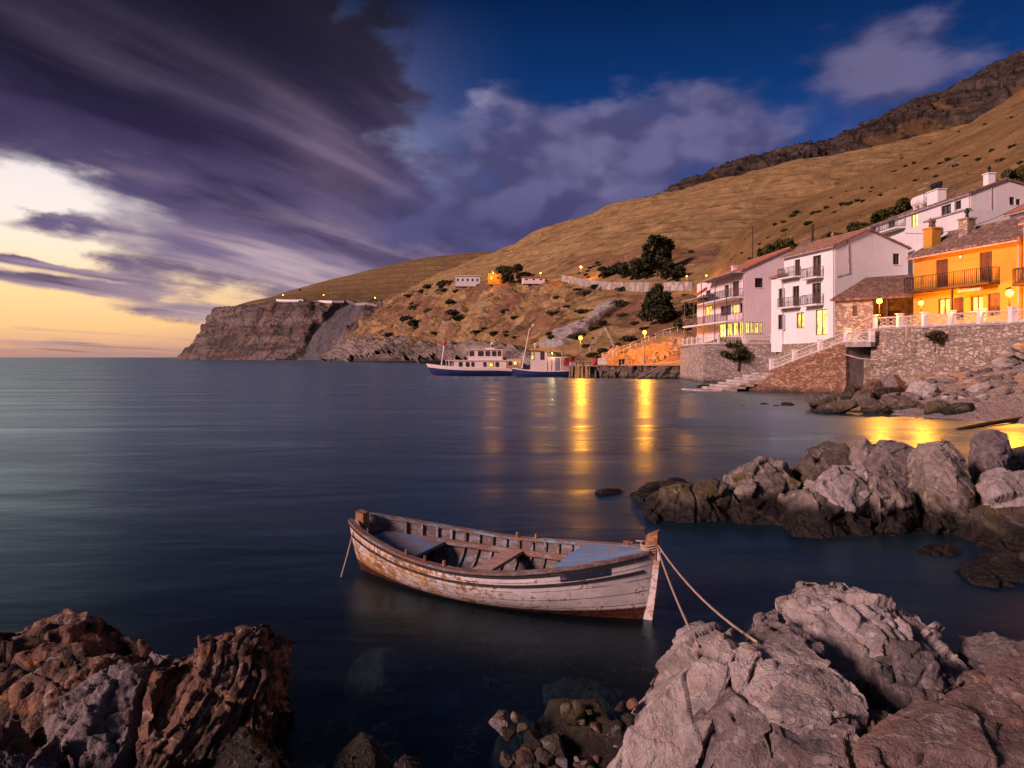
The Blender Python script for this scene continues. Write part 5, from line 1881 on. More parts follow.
ho.balcony('f', ho.uv('f', 1000, 280)[0], fy - .02, zb, 1.0, 1.05, slab=M_woodd, iron=M_iron)
mb = MB()
yy = ho.uv('f', 952, 300, -.85)[0]
mb.bar((-.85, yy, .2), (-.85, yy, zb - .17), .13)
mb.build('balcony_post', M_woodd, ho.t)
mb = MB()
y0_, y1_ = ho.uv('f', 990, 290)[0], ho.uv('f', 967, 290)[0]
mb.tube([(-.75, y0_, zb - .45), (-.75, y1_, zb - .45)], .13, 8)
mb.build('rolled_awning', plain('awning_cloth', (.40, .32, .30), .9), ho.t)
cx_, cz_ = 1.2, 0
yc = ho.uv('f', 932, 240, 1.2)[0]
ho.chimney(1.2, yc, ze - .2, ho.uv('f', 932, 229.5, 1.2)[1], .86, M_ochre, M_tileb, pots=2)
yc = ho.uv('f', 967, 230, 2.6)[0]
ho.chimney(2.6, yc, ze + .5, ho.uv('f', 967, 220, 2.6)[1], .8, M_stone2, M_iron, pots=1)
mb = MB()
yy, zz2 = ho.uv('f', 962, 257)
mb.ball((-.1, yy, zz2), .13)
mb.build('wall_lamp', M_wpaint, ho.t)
# pink house next to it
hp = House('village_house', 'pink house with a dark iron balcony, cut off by the right edge', 'house', (34.9 + .3, 47.9 - 9, 5.0), 2)
hp_ze = hp.uv('f', 1022, 238)[1] + .1
shell(hp, 0, 7, 0, 8.85, 0, 7.2, 8.6, [(6.2, 7.4, 3.0, 5.3)], [], M_pinkh)
hp.fill('f', (6.2, 7.4, 3.0, 5.3), 'shut door')
hp.gable_roof(0, 7, 0, 8.6, 7.2, 8.6, M_tileb, .3)
hp.balcony('f', 5.6, 8.75, 3.0, .9, 1.0, slab=M_woodd, iron=M_iron)

# --- stone outbuilding with a porch ----------------------------------------------------------
hs = House('stone_house', 'low stone building with a tiled porch roof between the white and ochre houses', 'house', (28.4, 61.6, 4.4), -41)
L_ = 6.6
ze = hs.uv('g', 838, 300.5)[1]
wx = hs.uv('g', 873, 320)[0]
hh_ = hs.hole('g', 852.5, 857, 306, 316.5)
mb = MB()
hs.panel(mb, 'g', 0, wx, 0, ze, [hh_])
mb.quad((0, 0, 0), (0, 6, 0), (0, 6, ze), (0, 0, ze))
mb.quad((wx, 0, 0), (wx, 3, 0), (wx, 3, ze + .9), (wx, 0, ze))
mb.quad((wx, 3, 0), (L_, 3, 0), (L_, 3, ze + .9), (wx, 3, ze + .9))
mb.build('wall', M_stone2, hs.t, fix=False)
hs.fill('g', hh_, 'shut')
zr_ = ze + 2.3
hs.slope('roof', (-.3, -.4, ze), (L_ + .1, -.4, ze), (L_ + .1, 5.2, zr_), (1.2, 5.2, zr_), M_tileb)
mb = MB()
for xx in (wx + 1.1, L_ - .25):
    mb.bar((xx, -.1, 0), (xx, -.1, ze), .14)
mb.bar((wx, -.1, ze - .1), (L_, -.1, ze - .1), .16)
mb.build('porch_frame', M_woodd, hs.t)
mb = MB()
mb.box(wx + .5, wx + 1.5, 2.93, 2.98, .6, 2.7)
mb.build('door', M_wood, hs.t)

# --- long white house on the upper street ------------------------------------------------------
hu = House('village_house', 'long white house high on the slope with a water tank and chimney on its roof', 'house', (47.2, 72, 10.0), 2.0)
ze = hu.uv('f', 970, 193.5)[1]
fy = hu.uv('f', 862, 235)[0]
f_o = [(911, 917.5, 214, 227, 'lit bright'), (941, 951, 205, 215, 'dark'), (955, 961, 200.8, 209.5, 'dark'), (888, 895, 219, 231, 'dark door'), (872, 876, 225, 234, 'dark')]
hol = [hu.hole('f', *q[:4]) for q in f_o]
g_o = [(1009.5, 1014.5, 197, 205, 'dark'), (1016, 1020.5, 199, 205, 'dark')]
gol = [hu.hole('g', *q[:4]) for q in g_o]
gw_ = 8.6
shell(hu, 0, gw_, 0, fy, 0, ze, ze + 1.35, hol, gol, M_white2, 3.7)
for q, hh_ in zip(f_o, hol):
    hu.fill('f', hh_, q[4])
for q, hh_ in zip(g_o, gol):
    hu.fill('g', hh_, q[4])
hu.gable_roof(0, gw_, 0, fy, ze, ze + 1.35, M_tileb, .2, 3.7)
yb = hu.uv('f', 906, 220)[0]
hu.balcony('f', yb, hu.uv('f', 880, 225)[0], hol[3][2], 1.2, 1.0)
y_ = hu.uv('f', 938, 200, 1.3)[0]
zc = hu.uv('f', 938, 191.5, 1.3)[1]
mb = MB()
mb.box(.6, 1.6, y_ - 1.0, y_ + .9, ze - .2, zc)
mb.box(.5, 1.7, y_ - 1.1, y_ + 1.0, zc + .003, zc + .1)
ch = mb.build('chimney', M_white, hu.t)
mb = MB()
for dy_ in (-.6, .1, .6):
    mb.tube([(1.1, y_ + dy_, zc + .1), (1.1, y_ + dy_, zc + .55)], .22, 8).ball((1.1, y_ + dy_, zc + .75), .3)
mb.build('chimney_cowl', M_iron, ch)
y_ = hu.uv('f', 921, 200, 1.4)[0]
mb = MB()
zt_ = hu.uv('f', 921, 202, 1.4)[1]
mb.tube([(1.4, y_ - 1.3, zt_ + .1), (1.4, y_ - .9, zt_ + .1), (1.4, y_ + .9, zt_ + .1), (1.4, y_ + 1.3, zt_ + .1)], [.35, .72, .72, .35], 14)
mb.box(.9, 1.9, y_ - .7, y_ - .5, ze - .1, zt_ - .4).box(.9, 1.9, y_ + .5, y_ + .7, ze - .1, zt_ - .4)
tag(mb.build('water_tank', M_wpaint, smooth=False), 'round white water tank lying on the roof of the upper white house', 'tank')
bpy.data.objects['water_tank'].location = hu.t.location
bpy.data.objects['water_tank'].rotation_euler = hu.t.rotation_euler
hu.chimney(2.6, .9, ze + .3, hu.uv('g', 988, 174.5, .9)[1], .75, M_white, M_iron, pots=1)
mb = MB()
xx, z1_ = hu.uv('g', 991, 186)
_, z2_ = hu.uv('g', 991, 232)
mb.tube([(xx, -.06, z1_), (xx, -.06, z2_)], .05, 6)
mb.build('drain_pipe', M_pipe, hu.t)

# white block below it
hb = House('house_extension', 'plain white walled block stepping down in front of the upper white house', 'house', (41.9, 64.3, 8.0), 3.5)
ze = hb.uv('f', 971, 209)[1]
fy = hb.uv('f', 880, 240)[0]
mb = MB()
zf_ = hb.uv('f', 882, 241)[1]
mb.add([(0, 0, 0), (0, fy, 0), (0, fy, zf_), (0, fy * .45, ze + .02), (0, 0, ze)], [(0, 1, 2, 3, 4)])
mb.quad((0, 0, 0), (5.2, 0, 0), (5.2, 0, ze), (0, 0, ze))
mb.quad((5.2, 0, 0), (5.2, fy, 0), (5.2, fy, zf_), (5.2, 0, ze))
mb.add([(0, 0, ze), (5.2, 0, ze), (5.2, fy * .45, ze + .02), (5.2, fy, zf_), (0, fy, zf_), (0, fy * .45, ze + .02)], [(0, 1, 2, 5), (5, 2, 3, 4)])
mb.quad((0, fy, 0), (5.2, fy, 0), (5.2, fy, zf_), (0, fy, zf_))
mb.build('wall', M_white2, hb.t)
mb = MB()
mb.box(-.12, .25, -.12, fy * .45, ze + .024, ze + .16)
mb.build('coping', M_conc, hb.t)
mb = MB()
yy, zz2 = hb.uv('f', 940, 232)
mb.box(-.28, -.02, yy - .5, yy + .5, zz2 - .25, zz2 + .3)
mb.build('air_conditioner', M_irong, hb.t)
# small white house at the right edge, upper street
he = House('village_house', 'small white house with a red tiled roof at the right edge, above the ochre house', 'house', (42.6, 50.5, 9), 3)
ze = he.uv('f', 1012, 213.5)[1]
fy = he.uv('f', 1010, 240)[0]
if fy < 3:
    fy = 8.0
ze = H + (HY - 214) / F * (50.5 + fy) - 9
shell(he, 0, 7, 0, fy, 0, ze, ze + 1.6, [(fy - 3.2, fy - 2.0, ze - 3.0, ze - 1.0)], [], M_white)
he.fill('f', (fy - 3.2, fy - 2.0, ze - 3.0, ze - 1.0), 'dark')
he.gable_roof(0, 7, 0, fy, ze, ze + 1.6, M_tilered, .35)
he.balcony('f', fy - 5, fy - .2, ze - 3.0, .8, .9)
_pl.location = hl_.t.location
_pl.rotation_euler = hl_.t.rotation_euler
# ------------------------------------------------------------------ terrace walls, steps, balustrades
def wall_run(name, label, pts, zb, zt, th, mat, cat='wall', cope=None):
    """masonry wall following plan points; zb/zt may be lists"""
    n = len(pts)
    zb = zb if isinstance(zb, (list, tuple)) else [zb] * n
    zt = zt if isinstance(zt, (list, tuple)) else [zt] * n
    t_ = thing(name, label, cat, (pts[0][0], pts[0][1], 0))
    o = Vector((pts[0][0], pts[0][1], 0))

    def ring(k, ex=0.0):
        p = Vector((*pts[k], 0)) - o
        a = Vector((*pts[max(k - 1, 0)], 0))
        b = Vector((*pts[min(k + 1, n - 1)], 0))
        d = (b - a).normalized()
        r_ = Vector((-d.y, d.x, 0))
        if r_.x > 0 or (abs(r_.x) < .1 and r_.y > 0):
            r_ = -r_                     # outward = seaward
        return p + r_ * ex, p - r_ * th, r_
    mb = MB()
    vs, fs = [], []
    for k in range(n):
        a, b, _ = ring(k)
        bat = ring(k, .18)[0]
        vs += [bat + Vector((0, 0, zb[k])), a + Vector((0, 0, zt[k])), b + Vector((0, 0, zt[k])), b + Vector((0, 0, zb[k]))]
    for k in range(n - 1):
        for j in range(4):
            fs.append((k * 4 + j, k * 4 + (j + 1) % 4, (k + 1) * 4 + (j + 1) % 4, (k + 1) * 4 + j))
    fs += [(0, 1, 2, 3), ((n - 1) * 4 + 3, (n - 1) * 4 + 2, (n - 1) * 4 + 1, (n - 1) * 4)]
    mb.add(vs, fs).build('masonry', mat, t_)
    if cope:
        mb = MB()
        for k in range(n - 1):
            a, b, _ = ring(k, .06)
            c, d, _ = ring(k + 1, .06)
            za, zc = Vector((0, 0, zt[k] + .003)), Vector((0, 0, zt[k + 1] + .003))
            h_ = Vector((0, 0, .12))
            mb.add([a + za, c + zc, d + zc, b + za, a + za + h_, c + zc + h_, d + zc + h_, b + za + h_],
                   [(0, 3, 2, 1), (4, 5, 6, 7), (0, 1, 5, 4), (1, 2, 6, 5), (2, 3, 7, 6), (3, 0, 4, 7)])
        mb.build('coping', cope, t_)
    return t_


M_latt = plain('weathered_lattice', (.50, .43, .38), .75)


def balustrade(name, label, pts, h_, n_post, lattice=True, post=M_wpaint, rail=M_latt, pw=.34, group=None):
    """white pillars with railed lattice panels between, following 3D points"""
    t_ = thing(name, label, 'balustrade', pts[0], group=group)
    P = [Vector(p) - Vector(pts[0]) for p in pts]
    L = [0]
    for a, b in zip(P[:-1], P[1:]):
        L.append(L[-1] + (b - a).length)

    def ev(s_):
        s_ = max(0, min(L[-1], s_))
        for i in range(len(P) - 1):
            if s_ <= L[i + 1] or i == len(P) - 2:
                return P[i].lerp(P[i + 1], (s_ - L[i]) / (L[i + 1] - L[i]))
    ps = [ev(L[-1] * i / (n_post - 1)) for i in range(n_post)]
    for p in ps:
        mb = MB()
        mb.box(p.x - pw / 2, p.x + pw / 2, p.y - pw / 2, p.y + pw / 2, p.z, p.z + h_ + .12)
        mb.box(p.x - pw / 2 - .05, p.x + pw / 2 + .05, p.y - pw / 2 - .05, p.y + pw / 2 + .05, p.z + h_ + .123, p.z + h_ + .2)
        mb.build('pillar', post, t_)
    for a, b in zip(ps[:-1], ps[1:]):
        d = (b - a).normalized()
        a2, b2 = a + d * (pw / 2 + .002), b - d * (pw / 2 + .002)
        up = Vector((0, 0, 1))
        mb = MB()
        mb.bar(a2 + up * (h_ - .05), b2 + up * (h_ - .05), .16, .10)
        mb.bar(a2 + up * .10, b2 + up * .10, .14, .14)
        n = max(2, int((b2 - a2).length / .42))
        for i in range(n):
            q0, q1 = a2.lerp(b2, i / n), a2.lerp(b2, (i + 1) / n)
            if lattice:
                m_ = (q0 + q1) / 2
                for z0, z1 in ((.17, h_ / 2 + .03), (h_ / 2 + .03, h_ - .10)):
                    mb.bar(q0 + up * z0, q1 + up * z1, .036, .04)
                    mb.bar(q1 + up * z0, q0 + up * z1, .034, .036)
                mb.bar(q0 + up * (h_ / 2 + .03), q1 + up * (h_ / 2 + .03), .03, .03)
            else:
                mb.bar(q0 + up * .16, q0 + up * (h_ - .1), .05)
        mb.build('lattice_panel' if lattice else 'railing', rail, t_)
    return t_


T0, T1 = Vector((27.35, 53.2, 0)), Vector((31.9, 44, 0))
T2 = Vector((33.6, 40.2, 0))
TZ = 5.08
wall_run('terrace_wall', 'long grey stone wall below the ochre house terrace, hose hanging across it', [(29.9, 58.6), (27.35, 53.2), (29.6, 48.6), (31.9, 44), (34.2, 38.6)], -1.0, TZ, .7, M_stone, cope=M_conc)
mb = MB()
mb.add([(27.6, 53.2, TZ - .06), (29.9, 48.6, TZ - .06), (32.2, 44, TZ - .06), (34.6, 38.4, TZ - .06), (37.5, 38.4, TZ - .06), (36, 50, TZ - .06), (34, 60, TZ - .06), (29.7, 59.5, TZ - .06)], [tuple(range(8))])
tag(mb.build('terrace_paving', plain('terrace_paving', (.36, .30, .25), .9)), kind='structure')
balustrade('balustrade', 'white pillared balustrade along the terrace of the ochre house', [(27.62, 53.1, TZ + .12), (29.85, 48.5, TZ + .12), (32.15, 43.9, TZ + .12), (34.2, 39.3, TZ + .12)], .82, 9)

# landing and stairs down to the water
dl = (T0 - T1).normalized()                  # along the shore, away
LZ = 4.15
mb = MB()
lo_ = T0 + Vector((-.15, .0, 0))
la = at(871, 341, 52.4)
lb = at(846, 341, 54.6)
lan = thing('stair_landing', 'overhanging landing at the head of the sea stairs', 'landing', (0, 0, 0))
q = [Vector((la.x, la.y, LZ - .35)), Vector((lb.x, lb.y, LZ - .35)), Vector((lb.x + 2.6, lb.y + 1.9, LZ - .35)), Vector((la.x + 2.6, la.y + 1.9, LZ - .35))]
MB().prism(q, (0, 0, .35)).build('slab', M_conc, lan)
balustrade('balustrade', 'short balustrade of two pillars on the landing at the head of the sea stairs', [(la.x + .1, la.y + .1, LZ), (lb.x + .1, lb.y + .1, LZ)], .8, 2)
sb = at(770, 371, 62.5)
s0_ = Vector((lb.x, lb.y, LZ))
s1_ = Vector((sb.x, sb.y, 1.75))
stairs = thing('sea_stairs', 'stone stairs running down from the landing towards the water, reddish side wall', 'stairs', (0, 0, 0))
inw = Vector((.92, .38, 0))
nst = 15
mb = MB()
for i in range(nst):
    a = s0_.lerp(s1_, i / nst)
    b = s0_.lerp(s1_, (i + 1) / nst)
    z_ = a.z - .10
    poly = [Vector((a.x, a.y, .2)), Vector((b.x, b.y, .2)), Vector((b.x, b.y, z_)), Vector((a.x, a.y, z_))]
    mb.prism([p + inw * .42 for p in poly], inw * 2.6)
mb.build('steps', M_conc, stairs)
mb = MB()
s2_ = at(748, 388, 60.5)
poly = [Vector((s0_.x, s0_.y, -.6)), s0_ + Vector((0, 0, .12)), s1_ + Vector((0, 0, .12)), Vector((s2_.x - 1.0, s2_.y + 3.2, .55)), Vector((s2_.x - 1.0, s2_.y + 3.2, -.6))]
mb.prism(poly, inw * .4)
mb.build('side_wall', M_brick, stairs)
balustrade('balustrade', 'sloping white balustrade on the seaward side of the stairs', [s0_ + inw * .2 + Vector((0, 0, .12)), s1_ + inw * .2 + Vector((0, 0, .12))], .8, 4)
balustrade('balustrade', 'sloping white balustrade on the landward side of the stairs', [s0_ + inw * 2.9 + Vector((-.6, 1.4, -.25)), s1_ + inw * 2.7 + Vector((0, 0, .2))], .8, 4)
M_step = plain('pale_step_stone', (.36, .315, .29), .9, var=.3, scale=2, bump=.4)
qs = thing('quay_steps', 'broad pale steps going into the water at the foot of the sea stairs', 'steps', (0, 0, 0))
ftop = Vector((s1_.x + .4, s1_.y, 1.62))
fbot = at(716, 387.5, 63.0)
n = 8
for i in range(n):
    a = ftop.lerp(Vector((fbot.x, fbot.y, .14)), i / (n - 1))
    w_ = Vector((.35, -.95, 0)) * 1.5
    d_ = (Vector((fbot.x, fbot.y, 0)) - Vector((ftop.x, ftop.y, 0))).normalized() * (1.1 if i < n - 1 else 2.2)
    mb = MB()
    q = [a - w_ - d_ * .15, a + w_ - d_ * .15, a + w_ + d_, a - w_ + d_]
    mb.prism([Vector((p.x, p.y, a.z - .34 - i * .002)) for p in q], (0, 0, .34))
    mb.build('step', M_step, qs)
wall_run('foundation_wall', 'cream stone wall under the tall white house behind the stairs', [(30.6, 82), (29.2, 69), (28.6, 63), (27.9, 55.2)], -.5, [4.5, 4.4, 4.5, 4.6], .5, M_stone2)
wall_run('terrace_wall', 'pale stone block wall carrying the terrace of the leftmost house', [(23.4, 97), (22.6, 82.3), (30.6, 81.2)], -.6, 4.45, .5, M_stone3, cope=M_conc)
# straight front face of that terrace
balustrade('balustrade', 'white railing round the terrace of the leftmost house', [(23.5, 96, 4.57), (22.85, 82.6, 4.57), (30.2, 81.5, 4.57)], .85, 8, lattice=False, pw=.22)
mb = MB()
mb.add([(23.1, 97, 4.42), (22.9, 82.7, 4.42), (30.8, 81.6, 4.42), (30.4, 97, 4.42)], [(0, 1, 2, 3)])
tag(mb.build('house_terrace_paving', plain('pale_paving', (.36, .31, .28), .9)), kind='structure')
# hose looping over the terrace wall
mb = MB()
hp_ = [at(909, 327, 49.6), at(909, 343, 49.5), at(905, 349, 49.7), at(893, 356, 50.6), at(878, 360, 51.7), at(862, 358.5, 52.6), at(846, 354, 53.6)]
mb.tube([p + Vector((-.25, -.12, 0)) for p in hp_], .055, 6)
tag(mb.build('hose', plain('pale_hose', (.34, .29, .26), .7), smooth=True), 'long hose draped in a loop across the terrace wall', 'hose')

# ------------------------------------------------------------------ lamps
M_lampglow = emis('sodium_lamp_glow', (1.0, .45, .05), 7)


def lamp(label, base, h_, W, group, arm=0.0, glow=.2, pole=M_irong, col=(1.0, .27, .010)):
    t_ = thing('street_lamp', label, 'street lamp', base, group=group)
    mb = MB()
    mb.tube([(0, 0, 0), (0, 0, .5), (0, 0, .52), (0, 0, h_ - .25)], [.11, .11, .065, .045], 8)
    if arm:
        mb.tube([(0, 0, h_ - .25), (arm * .5, 0, h_ - .05), (arm, 0, h_ + .05)], .035, 6)
    mb.build('pole', pole, t_)
    mb = MB()
    mb.ball((arm, 0, h_), glow, 12, 8)
    g_ = mb.build('lantern', M_lampglow, t_, smooth=True)
    mb = MB()
    mb.tube([(arm, 0, h_ + glow * 1.08), (arm, 0, h_ + glow * 1.25), (arm, 0, h_ + glow * 1.7)], [glow * 1.25, glow * 1.1, .03], 10)
    mb.build('cap', pole, t_)
    l = bpy.data.lights.new('lamp_light', 'POINT')
    l.energy = W
    l.color = col
    l.shadow_soft_size = glow + .06
    lo = bpy.data.objects.new('lamp_light', l)
    COL.objects.link(lo)
    lo.parent = t_
    lo.location = (arm, 0, h_)
    # the lantern itself must not shadow its own light
    g_.visible_shadow = True
    lo.location = (arm, -(glow + .1), h_)
    return t_


PD = 106.0
def pier_lamp(label, px, pt, pb, d, W, g, **k):
    b = at(px, pb, d)
    return lamp(label, b, (pb - pt) / F * d, W, g, **k)


pier_lamp('quay lamp above the red crates, left of the two lamps by the water', 580.5, 338, 363, 110.3, 3200, None, glow=.30)
pier_lamp('tall quay lamp on the orange lit bank, right of the two lamps by the water', 644.7, 332.5, 364, 109.9, 3900, None, glow=.30)
lamp('terrace lamp at the corner of the balustrade beside the stone porch', Vector((27.75, 52.9, TZ + .1)), (319 - 299) / F * 53 + .55, 2200, None, glow=.2, pole=M_iron)
tb = Vector((33.0, 45.0, TZ - .05))
b_ = at(921, 303, 52)
lamp('terrace lamp standing at the left end of the ochre house', Vector((b_.x, b_.y, TZ - .05)), b_.z - TZ + .05, 2700, None, glow=.17, pole=M_iron)
b_ = at(1009.5, 293, 45.2)
lamp('terrace lamp standing at the right end of the ochre house', Vector((b_.x, b_.y, TZ - .05)), b_.z - TZ + .05, 3400, None, glow=.22, pole=M_iron)

# ------------------------------------------------------------------ quay and pier
QZ = 1.75
qa, qb = at(597, 378, 102), at(694, 378, 98)
mb = MB()
P0, P1 = Vector((qa.x, 103, 0)), Vector((24.4, 97.0, 0))
ns_, nq = 150, 16
r3 = random.Random(11)
L3 = (P1 - P0).length
grid = np.array([[[P0.x + (P1.x - P0.x) * i / ns_, P0.y + (P1.y - P0.y) * i / ns_ - .9 * (1 - j / nq) ** 2, -1.2 + (QZ + 1.2) * j / nq] for j in range(nq + 1)] for i in range(ns_ + 1)]).reshape(-1, 3)
t1, e1_ = facets(grid / (1.3, 1.3, .9), 5)
dq = .45 * t1 - .25 * (1 - sstep(0, .15, e1_)) + .35 * fbm(grid / .9, 4, 6)
grid[:, 1] -= dq
grid[:, 2] += .12 * fbm(grid / .7, 3, 8)
vs = [Vector(q) for q in grid]
fs = [(i * (nq + 1) + j, (i + 1) * (nq + 1) + j, (i + 1) * (nq + 1) + j + 1, i * (nq + 1) + j + 1) for i in range(ns_) for j in range(nq)]
qf = [P0, P1]
for i in (0, ns_):
    b0 = len(vs)
    vs += [vs[i * (nq + 1)] + Vector((0, 9, 0)), vs[i * (nq + 1) + nq] + Vector((0, 9, 0))]
    fs.append((i * (nq + 1), b0, b0 + 1, i * (nq + 1) + nq))
quay = thing('stone_quay', 'rough dark stone quay with an earth top below the two lamps', 'quay', (0, 0, 0))
mb.add(vs, fs).build('quay_body', M_moss, quay, smooth=True)
mb = MB()
mb.add([qf[0] + Vector((0, -.12, QZ + .03)), qf[-1] + Vector((0, -.12, QZ + .03)), qf[-1] + Vector((0, 12, QZ + .3)), qf[0] + Vector((0, 11.5, QZ + .3))], [(0, 1, 2, 3)])
mb.build('quay_top', plain('trodden_earth', (.30, .20, .13), .95), quay)
jt = thing('wooden_jetty', 'short wooden jetty on piles at the left end of the quay', 'jetty', (0, 0, 0))
j0, j1 = at(569, 366, 104.5), at(598, 366, 103)
for i in range(22):
    a = Vector((j0.x, j0.y, QZ - .12)).lerp(Vector((j1.x, j1.y, QZ - .12)), i / 21)
    MB().box(a.x - .1, a.x + .09, a.y - .3, a.y + 8, QZ - .12, QZ + r3.uniform(-.01, .01)).build('plank', M_conc if i % 3 else M_str, jt)
for px, dd in ((570, 0), (580, 0), (588, 0), (596, 0), (574, 5), (584, 5), (592, 5)):
    a = at(px, 366, 104 + dd)
    mb = MB()
    mb.tube([(a.x + r3.uniform(-.15, .15), a.y, -1.5), (a.x, a.y, QZ - .13)], .15, 8)
    mb.build('pile', M_str, jt)
# beams leaning into the water
for k, (pa, pb) in enumerate((((659, 366.5), (631, 377)), ((656, 370.5), (640, 377.5)))):
    a, b = at(*pa, 98), at(*pb, 100)
    a.z, b.z = (QZ + .05, -.1) if k == 0 else (1.2, -.1)
    mb = MB()
    mb.tube([a + Vector((0, -2.0, 0)), b + Vector((0, -2.6, 0))], .10, 7)
    tag(mb.build('slipway_beam', M_str), ('long pale beam leaning from the quay edge into the water', 'shorter beam beside it, lower on the quay face')[k], 'beam')
# lit earth bank / ruined hut at the quay
mb = MB()
h0 = at(600, 362, 112)
hut = thing('ruined_wall', 'jagged remains of an orange lit masonry hut behind the quay', 'ruin', (h0.x, h0.y, QZ))
prof = [0, 0, 2.0, 1.6, 2.3, 2.9, 2.5, 3.2, 2.8, 0]
xs_ = [0, .0, .3, .9, 1.4, 1.9, 2.3, 2.6, 3.2, 3.2]
MB().prism([Vector((x_, 0, z_)) for x_, z_ in zip(xs_, prof)], (.3, .6, 0)).build('masonry', M_stone2, hut)
MB().prism([Vector((3.2, .1, 0)), Vector((3.2, .1, 2.8)), Vector((3.3, 2.0, 2.2)), Vector((3.3, 3.4, 1.0)), Vector((3.3, 3.4, 0))], (-.55, 0, 0)).build('masonry', M_stone2, hut)
# earth bank behind the quay, lit by the tall lamp
bk = AT([[(606, 366, 110), (622, 366, 110.5), (640, 366, 111), (660, 366, 111), (680, 366, 109.5), (698, 366, 106)],
         [(606, 362, 111), (622, 358, 111.5), (640, 355, 112), (660, 354, 112), (680, 355, 110.5), (698, 358, 107)],
         [(608, 357, 112), (622, 352, 113), (640, 346.5, 113.5), (660, 341, 114), (680, 338, 112.5), (698, 346, 109)],
         [(610, 354, 115), (622, 349, 117), (640, 342, 119), (660, 334, 121), (680, 330, 120), (698, 336, 116)],
         [(612, 360, 122), (622, 356, 124), (640, 350, 126), (660, 344, 128), (680, 340, 128), (698, 346, 126)]])
M_bank = terrain_material('bank_ground', (.26, .17, .07), (.34, .24, .11), (.2, .13, .05), (.2, .15, .1), (.3, .24, .17), (.36, .28, .2), (.24, .16, .09), (.34, .24, .15), (.3, .27, .25), (.4, .36, .33), 0, .35, .6)
p_bank = Patch(bk, 150, 90, lambda r, c, P, N: np.stack([sstep(.1, .3, fbm(P / 3., 3, 91)) * sstep(2.2, 1.6, r), 0 * r, sstep(-.1, .15, fbm(P / 2.5, 3, 93))], 1),
               lambda P, z, r, c: .35 * fbm(P / 2.2, 4, 95) + .25 * ridged(P / 1.1, 3, 97) * z[:, 0], 'earth_bank', M_bank, 1)
# crates and boxes
M_redp = plain('red_plastic', (.30, .035, .03), .6, var=.5)
M_whitep = plain('white_plastic', (.70, .66, .62), .5)


def crate(x, y, z, w_, h_, mat, label, group, rz=0):
    t_ = MB()
    for s_ in (-1, 1):
        t_.box(-w_ / 2, w_ / 2, s_ * w_ * .35 - .02, s_ * w_ * .35 + .02, 0, h_)
        t_.box(s_ * w_ / 2 - .02, s_ * w_ / 2 + .02, -w_ * .35 + .022, w_ * .35 - .022, 0, h_)
    t_.box(-w_ / 2 + .022, w_ / 2 - .022, -w_ * .35 + .022, w_ * .35 - .022, .01, .05)
    t_.box(-w_ / 2 - .03, w_ / 2 + .03, -w_ * .35 - .05, -w_ * .35 - .022, h_ - .08, h_)
    o = t_.build('fish_crate', mat)
    o.location = (x, y, z)
    o.rotation_euler.z = rz
    return tag(o, label, 'crate', group)


for k, (px, lvl, m_, w_) in enumerate(((567, 0, M_redp, .95), (567.3, 1, M_redp, .9), (572, 0, M_whitep, .9), (571.6, 1, M_redp, .8), (595, 0, M_redp, .8), (595.3, 1, M_redp, .75), (597.8, 0, M_redp, .7))):
    p = at(px, 364, 105.2)
    lab = ('lower red fish crate at the outer end of the jetty', 'upper red fish crate at the outer end of the jetty', 'white fish crate beside the red stack on the jetty', 'red fish crate on top of the white one',
           'lower red fish crate beside the white ice box', 'upper red fish crate beside the white ice box', 'single red fish crate against the white ice box')[k]
    crate(p.x, p.y, QZ + .01 + lvl * .57, w_, .55, m_, lab, 'fish crates on the jetty', .2 * k)
p = at(602, 363, 105)
ib = thing('ice_box', 'white ice box with a rounded lid standing on the quay beside red crates', 'ice box', (p.x, p.y, QZ + .01))
MB().box(-.65, .65, -.4, .4, .18, .80).box(-.55, -.4, -.3, .3, 0, .178).box(.4, .55, -.3, .3, 0, .178).build('body', M_whitep, ib)
mb = MB()
mb.prism([Vector((-.7 + .0, -.45, .803)), Vector((.7, -.45, .803)), Vector((.62, -.45, 1.02)), Vector((.3, -.45, 1.12)), Vector((-.3, -.45, 1.12)), Vector((-.62, -.45, 1.02))], (0, .9, 0))
mb.build('lid', M_whitep, ib)
for k, px in enumerate((579.5, 587)):
    p = at(px, 363, 106.5)
    rk = MB()
    for xx in (-.5, .5):
        for yy in (-.3, .3):
            rk.bar((xx, yy, 0), (xx, yy, 1.15), .08)
    for zz2 in (.45, 1.1):
        for yy in (-.3, .3):
            rk.bar((-.5, yy, zz2), (.5, yy, zz2), .07)
        rk.bar((-.5, -.3, zz2), (-.5, .3, zz2), .06).bar((.5, -.3, zz2), (.5, .3, zz2), .06)
    o = rk.build('net_rack', M_str, loc=(p.x, p.y, QZ + .01))
    tag(o, ('empty wooden net rack under the left quay lamp', 'empty wooden net rack nearer the ice box')[k], 'rack')
for k, (px, py) in enumerate(((620, 361.5), (623, 356.5))):
    p = at(px, 363.5, 104 + 4 * k)
    mb = MB()
    mb.tube([(0, 0, 0), (0, 0, .7), (0, 0, .72), (0, 0, .9), (0, 0, 1.0)], [.2, .17, .27, .27, .12], 10)
    tag(mb.build('mooring_bollard', M_iron, loc=(p.x, p.y, QZ)), ('dark iron bollard at the quay edge left of the tall lamp', 'dark iron bollard farther back from the quay edge')[k], 'bollard')

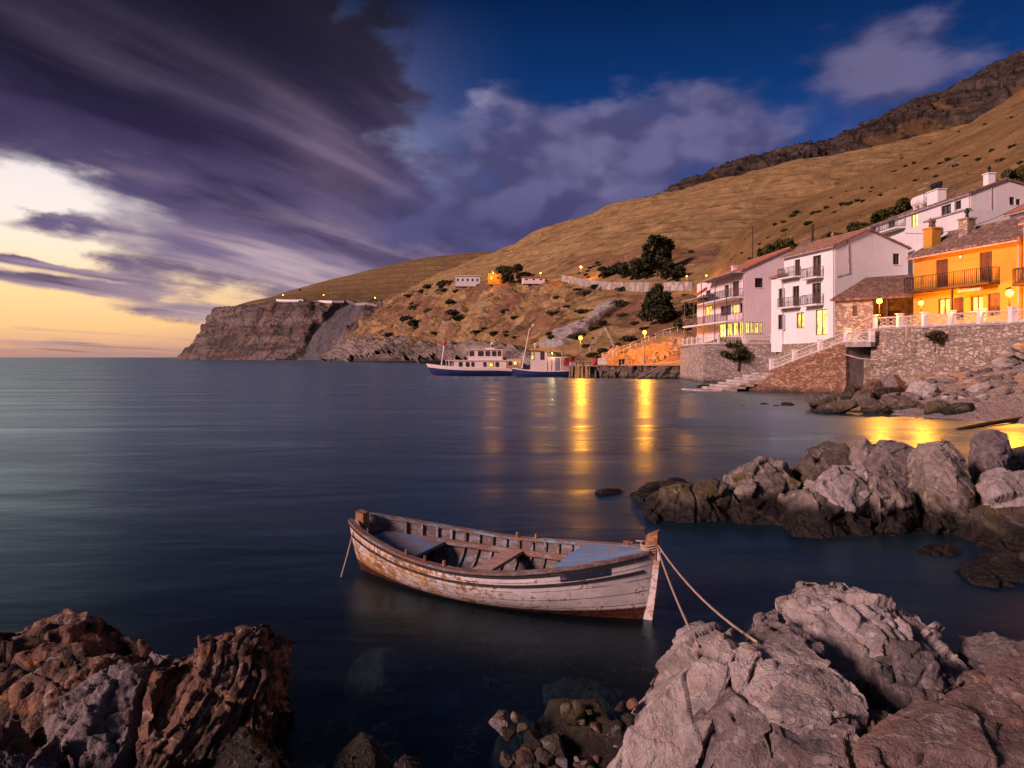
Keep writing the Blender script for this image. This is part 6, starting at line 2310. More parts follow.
# white hand rail up the bank and along the path
def rail_on(label, pix, h_=1.0, mat=M_wpaint, th=.06, lift=0.0):
    pts = [(p_bank if 606 < q[0] < 697 else p_mid).near(*q) + Vector((0, 0, lift)) for q in pix]
    t_ = thing('hand_rail', label, 'railing', pts[0])
    o = pts[0]
    mb = MB()
    for p in pts:
        mb.bar(p - o - Vector((0, 0, .3)), p - o + Vector((0, 0, h_)), th)
    mb.build('rail_posts', mat, t_)
    mb = MB()
    for a, b in zip(pts[:-1], pts[1:]):
        mb.bar(a - o + Vector((0, 0, h_)), b - o + Vector((0, 0, h_)), th)
        mb.bar(a - o + Vector((0, 0, h_ * .5)), b - o + Vector((0, 0, h_ * .5)), th * .7)
    mb.build('rail_bars', mat, t_)
    return t_


rail_on('white hand rail climbing the bank from the quay to the path', [(612, 355), (618, 352.5), (624, 350), (630, 347.5), (636, 345), (641, 343), (648, 340), (655, 337), (662, 334), (670, 332), (678, 330)], .9)
rail_on('thin white hand rail beside the pale rock fall behind the quay', [(588, 350), (592, 344), (596, 339), (600, 334), (605, 329), (610, 325)], .8)

# ------------------------------------------------------------------ road walls, far buildings, far lamps
def wall_on(label, patch, pix, h_, mat, th=.8, name='road_wall'):
    pts = [patch.near(*q) for q in pix]
    t_ = thing(name, label, 'wall', pts[0])
    mb = MB()
    o = pts[0]
    vs, fs = [], []
    for k, p in enumerate(pts):
        d = (pts[min(k + 1, len(pts) - 1)] - pts[max(k - 1, 0)])
        d.z = 0
        d.normalize()
        r_ = Vector((-d.y, d.x, 0)) * th / 2
        q = p - o
        vs += [q - r_ - Vector((0, 0, .8)), q - r_ + Vector((0, 0, h_)), q + r_ + Vector((0, 0, h_)), q + r_ - Vector((0, 0, 2))]
    for k in range(len(pts) - 1):
        for j in range(4):
            fs.append((k * 4 + j, k * 4 + (j + 1) % 4, (k + 1) * 4 + (j + 1) % 4, (k + 1) * 4 + j))
    fs += [(0, 1, 2, 3), (len(vs) - 1, len(vs) - 2, len(vs) - 3, len(vs) - 4)]
    mb.add(vs, fs).build('masonry', mat, t_)
    return t_


M_roadw = stone_material('pale_road_wall', (.27, .23, .20), (.40, .35, .31), (.48, .43, .38), (.16, .13, .11), .55, .8)
wall_on('long pale wall along the hillside road above the bluff', p_mid, [(562, 279), (572, 281.5), (582, 284), (594, 286), (606, 287.5), (620, 288.5), (634, 289), (650, 289.5)], 2.6, M_roadw)
wall_on('pale wall along the road between the two dark trees and the leftmost house', p_mid, [(664, 289), (674, 288.5), (684, 288.5), (694, 288.5)], 2.2, M_roadw)
wall_on('white road wall on the bench of the distant headland', p_head, [(276, 299.5), (290, 299), (304, 299.5), (318, 300), (332, 300.5), (346, 301.5)], 1.5, M_wpaint, 1.5)
wall_on('grey road wall farther right on the distant headland', p_head, [(347, 302), (356, 303), (366, 304), (376, 304.5)], 1.6, M_conc, 1.5)


def far_house(label, px0, px1, ptop, pbase, d, mat, roof, lit=0, name='cottage'):
    d = p_mid.near((px0 + px1) / 2, pbase + 1).y
    a, b = at(px0, pbase, d), at(px1, pbase, d)
    w_, h_ = b.x - a.x, (pbase - ptop) / F * d
    h = House(name, label, 'house', (a.x, a.y, a.z), 4)
    nwin = max(2, int(w_ / 3))
    hol = []
    for i in range(nwin):
        x0 = w_ * (i + .3) / nwin
        hol.append((x0, x0 + w_ / nwin * .35, h_ * .42, h_ * .72))
    dp = w_ * .6
    shell(h, 0, w_, 0, dp, -.8, h_, None, [], hol, mat)
    for i, q in enumerate(hol):
        h.fill('g', q, 'lit' if lit and i % 2 == 0 else 'dark')
    MB().box(-.4, w_ + .4, -.5, dp + .4, h_ + .004, h_ + .45).build('roof', roof, h.t)
    return h


far_house('low white cottage far off on the hillside, left end of the road', 455.5, 480, 276, 285, 320, M_wpaint, M_wpaint)
far_house('small orange lit hut beside the dark bush on the hillside road', 488, 502, 274, 283, 318, M_ochre, M_tileb, 1, 'hut')
far_house('long low white shed on the hillside road, orange glow over it', 523, 545, 277.5, 282, 300, M_wpaint, M_tilered, 0, 'shed')


def hill_lamp(label, patch, px, pl, pb, W, g=None, glow=.5):
    p = patch.near(px, pb)
    h_ = (pb - pl) / F * p.y
    p = p - Vector((0, 3.0, 0))
    return lamp(label, p, max(h_, 1.2), W, g, glow=glow)


hill_lamp('hillside lamp shining by the end of the long road wall', p_mid, 580.5, 266, 279, 14000, glow=.4)
hill_lamp('hillside lamp glowing behind the long low white shed', p_mid, 540, 272, 280, 5000, glow=.3)
hill_lamp('hillside lamp glowing over the small orange hut', p_mid, 494, 272, 282, 6000, glow=.3)
hill_lamp('small orange lamp on the path right of the big dark tree', p_mid, 683, 276, 288, 1500, glow=.16)
hill_lamp('small orange lamp in the scrub above the leftmost house', p_mid, 703, 275, 284, 1200, glow=.16)
hill_lamp('orange lamp at the left end of the headland road', p_head, 283, 293.5, 299, 900, glow=.6)
hill_lamp('orange lamp in the middle of the headland road', p_head, 323.5, 293.5, 300, 900, glow=.6)
hill_lamp('orange lamp at the right end of the headland road', p_head, 374.5, 296.5, 304, 900, glow=.7)

# poles and mast
def pole(label, px, pt, d, zb, r_=.12, cross=True, name='utility_pole', cat='pole', mat=None):
    p = at(px, pt, d)
    t_ = thing(name, label, cat, (p.x, p.y, zb))
    h_ = p.z - zb
    mb = MB()
    mb.tube([(0, 0, -1), (0, 0, h_)], [r_, r_ * .7], 8)
    mb.build('post', mat or M_woodd, t_)
    if cross:
        mb = MB()
        mb.bar((-.7, 0, h_ - .5), (.7, 0, h_ - .5), .12)
        for x_ in (-.6, 0, .6):
            mb.tube([(x_, 0, h_ - .44), (x_, 0, h_ - .2)], .06, 6)
        mb.build('crossarm', mat or M_woodd, t_)
    return t_


g = p_near.near(752, 262)
pole('thin dark utility pole on the slope left of the tall white house', 752.5, 226, g.y, g.z, .14)
g = p_near.near(812, 246)
pole('stout dark utility pole rising behind the roof of the tall white house', 812.5, 224, g.y, g.z, .28, False)
mast = thing('antenna_mast', 'tall thin antenna mast standing on the white walled block', 'antenna', at(955, 240, 66.5))
h_ = 80 / F * 66.5
mb = MB()
mb.tube([(0, 0, -2.2), (0, 0, h_)], [.05, .03], 6)
mb.build('pole', M_irong, mast)
mb = MB()
mb.bar((-.1, 0, h_ - .1), (.7, 0, h_ + .1), .04)
for i in range(5):
    mb.bar((.0 + i * .15, -.3, h_ - .08 + i * .04), (.0 + i * .15, .3, h_ - .08 + i * .04), .025)
mb.build('aerial', M_irong, mast)
a2 = thing('antenna_mast', 'short roof aerial beside the water tank', 'antenna', at(924, 200, 80))
h_ = 16 / F * 80
MB().tube([(0, 0, -.8), (0, 0, h_)], .04, 6).build('pole', M_irong, a2)
mb = MB()
mb.bar((-.5, 0, h_ - .7), (.3, 0, h_ - .4), .05).bar((-.1, 0, h_), (.6, 0, h_ + .2), .05)
for i in range(4):
    mb.bar((-.5 + i * .2, -.3, h_ - .7 + i * .08), (-.5 + i * .2, .3, h_ - .7 + i * .08), .03)
mb.build('aerial', M_whitep, a2)

# ------------------------------------------------------------------ the two harbour boats
M_navyh = plain('navy_hull_paint', (.018, .03, .11), .45, var=.3)
M_cream = plain('cream_boat_paint', (.70, .60, .55), .5, var=.08)
M_redb = plain('red_antifouling', (.16, .025, .02), .6)
M_canvas = plain('tan_canopy', (.50, .30, .11), .8)
M_greyd = plain('grey_boat_door', (.20, .20, .23), .6)


def ship_hull(L, B, fb_bow, fb_mid, fb_stern, mats, draft=.7, band=None, white_from=None):
    """hull along x, bow at -x; returns (mb) with material by height"""
    mb = MB()
    ns, nv = 28, 9

    def fb(s):
        return fb_mid + (fb_bow - fb_mid) * max(0, (.55 - s) / .55) ** 2 + (fb_stern - fb_mid) * max(0, (s - .7) / .3) ** 2
    rows = []
    for i in range(ns + 1):
        s = i / ns
        b = B / 2 * min(1, (math.sin(math.pi * min(.5, .02 + s * 1.05))) ** .75 if s < .5 else 1 - .18 * ((s - .5) / .5) ** 2)
        b = max(b, .04)
        ring = []
        for j in range(nv + 1):
            v = j / nv
            z = -draft + (fb(s) + draft) * v
            y = b * (1 - (1 - v) ** 2.6) ** .8
            x = (s - .5) * L + (-(v - .5) * .11 * L * max(0, .35 - s) / .35)
            ring.append(Vector((x, y, z)))
        rows.append(ring)
    for sd in (1, -1):
        for i in range(ns):
            for j in range(nv):
                q = [rows[i][j], rows[i + 1][j], rows[i + 1][j + 1], rows[i][j + 1]]
                q = [Vector((p.x, p.y * sd, p.z)) for p in q]
                zc = sum(p.z for p in q) / 4
                mi = 0 if j < 3 else (1 if band is None or j < 7 else 2)
                mb.quad(*(q if sd < 0 else q[::-1]), mi=mi)
    for i in range(ns):
        a, b = rows[i][nv], rows[i + 1][nv]
        mb.quad(Vector((a.x, a.y, a.z - .12)), Vector((b.x, b.y, b.z - .12)), Vector((b.x, -b.y, b.z - .12)), Vector((a.x, -a.y, a.z - .12)), mi=2 if mats > 2 else 1)
    t = rows[ns]
    for j in range(nv):
        mb.quad(t[j], Vector((t[j].x, -t[j].y, t[j].z)), Vector((t[j + 1].x, -t[j + 1].y, t[j + 1].z)), t[j + 1], mi=1)
    return mb, fb


def cabin(par, name, x0, x1, y0, y1, z0, z1, mat, wins, wz0, wz1, roof=None, front=0, lit=(), over=.15):
    """deckhouse with windows cut as framed panes on both sides and the front"""
    h = par
    mb = MB()
    mb.prism([Vector((x0 + front, y0, z1)), Vector((x0, y0, z0)), Vector((x1, y0, z0)), Vector((x1, y0, z1))], (0, y1 - y0, 0))
    c = mb.build(name, mat, par)
    for k, (a, b) in enumerate(wins):
        for y, sg in ((y0, -1), (y1, 1)):
            f = MB()
            yy = y + sg * .03
            f.bar((a, yy, wz0), (b, yy, wz0), .06).bar((a, yy, wz1), (b, yy, wz1), .06).bar((a, yy, wz0 + .03), (a, yy, wz1 - .03), .06).bar((b, yy, wz0 + .03), (b, yy, wz1 - .03), .06)
            o = f.build('window', M_woodd, c)
            g_ = MB()
            g_.quad((a, y + sg * .012, wz0), (b, y + sg * .012, wz0), (b, y + sg * .012, wz1), (a, y + sg * .012, wz1))
            # pane belongs to the deckhouse as well, kept one level deep
            g_.build('pane', M_lit if k in lit else M_glass, c)
    if roof is not None:
        MB().box(x0 + front - over, x1 + over, y0 - over, y1 + over, z1 + .003, z1 + .12).build('roof', roof, par)
    return c


ferry = thing('passenger_boat', 'white two deck passenger boat with navy hull and red ball on its mast', 'boat', (*at(471.5, 375, 114).xy, 0), R(-3))
hm, fb = ship_hull(13.4, 3.6, 2.0, 1.35, 1.2, 3, band=lambda s: .55 + .75 * s)
hm.build('hull', [M_redb, M_navyh, M_cream], ferry)
def X(px):
    return (px - 471.5) / F * 113
def Z(py, d=112.5):
    return H + (HY - py) / F * d
cabin(ferry, 'lower_cabin', X(454), X(507), -1.45, 1.45, 1.12, Z(360.8), M_cream, [(X(460), X(463)), (X(467), X(470)), (X(472.5), X(475)), (X(484.5), X(487)), (X(490.5), X(494)), (X(496.5), X(499.5))], Z(366.5), Z(362.2), None, .2, (4,))
MB().box(X(446), X(510), -1.6, 1.6, Z(360.8) + .004, Z(360.8) + .13).build('upper_deck', M_cream, ferry)
cabin(ferry, 'upper_cabin', X(468.5), X(503), -1.25, 1.25, Z(360.8) + .135, Z(350), M_cream, [(X(479), X(484)), (X(486.5), X(490.5)), (X(493), X(496.8)), (X(498.7), X(501.5)), (X(470.5), X(474.5))], Z(355.8), Z(351.2), M_cream, .25)
mb = MB()
for px in (447, 450.5):
    for y in (-1.4, 1.4):
        mb.bar((X(px), y, 1.3), (X(px), y, Z(360.8)), .09)
mb.build('canopy_posts', M_cream, ferry)
mb = MB()
mb.tube([(X(441), 0, 1.7), (X(443.8), 0, Z(345))], .12, 8)
mb.build('bow_mast', M_cream, ferry)
MB().ball((X(444), 0, Z(343.2)), .33, 12, 8).build('signal_ball', plain('red_signal_ball', (.62, .03, .015), .5), ferry, smooth=True)
mb = MB()
mb.box(X(486), X(495), -.6, .6, Z(350) + .13, Z(347.8)).tube([(X(491), 0, Z(348)), (X(491), 0, Z(342))], .05, 6).bar((X(489), 0, Z(344)), (X(494.5), 0, Z(344)), .1)
mb.ball((X(492.5), 0, Z(342.8)), .2, 8, 6)
mb.build('radar_mast', M_whitep, ferry)
mb = MB()
for i in range(9):
    x_ = X(430) + i * 1.25 / 2.2
    mb.bar((x_, -.3 - i * .1, fb(.03 + i * .03) - .1), (x_, -.3 - i * .1, fb(.03 + i * .03) + .55), .035)
mb.build('bow_rail', M_irong, ferry)

fish = thing('fishing_boat', 'blue hulled fishing boat with a cream wheelhouse, tan canopy and leaning mast', 'boat', (*at(542.3, 376, 108.5).xy, 0), R(-2))
hm, fb = ship_hull(8.7, 3.0, 1.35, .85, .95, 2)
hm.build('hull', [M_redb, M_navyh], fish)
def X(px):
    return (px - 542.3) / F * 107.5
def Z(py):
    return H + (HY - py) / F * 107
mb = MB()
for sd in (-1, 1):
    pts = []
    for i in range(15):
        s = .02 + .96 * i / 14
        b = 1.5 * min(1, (math.sin(math.pi * min(.5, .02 + s * 1.05))) ** .75 if s < .5 else 1 - .18 * ((s - .5) / .5) ** 2)
        pts.append((((s - .5) * 8.7) - .055 * 8.7 * max(0, .35 - s) / .35, b * sd, fb(s)))
    mb.tube(pts, .09, 6)
mb.build('rail', M_cream, fish)
cabin(fish, 'wheelhouse', X(530), X(547), -.95, .95, .7, Z(350.2), M_cream, [(X(531), X(533.5)), (X(540.5), X(544))], Z(359.5), Z(352), None, .15, (0,))
MB().box(X(547.01), X(561), -.85, .85, .7, Z(357)).build('engine_casing', M_cream, fish)
MB().box(X(555), X(559.5), -.90, -.853, .72, Z(358)).build('door', M_greyd, fish)
mb = MB()
mb.prism([Vector((X(528.5), -1.25, Z(350))), Vector((X(563), -1.25, Z(352.5))), Vector((X(563), -1.25, Z(351))), Vector((X(548), -1.25, Z(347.6))), Vector((X(529), -1.25, Z(348.6)))], (0, 2.5, 0))
mb.build('canopy', M_canvas, fish)
mb = MB()
for px in (549, 562):
    for y in (-1.1, 1.1):
        mb.bar((X(px), y, .9), (X(px), y, Z(351.8)), .07)
mb.build('canopy_posts', M_cream, fish)
mb = MB()
mb.tube([(X(521.5), 0, 1.1), (X(529.5), 0, Z(327.5))], [.11, .06], 8)
mb.tube([(X(528.6), 0, Z(331)), (X(533), 0, Z(325))], .05, 6)
mb.ball((X(533), 0, Z(325)), .22, 8, 6)
mb.build('mast', M_cream, fish)
mb = MB()
for i, px in enumerate((517.5, 521, 525)):
    mb.box(X(px) - .3, X(px) + .3, -.5, .5, .85, 1.15 + .1 * (i % 2))
mb.build('deck_gear', M_woodd, fish)
MB().tube([(X(535), 0, Z(348.5)), (X(535), 0, Z(343))], .06, 6).ball((X(535), 0, Z(344)), .18, 8, 6).build('roof_light', M_whitep, fish)
l = bpy.data.lights.new('deck_light', 'POINT')
l.energy, l.color, l.shadow_soft_size = 160, (1, .6, .2), .1
lo = bpy.data.objects.new('deck_light', l)
COL.objects.link(lo)
lo.parent = fish
lo.location = (X(552), -1.0, Z(353.5))
mb = MB()
mb.ball((X(552), -.85, Z(353.2)), .10, 8, 6)
mb.build('deck_lamp', M_lampglow, fish)

bb = thing('fishing_boat', 'small white cabin boat half hidden between the passenger boat and the fishing boat', 'boat', (*at(513, 374, 119).xy, 0), R(-4))
hm, fb = ship_hull(6.5, 2.4, 1.3, .9, .9, 2)
hm.build('hull', [M_redb, M_cream], bb)
cabin(bb, 'wheelhouse', -1.0, 1.4, -.75, .75, .8, 2.6, M_cream, [(-.7, -.2), (.1, .7)], 1.7, 2.3, M_cream, .2, (1,))
MB().tube([(1.7, 0, .8), (1.7, 0, 3.9)], .06, 6).bar((1.2, 0, 3.1), (2.2, 0, 3.1), .06).build('mast', M_cream, bb)

# overhead wires
def wire(label, a, b, k):
    mb = MB()
    mb.tube(sag(a, b, k, 20), .022, 5)
    return tag(mb.build('overhead_wire', M_iron, smooth=True), label, 'wire')


wire('overhead wire sagging from the thin utility pole to the stout one', at(752.5, 228, p_near.near(752, 262).y), at(812.5, 226, p_near.near(812, 246).y), 1.6)
wire('overhead wire crossing the upper white gable towards the right edge', at(905, 233, 60), at(1030, 200, 56), .9)
wire('lower overhead wire crossing the white walled block', at(938, 238, 62), at(1030, 222, 56), .6)
# ------------------------------------------------------------------ vegetation
def leaf_material(name, c1, c2, c3):
    m, nt, b = material(name)
    p = nt.pos()
    oi = nt.node('ShaderNodeObjectInfo')
    n = nt.noise(p, 1.2, 3, .6)
    f = nt.noise(p, 7, 2, .6)
    c = nt.mix(nt.ss(.35, .65, n), c1, c2)
    c = nt.mix(nt.m('MULTIPLY', nt.ss(.5, .7, f), .7), c, c3)
    c = nt.mix(nt.m('MULTIPLY', oi.outputs['Random'], .35), c, c1)
    nt.put(b.inputs['Base Color'], c)
    b.inputs['Roughness'].default_value = .75
    b.inputs['Specular IOR Level'].default_value = .2
    return m


M_leaf = leaf_material('dark_evergreen_leaves', (.018, .024, .010), (.045, .052, .020), (.085, .075, .03))
M_scrub = leaf_material('dry_scrub_leaves', (.028, .027, .012), (.06, .05, .022), (.11, .08, .035))
M_hedge = leaf_material('green_hedge_leaves', (.035, .042, .012), (.075, .07, .018), (.13, .10, .028))
M_bark = plain('dark_bark', (.06, .045, .035), .9)


def leaf_cloud(n, seed, lobes, size, core=True):
    """many small leaf faces spread through the volume of several lobes; lobes = (x,y,z,rx,ry,rz)"""
    r_ = np.random.RandomState(seed)
    vol = np.array([l[3] * l[4] * l[5] for l in lobes])
    idx = r_.choice(len(lobes), n, p=vol / vol.sum())
    L = np.array(lobes)[idx]
    d = r_.normal(size=(n, 3))
    d /= np.linalg.norm(d, axis=1)[:, None]
    rad = r_.uniform(.25, 1, n) ** .45
    rad *= 1 + .55 * perlin(d * 2.6 + idx[:, None] * 3.1, seed)
    c = L[:, :3] + d * L[:, 3:] * rad[:, None]
    a = r_.normal(size=(n, 3))
    a /= np.linalg.norm(a, axis=1)[:, None]
    b = np.cross(a, r_.normal(size=(n, 3)))
    b /= np.linalg.norm(b, axis=1)[:, None]
    s = size * r_.uniform(.6, 1.4, n)[:, None]
    V = np.stack([c - a * s, c + b * s * .6, c + a * s, c - b * s * .6], 1).reshape(-1, 3)
    Fq = np.arange(n * 4).reshape(n, 4)
    return V, Fq


def tree(label, base, h_, rx, seed, mat, nleaf=5000, lsz=.22, lobes=None, trunk_h=.35, group=None, name='tree', cat='tree'):
    t_ = thing(name, label, cat, base, group=group)
    r_ = random.Random(seed)
    if lobes is None:
        lobes = []
        for k in range(22):
            a = r_.uniform(0, 6.28)
            rr_ = rx * r_.uniform(.15, .85)
            z_ = h_ * r_.uniform(trunk_h, .9)
            q = rx * r_.uniform(.18, .38)
            lobes.append((math.cos(a) * rr_, math.sin(a) * rr_, z_, q, q, q * r_.uniform(.55, .9)))
    V, Fq = leaf_cloud(nleaf, seed, lobes, lsz)
    npmesh('crown', V, Fq, mat, t_, smooth=False)
    mb = MB()
    mb.tube([(0, 0, -.6), (.1, 0, h_ * .2), (.0, .1, h_ * .45), (.15, 0, h_ * .75)], [h_ * .035, h_ * .028, h_ * .02, h_ * .006], 8)
    for k, l in enumerate(lobes[:8]):
        z_ = h_ * (.18 + .05 * k)
        mb.tube([(0, 0, z_), (l[0] * .5, l[1] * .5, (z_ + l[2]) / 2 + .1), (l[0], l[1], l[2])], [h_ * .014, h_ * .01, h_ * .003], 6)
    mb.build('trunk', M_bark, t_)
    return t_


def px_on(patch, px, py):
    p = patch.near(px, py)
    return p


g = px_on(p_mid, 657, 275)
k = g.y / F
tree('big dark spreading tree above the road wall, tallest on the hillside', g - Vector((0, 0, .3)), 40 * k, 20 * k, 21, M_leaf, 6000, .6)
for i, (px, py, h_, w_, lab) in enumerate(((640, 277, 20, 15, 'dark bushy tree at the left foot of the tallest tree'), (622, 277, 18, 13, 'dark rounded tree second from the left in the row behind the road'),
                                           (606, 276, 12, 10, 'low dark tree at the left end of the row behind the road'), (672, 279, 20, 12, 'dark bushy tree at the right foot of the tallest tree'),
                                           (511, 283, 17, 15, 'dark tree beside the orange lit hut on the hillside road'), (523, 281, 11, 8, 'small dark tree behind the long low white shed'))):
    g = px_on(p_mid, px, py)
    k = g.y / F
    tree(lab, g - Vector((0, 0, .3)), h_ * k, w_ * k, 30 + i, M_leaf, 2400, .5, trunk_h=.2)
g = px_on(p_mid, 658, 322)
k = g.y / F
tree('conical dark green tree below the road wall, left of the balconied house', g - Vector((0, 0, .3)), 42 * k, 19 * k, 51, M_leaf, 5600, .32,
     lobes=[(0, 0, 36 * k, 5 * k, 5 * k, 6 * k), (-4 * k, 1, 29 * k, 8 * k, 8 * k, 6 * k), (4 * k, -1, 28 * k, 8 * k, 8 * k, 6 * k), (-7 * k, 0, 20 * k, 10 * k, 9 * k, 7 * k), (6 * k, 1, 19 * k, 10 * k, 9 * k, 7 * k),
            (-10 * k, 1, 11 * k, 9 * k, 9 * k, 6 * k), (0, -2, 12 * k, 11 * k, 10 * k, 7 * k), (10 * k, 0, 12 * k, 8 * k, 8 * k, 5 * k), (14 * k, 0, 8 * k, 6 * k, 6 * k, 4 * k)])
for i, (px, py, w_, h_, lab, m_) in enumerate(((683, 330, 20, 15, 'clipped green hedge bush on the bank left of the balconied house', M_hedge), (694, 324, 15, 12, 'green hedge bush touching the balconied house', M_hedge),
                                               (672, 335, 14, 11, 'green hedge bush lowest on the bank', M_hedge), (686, 314, 13, 14, 'greyish shrub between the conical tree and the balconied house', M_scrub),
                                               (700, 306, 11, 10, 'dark shrub at the far corner of the balconied house', M_scrub))):
    g = px_on(p_mid, px, py)
    k = g.y / F
    tree(lab, g - Vector((0, 0, .5)), h_ * k, w_ * k * .62, 60 + i, m_, 2600, .2, trunk_h=.1, name='bush', cat='bush')
# bush growing out of the terrace wall of the leftmost house
g = at(738, 366, 81.6)
tree('green bush growing against the foot of the pale terrace wall', Vector((g.x, g.y, g.z)), 3.1, 1.8, 71, M_hedge, 2600, .16, trunk_h=.15, name='bush', cat='bush')
g = at(937, 339, 48.2)
tree('small tuft of weeds sprouting from the terrace wall under the ochre house', Vector((g.x - .15, g.y, g.z - .3)), .9, .7, 72, M_scrub, 500, .09, trunk_h=.1, name='bush', cat='bush')
# hedge line behind the upper house
for i, (px, py, w_, h_) in enumerate(((838, 243, 24, 12), (858, 232, 24, 14), (880, 221, 26, 14), (905, 208, 24, 12), (1010, 188, 30, 24), (790, 249, 26, 12), (770, 254, 20, 12))):
    lab = ('green hedge bush behind the roof of the tall white house', 'green hedge bush between the two white houses', 'green hedge bush at the far end of the upper white house', 'low hedge bush behind the roof of the upper house',
           'dark green bush right of the chimney of the upper house', 'olive bush on the slope above the balconied house', 'olive bush on the slope beside the thin utility pole')[i]
    g = px_on(p_near, px, py)
    k = g.y / F
    tree(lab, g - Vector((0, 0, .4)), h_ * k, w_ * k * .6, 80 + i, M_hedge, 2200, .28, trunk_h=.1, name='bush', cat='bush')


# low shrubs dotted over the hills: a few source shapes, copied
def shrub_src(seed, mat, n, lsz):
    r_ = random.Random(seed)
    lobes = [(r_.uniform(-.55, .55), r_.uniform(-.4, .4), r_.uniform(.2, .55), r_.uniform(.35, .6), r_.uniform(.35, .6), r_.uniform(.25, .42)) for _ in range(6)]
    V, Fq = leaf_cloud(n, seed, lobes, lsz)
    return V, Fq


SRC = []
for k in range(5):
    V, Fq = shrub_src(200 + k, M_scrub, 420, .13)
    me = None
    o = npmesh('shrub', V, Fq, M_leaf if k < 2 else M_scrub, smooth=False)
    SRC.append(o)
used_src = set()


def shrub(patch, p, w_, label, group, rs):
    s_ = rs.randrange(len(SRC))
    if s_ in used_src:
        o = SRC[s_].copy()
        COL.objects.link(o)
    else:
        o = SRC[s_]
        used_src.add(s_)
    o.location = p - Vector((0, 0, .1 * w_))
    o.scale = (w_, w_, w_ * rs.uniform(.55, .9))
    o.rotation_euler.z = rs.uniform(0, 6.28)
    tag(o, label, 'shrub', group)
    return o


rs = random.Random(9)
# near ridge: clusters seen in the photograph, then scattered ones
near_px = [(812, 213, 9), (818, 211, 7), (826, 207, 8), (834, 211, 7), (840, 205, 8), (848, 203, 10), (856, 200, 9), (862, 202, 7), (790, 216, 10), (797, 212, 9), (782, 221, 8), (775, 224, 7), (783, 230, 9), (809, 222, 12),
           (893, 170, 6), (905, 166, 7), (914, 162, 6), (925, 168, 7), (940, 163, 10), (948, 160, 9), (953, 166, 8), (965, 155, 7), (978, 161, 8), (990, 150, 9), (1000, 160, 11), (1012, 148, 10), (1018, 163, 9), (935, 176, 6), (915, 180, 6),
           (872, 187, 5), (880, 194, 6), (895, 189, 5), (860, 188, 5), (846, 190, 5), (830, 197, 5), (900, 150, 4), (930, 142, 5), (960, 130, 5), (985, 125, 5), (1010, 118, 6), (768, 236, 6), (759, 243, 6), (742, 252, 6), (731, 258, 5), (748, 258, 7)]
for px, py, w_ in near_px:
    g = p_near.near(px, py)
    k = g.y / F
    shrub(p_near, g, w_ * .55 * k, 'dark low shrub on the dry grass ridge above the houses', 'shrubs on the ridge above the houses', rs)
for _ in range(72):
    r_, c_ = rs.uniform(4.0, 6.9), rs.uniform(.6, 5.2)
    g = p_near.on(r_, c_)
    k = g.y / F
    shrub(p_near, g, rs.uniform(1.2, 3.4) * .6 * k, 'dark low shrub on the dry grass ridge above the houses', 'shrubs on the ridge above the houses', rs)
for _ in range(40):
    r_, c_ = rs.uniform(7.0, 8.8), rs.uniform(1.2, 7.5)
    g = p_mid.on(r_, c_)
    k = g.y / F
    shrub(p_mid, g, rs.uniform(.8, 2.4) * .6 * k, 'small dark shrub dotted on the golden middle hill', 'shrubs on the golden middle hill', rs)
for _ in range(112):
    r_, c_ = rs.uniform(2.0, 4.9), rs.uniform(1.0, 7.6)
    g = p_mid.on(r_, c_)
    k = g.y / F
    shrub(p_mid, g, rs.choice((3, 4, 5, 7, 9, 12, 15, 18)) * .6 * k, 'scrubby bush on the orange slope above the harbour', 'scrub on the slope above the harbour', rs)
for _ in range(20):
    r_, c_ = rs.uniform(5.9, 6.9), rs.uniform(3.0, 8.0)
    g = p_mid.on(r_, c_)
    k = g.y / F
    shrub(p_mid, g, rs.uniform(3, 8) * .6 * k, 'dark scrub bush along the foot of the golden hill', 'scrub along the foot of the golden hill', rs)
for px, py, w_, lab in ((408, 296, 9, 'dark bush at the head of the grey scree'), (420, 291, 8, 'dark bush above the head of the scree'), (443, 290, 12, 'green bush beside the white cottage'), (410, 303, 8, 'dark bush low beside the grey scree'),
                        (300, 288.6, 4, 'single dark bush on the skyline of the headland')):
    pt = p_head if px == 300 else p_mid
    g = pt.near(px, py)
    shrub(pt, g, w_ * .6 * g.y / F, lab, None, rs)

# ------------------------------------------------------------------ pebble beach with boulders
bc = AT([
    [w(14.2, 37.2, -.7), w(17.5, 34.0, -.7), w(20.0, 31.0, -.7), w(22.0, 27.5, -.7), w(23.5, 22, -.7), w(24, 15, -.7)],
    [w(17.5, 39.5, -.05), w(20.3, 36.0, .05), w(22.6, 32.8, .05), w(24.4, 28.6, .05), w(26.0, 22, .05), w(27, 15, .05)],
    [w(21.5, 43.0, .5), w(24.0, 39.0, .8), w(25.8, 35.4, .9), w(27.4, 30.4, 1.0), w(29.0, 23, 1.0), w(30, 15, 1.0)],
    [w(25.2, 47.8, .75), w(27.4, 43.0, 1.7), w(29.4, 38.6, 2.1), w(31.0, 33.0, 2.4), w(32.5, 25, 2.4), w(33, 16, 2.4)],
    [w(27.2, 52.6, .5), w(30.0, 47.4, 1.9), w(32.2, 42.8, 3.5), w(34.2, 38.4, 4.2), w(36.5, 28, 4.2), w(38, 17, 4.2)],
    [w(29.2, 53.4, .5), w(31.8, 48.4, 1.9), w(34.0, 43.4, 3.6), w(37.0, 39.4, 4.4), w(40, 29, 4.4), w(42, 18, 4.4)]])
M_peb = terrain_material('beach_pebbles', (.2, .17, .16), (.3, .26, .24), (.16, .13, .12), (.1, .085, .08), (.2, .17, .15), (.3, .26, .23), (.2, .16, .13), (.28, .23, .19), (.10, .085, .08), (.40, .35, .33), 0, .12, .5)
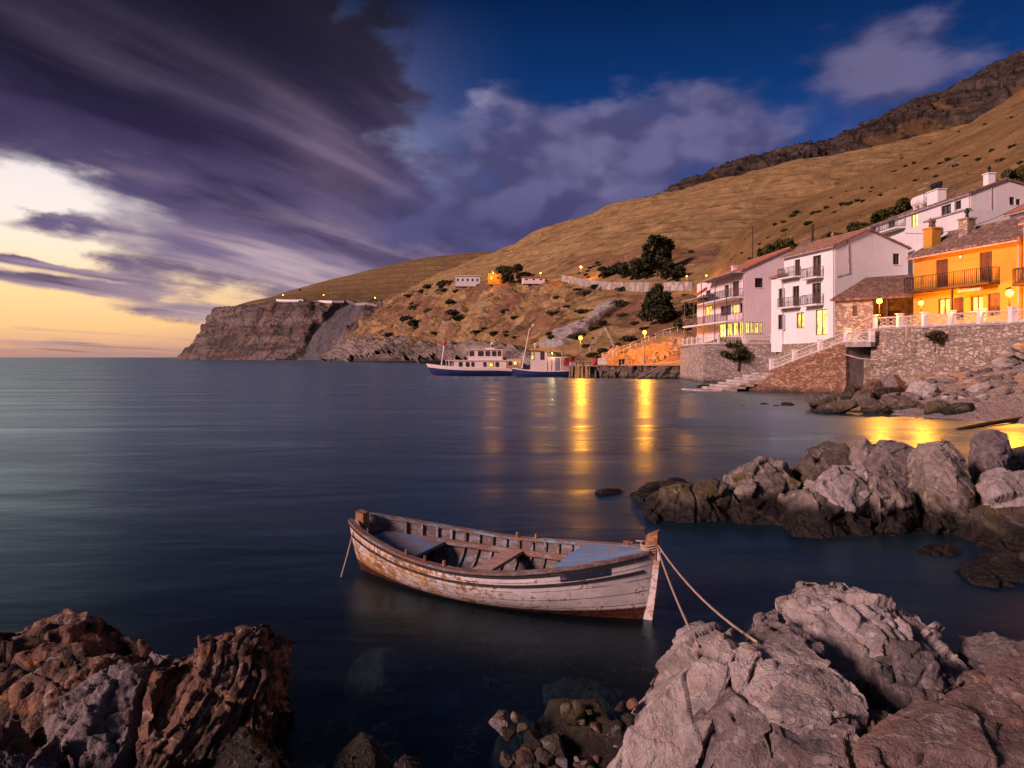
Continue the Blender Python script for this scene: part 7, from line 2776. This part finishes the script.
p_beach = Patch(bc, 220, 140, lambda r, c, P, N: np.stack([0 * r, 0 * r + 1, 0 * r], 1), lambda P, z, r, c: .10 * fbm(P / 1.2, 4, 81) + .05 * worley(P / .35, 5)[0], 'pebble_beach', M_peb, 3)
STN = []
for k in range(7):
    P, Fq = rock_shape(500 + k, sub=4, planes=10, n3=.03, crack=.08)
    STN.append(npmesh('beach_boulder', P, Fq, (M_purp, M_grey, M_pink)[k % 3]))
M_shade = M_moss
used = set()


def stone(p, w_, label, group, flat=.6, name=None, mat=None):
    s_ = rs.randrange(len(STN))
    if s_ in used or mat:
        o = STN[s_].copy()
        COL.objects.link(o)
    else:
        o = STN[s_]
        used.add(s_)
    o.location = p
    o.scale = (w_ * rs.uniform(.8, 1.2), w_ * rs.uniform(.6, .9), w_ * flat * rs.uniform(.7, 1.15))
    o.rotation_euler = (rs.uniform(-.3, .3), rs.uniform(-.35, .35), rs.uniform(0, 6.28))
    if mat:
        o.data = o.data.copy()
        o.data.materials[0] = mat
    return tag(o, label, 'boulder', group)


for _ in range(210):
    r_ = rs.uniform(1.7, 4.1)
    c_ = rs.uniform(.3, 3.6)
    g = p_beach.on(r_, c_)
    s_ = rs.choice((.22, .3, .3, .4, .5, .65)) * (.7 + .25 * c_ * (r_ - 1.6) / 2)
    stone(g + Vector((0, 0, s_ * .15)), s_, 'grey purple boulder tumbled on the beach below the terrace wall', 'boulders tumbled below the terrace wall')
for _ in range(26):
    g = p_beach.on(rs.uniform(3.4, 4.1), rs.uniform(1.6, 3.3))
    s_ = rs.uniform(.6, 1.1)
    stone(g + Vector((-.3, -.3, s_ * .3)), s_, 'grey purple boulder tumbled on the beach below the terrace wall', 'boulders tumbled below the terrace wall')
# named boulders at the water's edge
for px0, px1, pt, d, zb, dp, m_, lab in ((905, 944, 380, 40.5, .2, 1.6, M_pink, 'big pale oval boulder near the top of the dark shore rocks'), (862, 886, 379, 44, .0, 1.4, M_brown, 'brown flat topped rock at the foot of the terrace wall'),
                                         (884, 908, 374, 43.5, .1, 1.3, M_purp, 'upright grey rock between the brown rock and the big pale boulder'), (850, 876, 388, 41, -.3, 1.6, M_moss, 'dark weedy rock in front of the brown flat topped rock'),
                                         (814, 858, 399, 37.6, -.4, 1.6, M_moss, 'dark sharp backed rock nearest the open water'), (803, 834, 393, 41, -.4, 1.2, M_moss, 'low dark rock at the left of the shore rocks'),
                                         (858, 892, 398, 37, -.4, 1.5, M_moss, 'dark weedy rock in the middle of the shore rocks'), (884, 925, 394, 37.5, -.4, 1.6, M_moss, 'broad dark weedy rock under the big pale boulder'),
                                         (918, 950, 399, 36, -.4, 1.3, M_moss, 'dark rock right of the broad weedy one'), (942, 978, 402, 35, -.3, 1.1, M_wet, 'flat black rock at the edge of the pebbles'),
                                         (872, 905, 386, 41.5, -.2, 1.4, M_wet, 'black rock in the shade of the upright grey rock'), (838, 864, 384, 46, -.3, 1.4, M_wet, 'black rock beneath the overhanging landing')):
    rock(lab, px0, px1, pt, d, zb, dp, m_, int(px0 * 7 + pt) % 1000, sub=6, planes=10, n2=.12, crack=.09)
for px0, px1, pt, d, lab in ((737, 748, 405.5, 43.0, 'tiny dark rock awash, leftmost of the line off the shore'), (753, 770, 402.5, 45.0, 'flat dark rock awash, second in the line off the shore'), (768, 780, 404.5, 43.5, 'small dark rock awash beside the rounded one'),
                             (779, 796, 402.0, 44.0, 'rounded dark rock standing out of the water off the shore'), (797, 813, 409.0, 40.5, 'flat dark rock barely above the water nearest the shore rocks'), (694, 716, 384.5, 70.0, 'dark flat rock at the foot of the quay steps')):
    rock(lab, px0, px1, pt, d, -.35, (px1 - px0) / F * d * .8, M_wet, int(px0), sub=5, planes=10, n2=.12)
mb = MB()
a, b = at(1030, 412, 33.0), at(957, 428, 29.0)
mb.tube([a - Vector((0, 0, .25)), a.lerp(b, .5) - Vector((0, 0, .12)), b - Vector((0, 0, .05))], [.11, .10, .06], 8)
tag(mb.build('drift_log', M_woodd, smooth=True), 'dark drift log lying at the edge of the pebble beach', 'log')
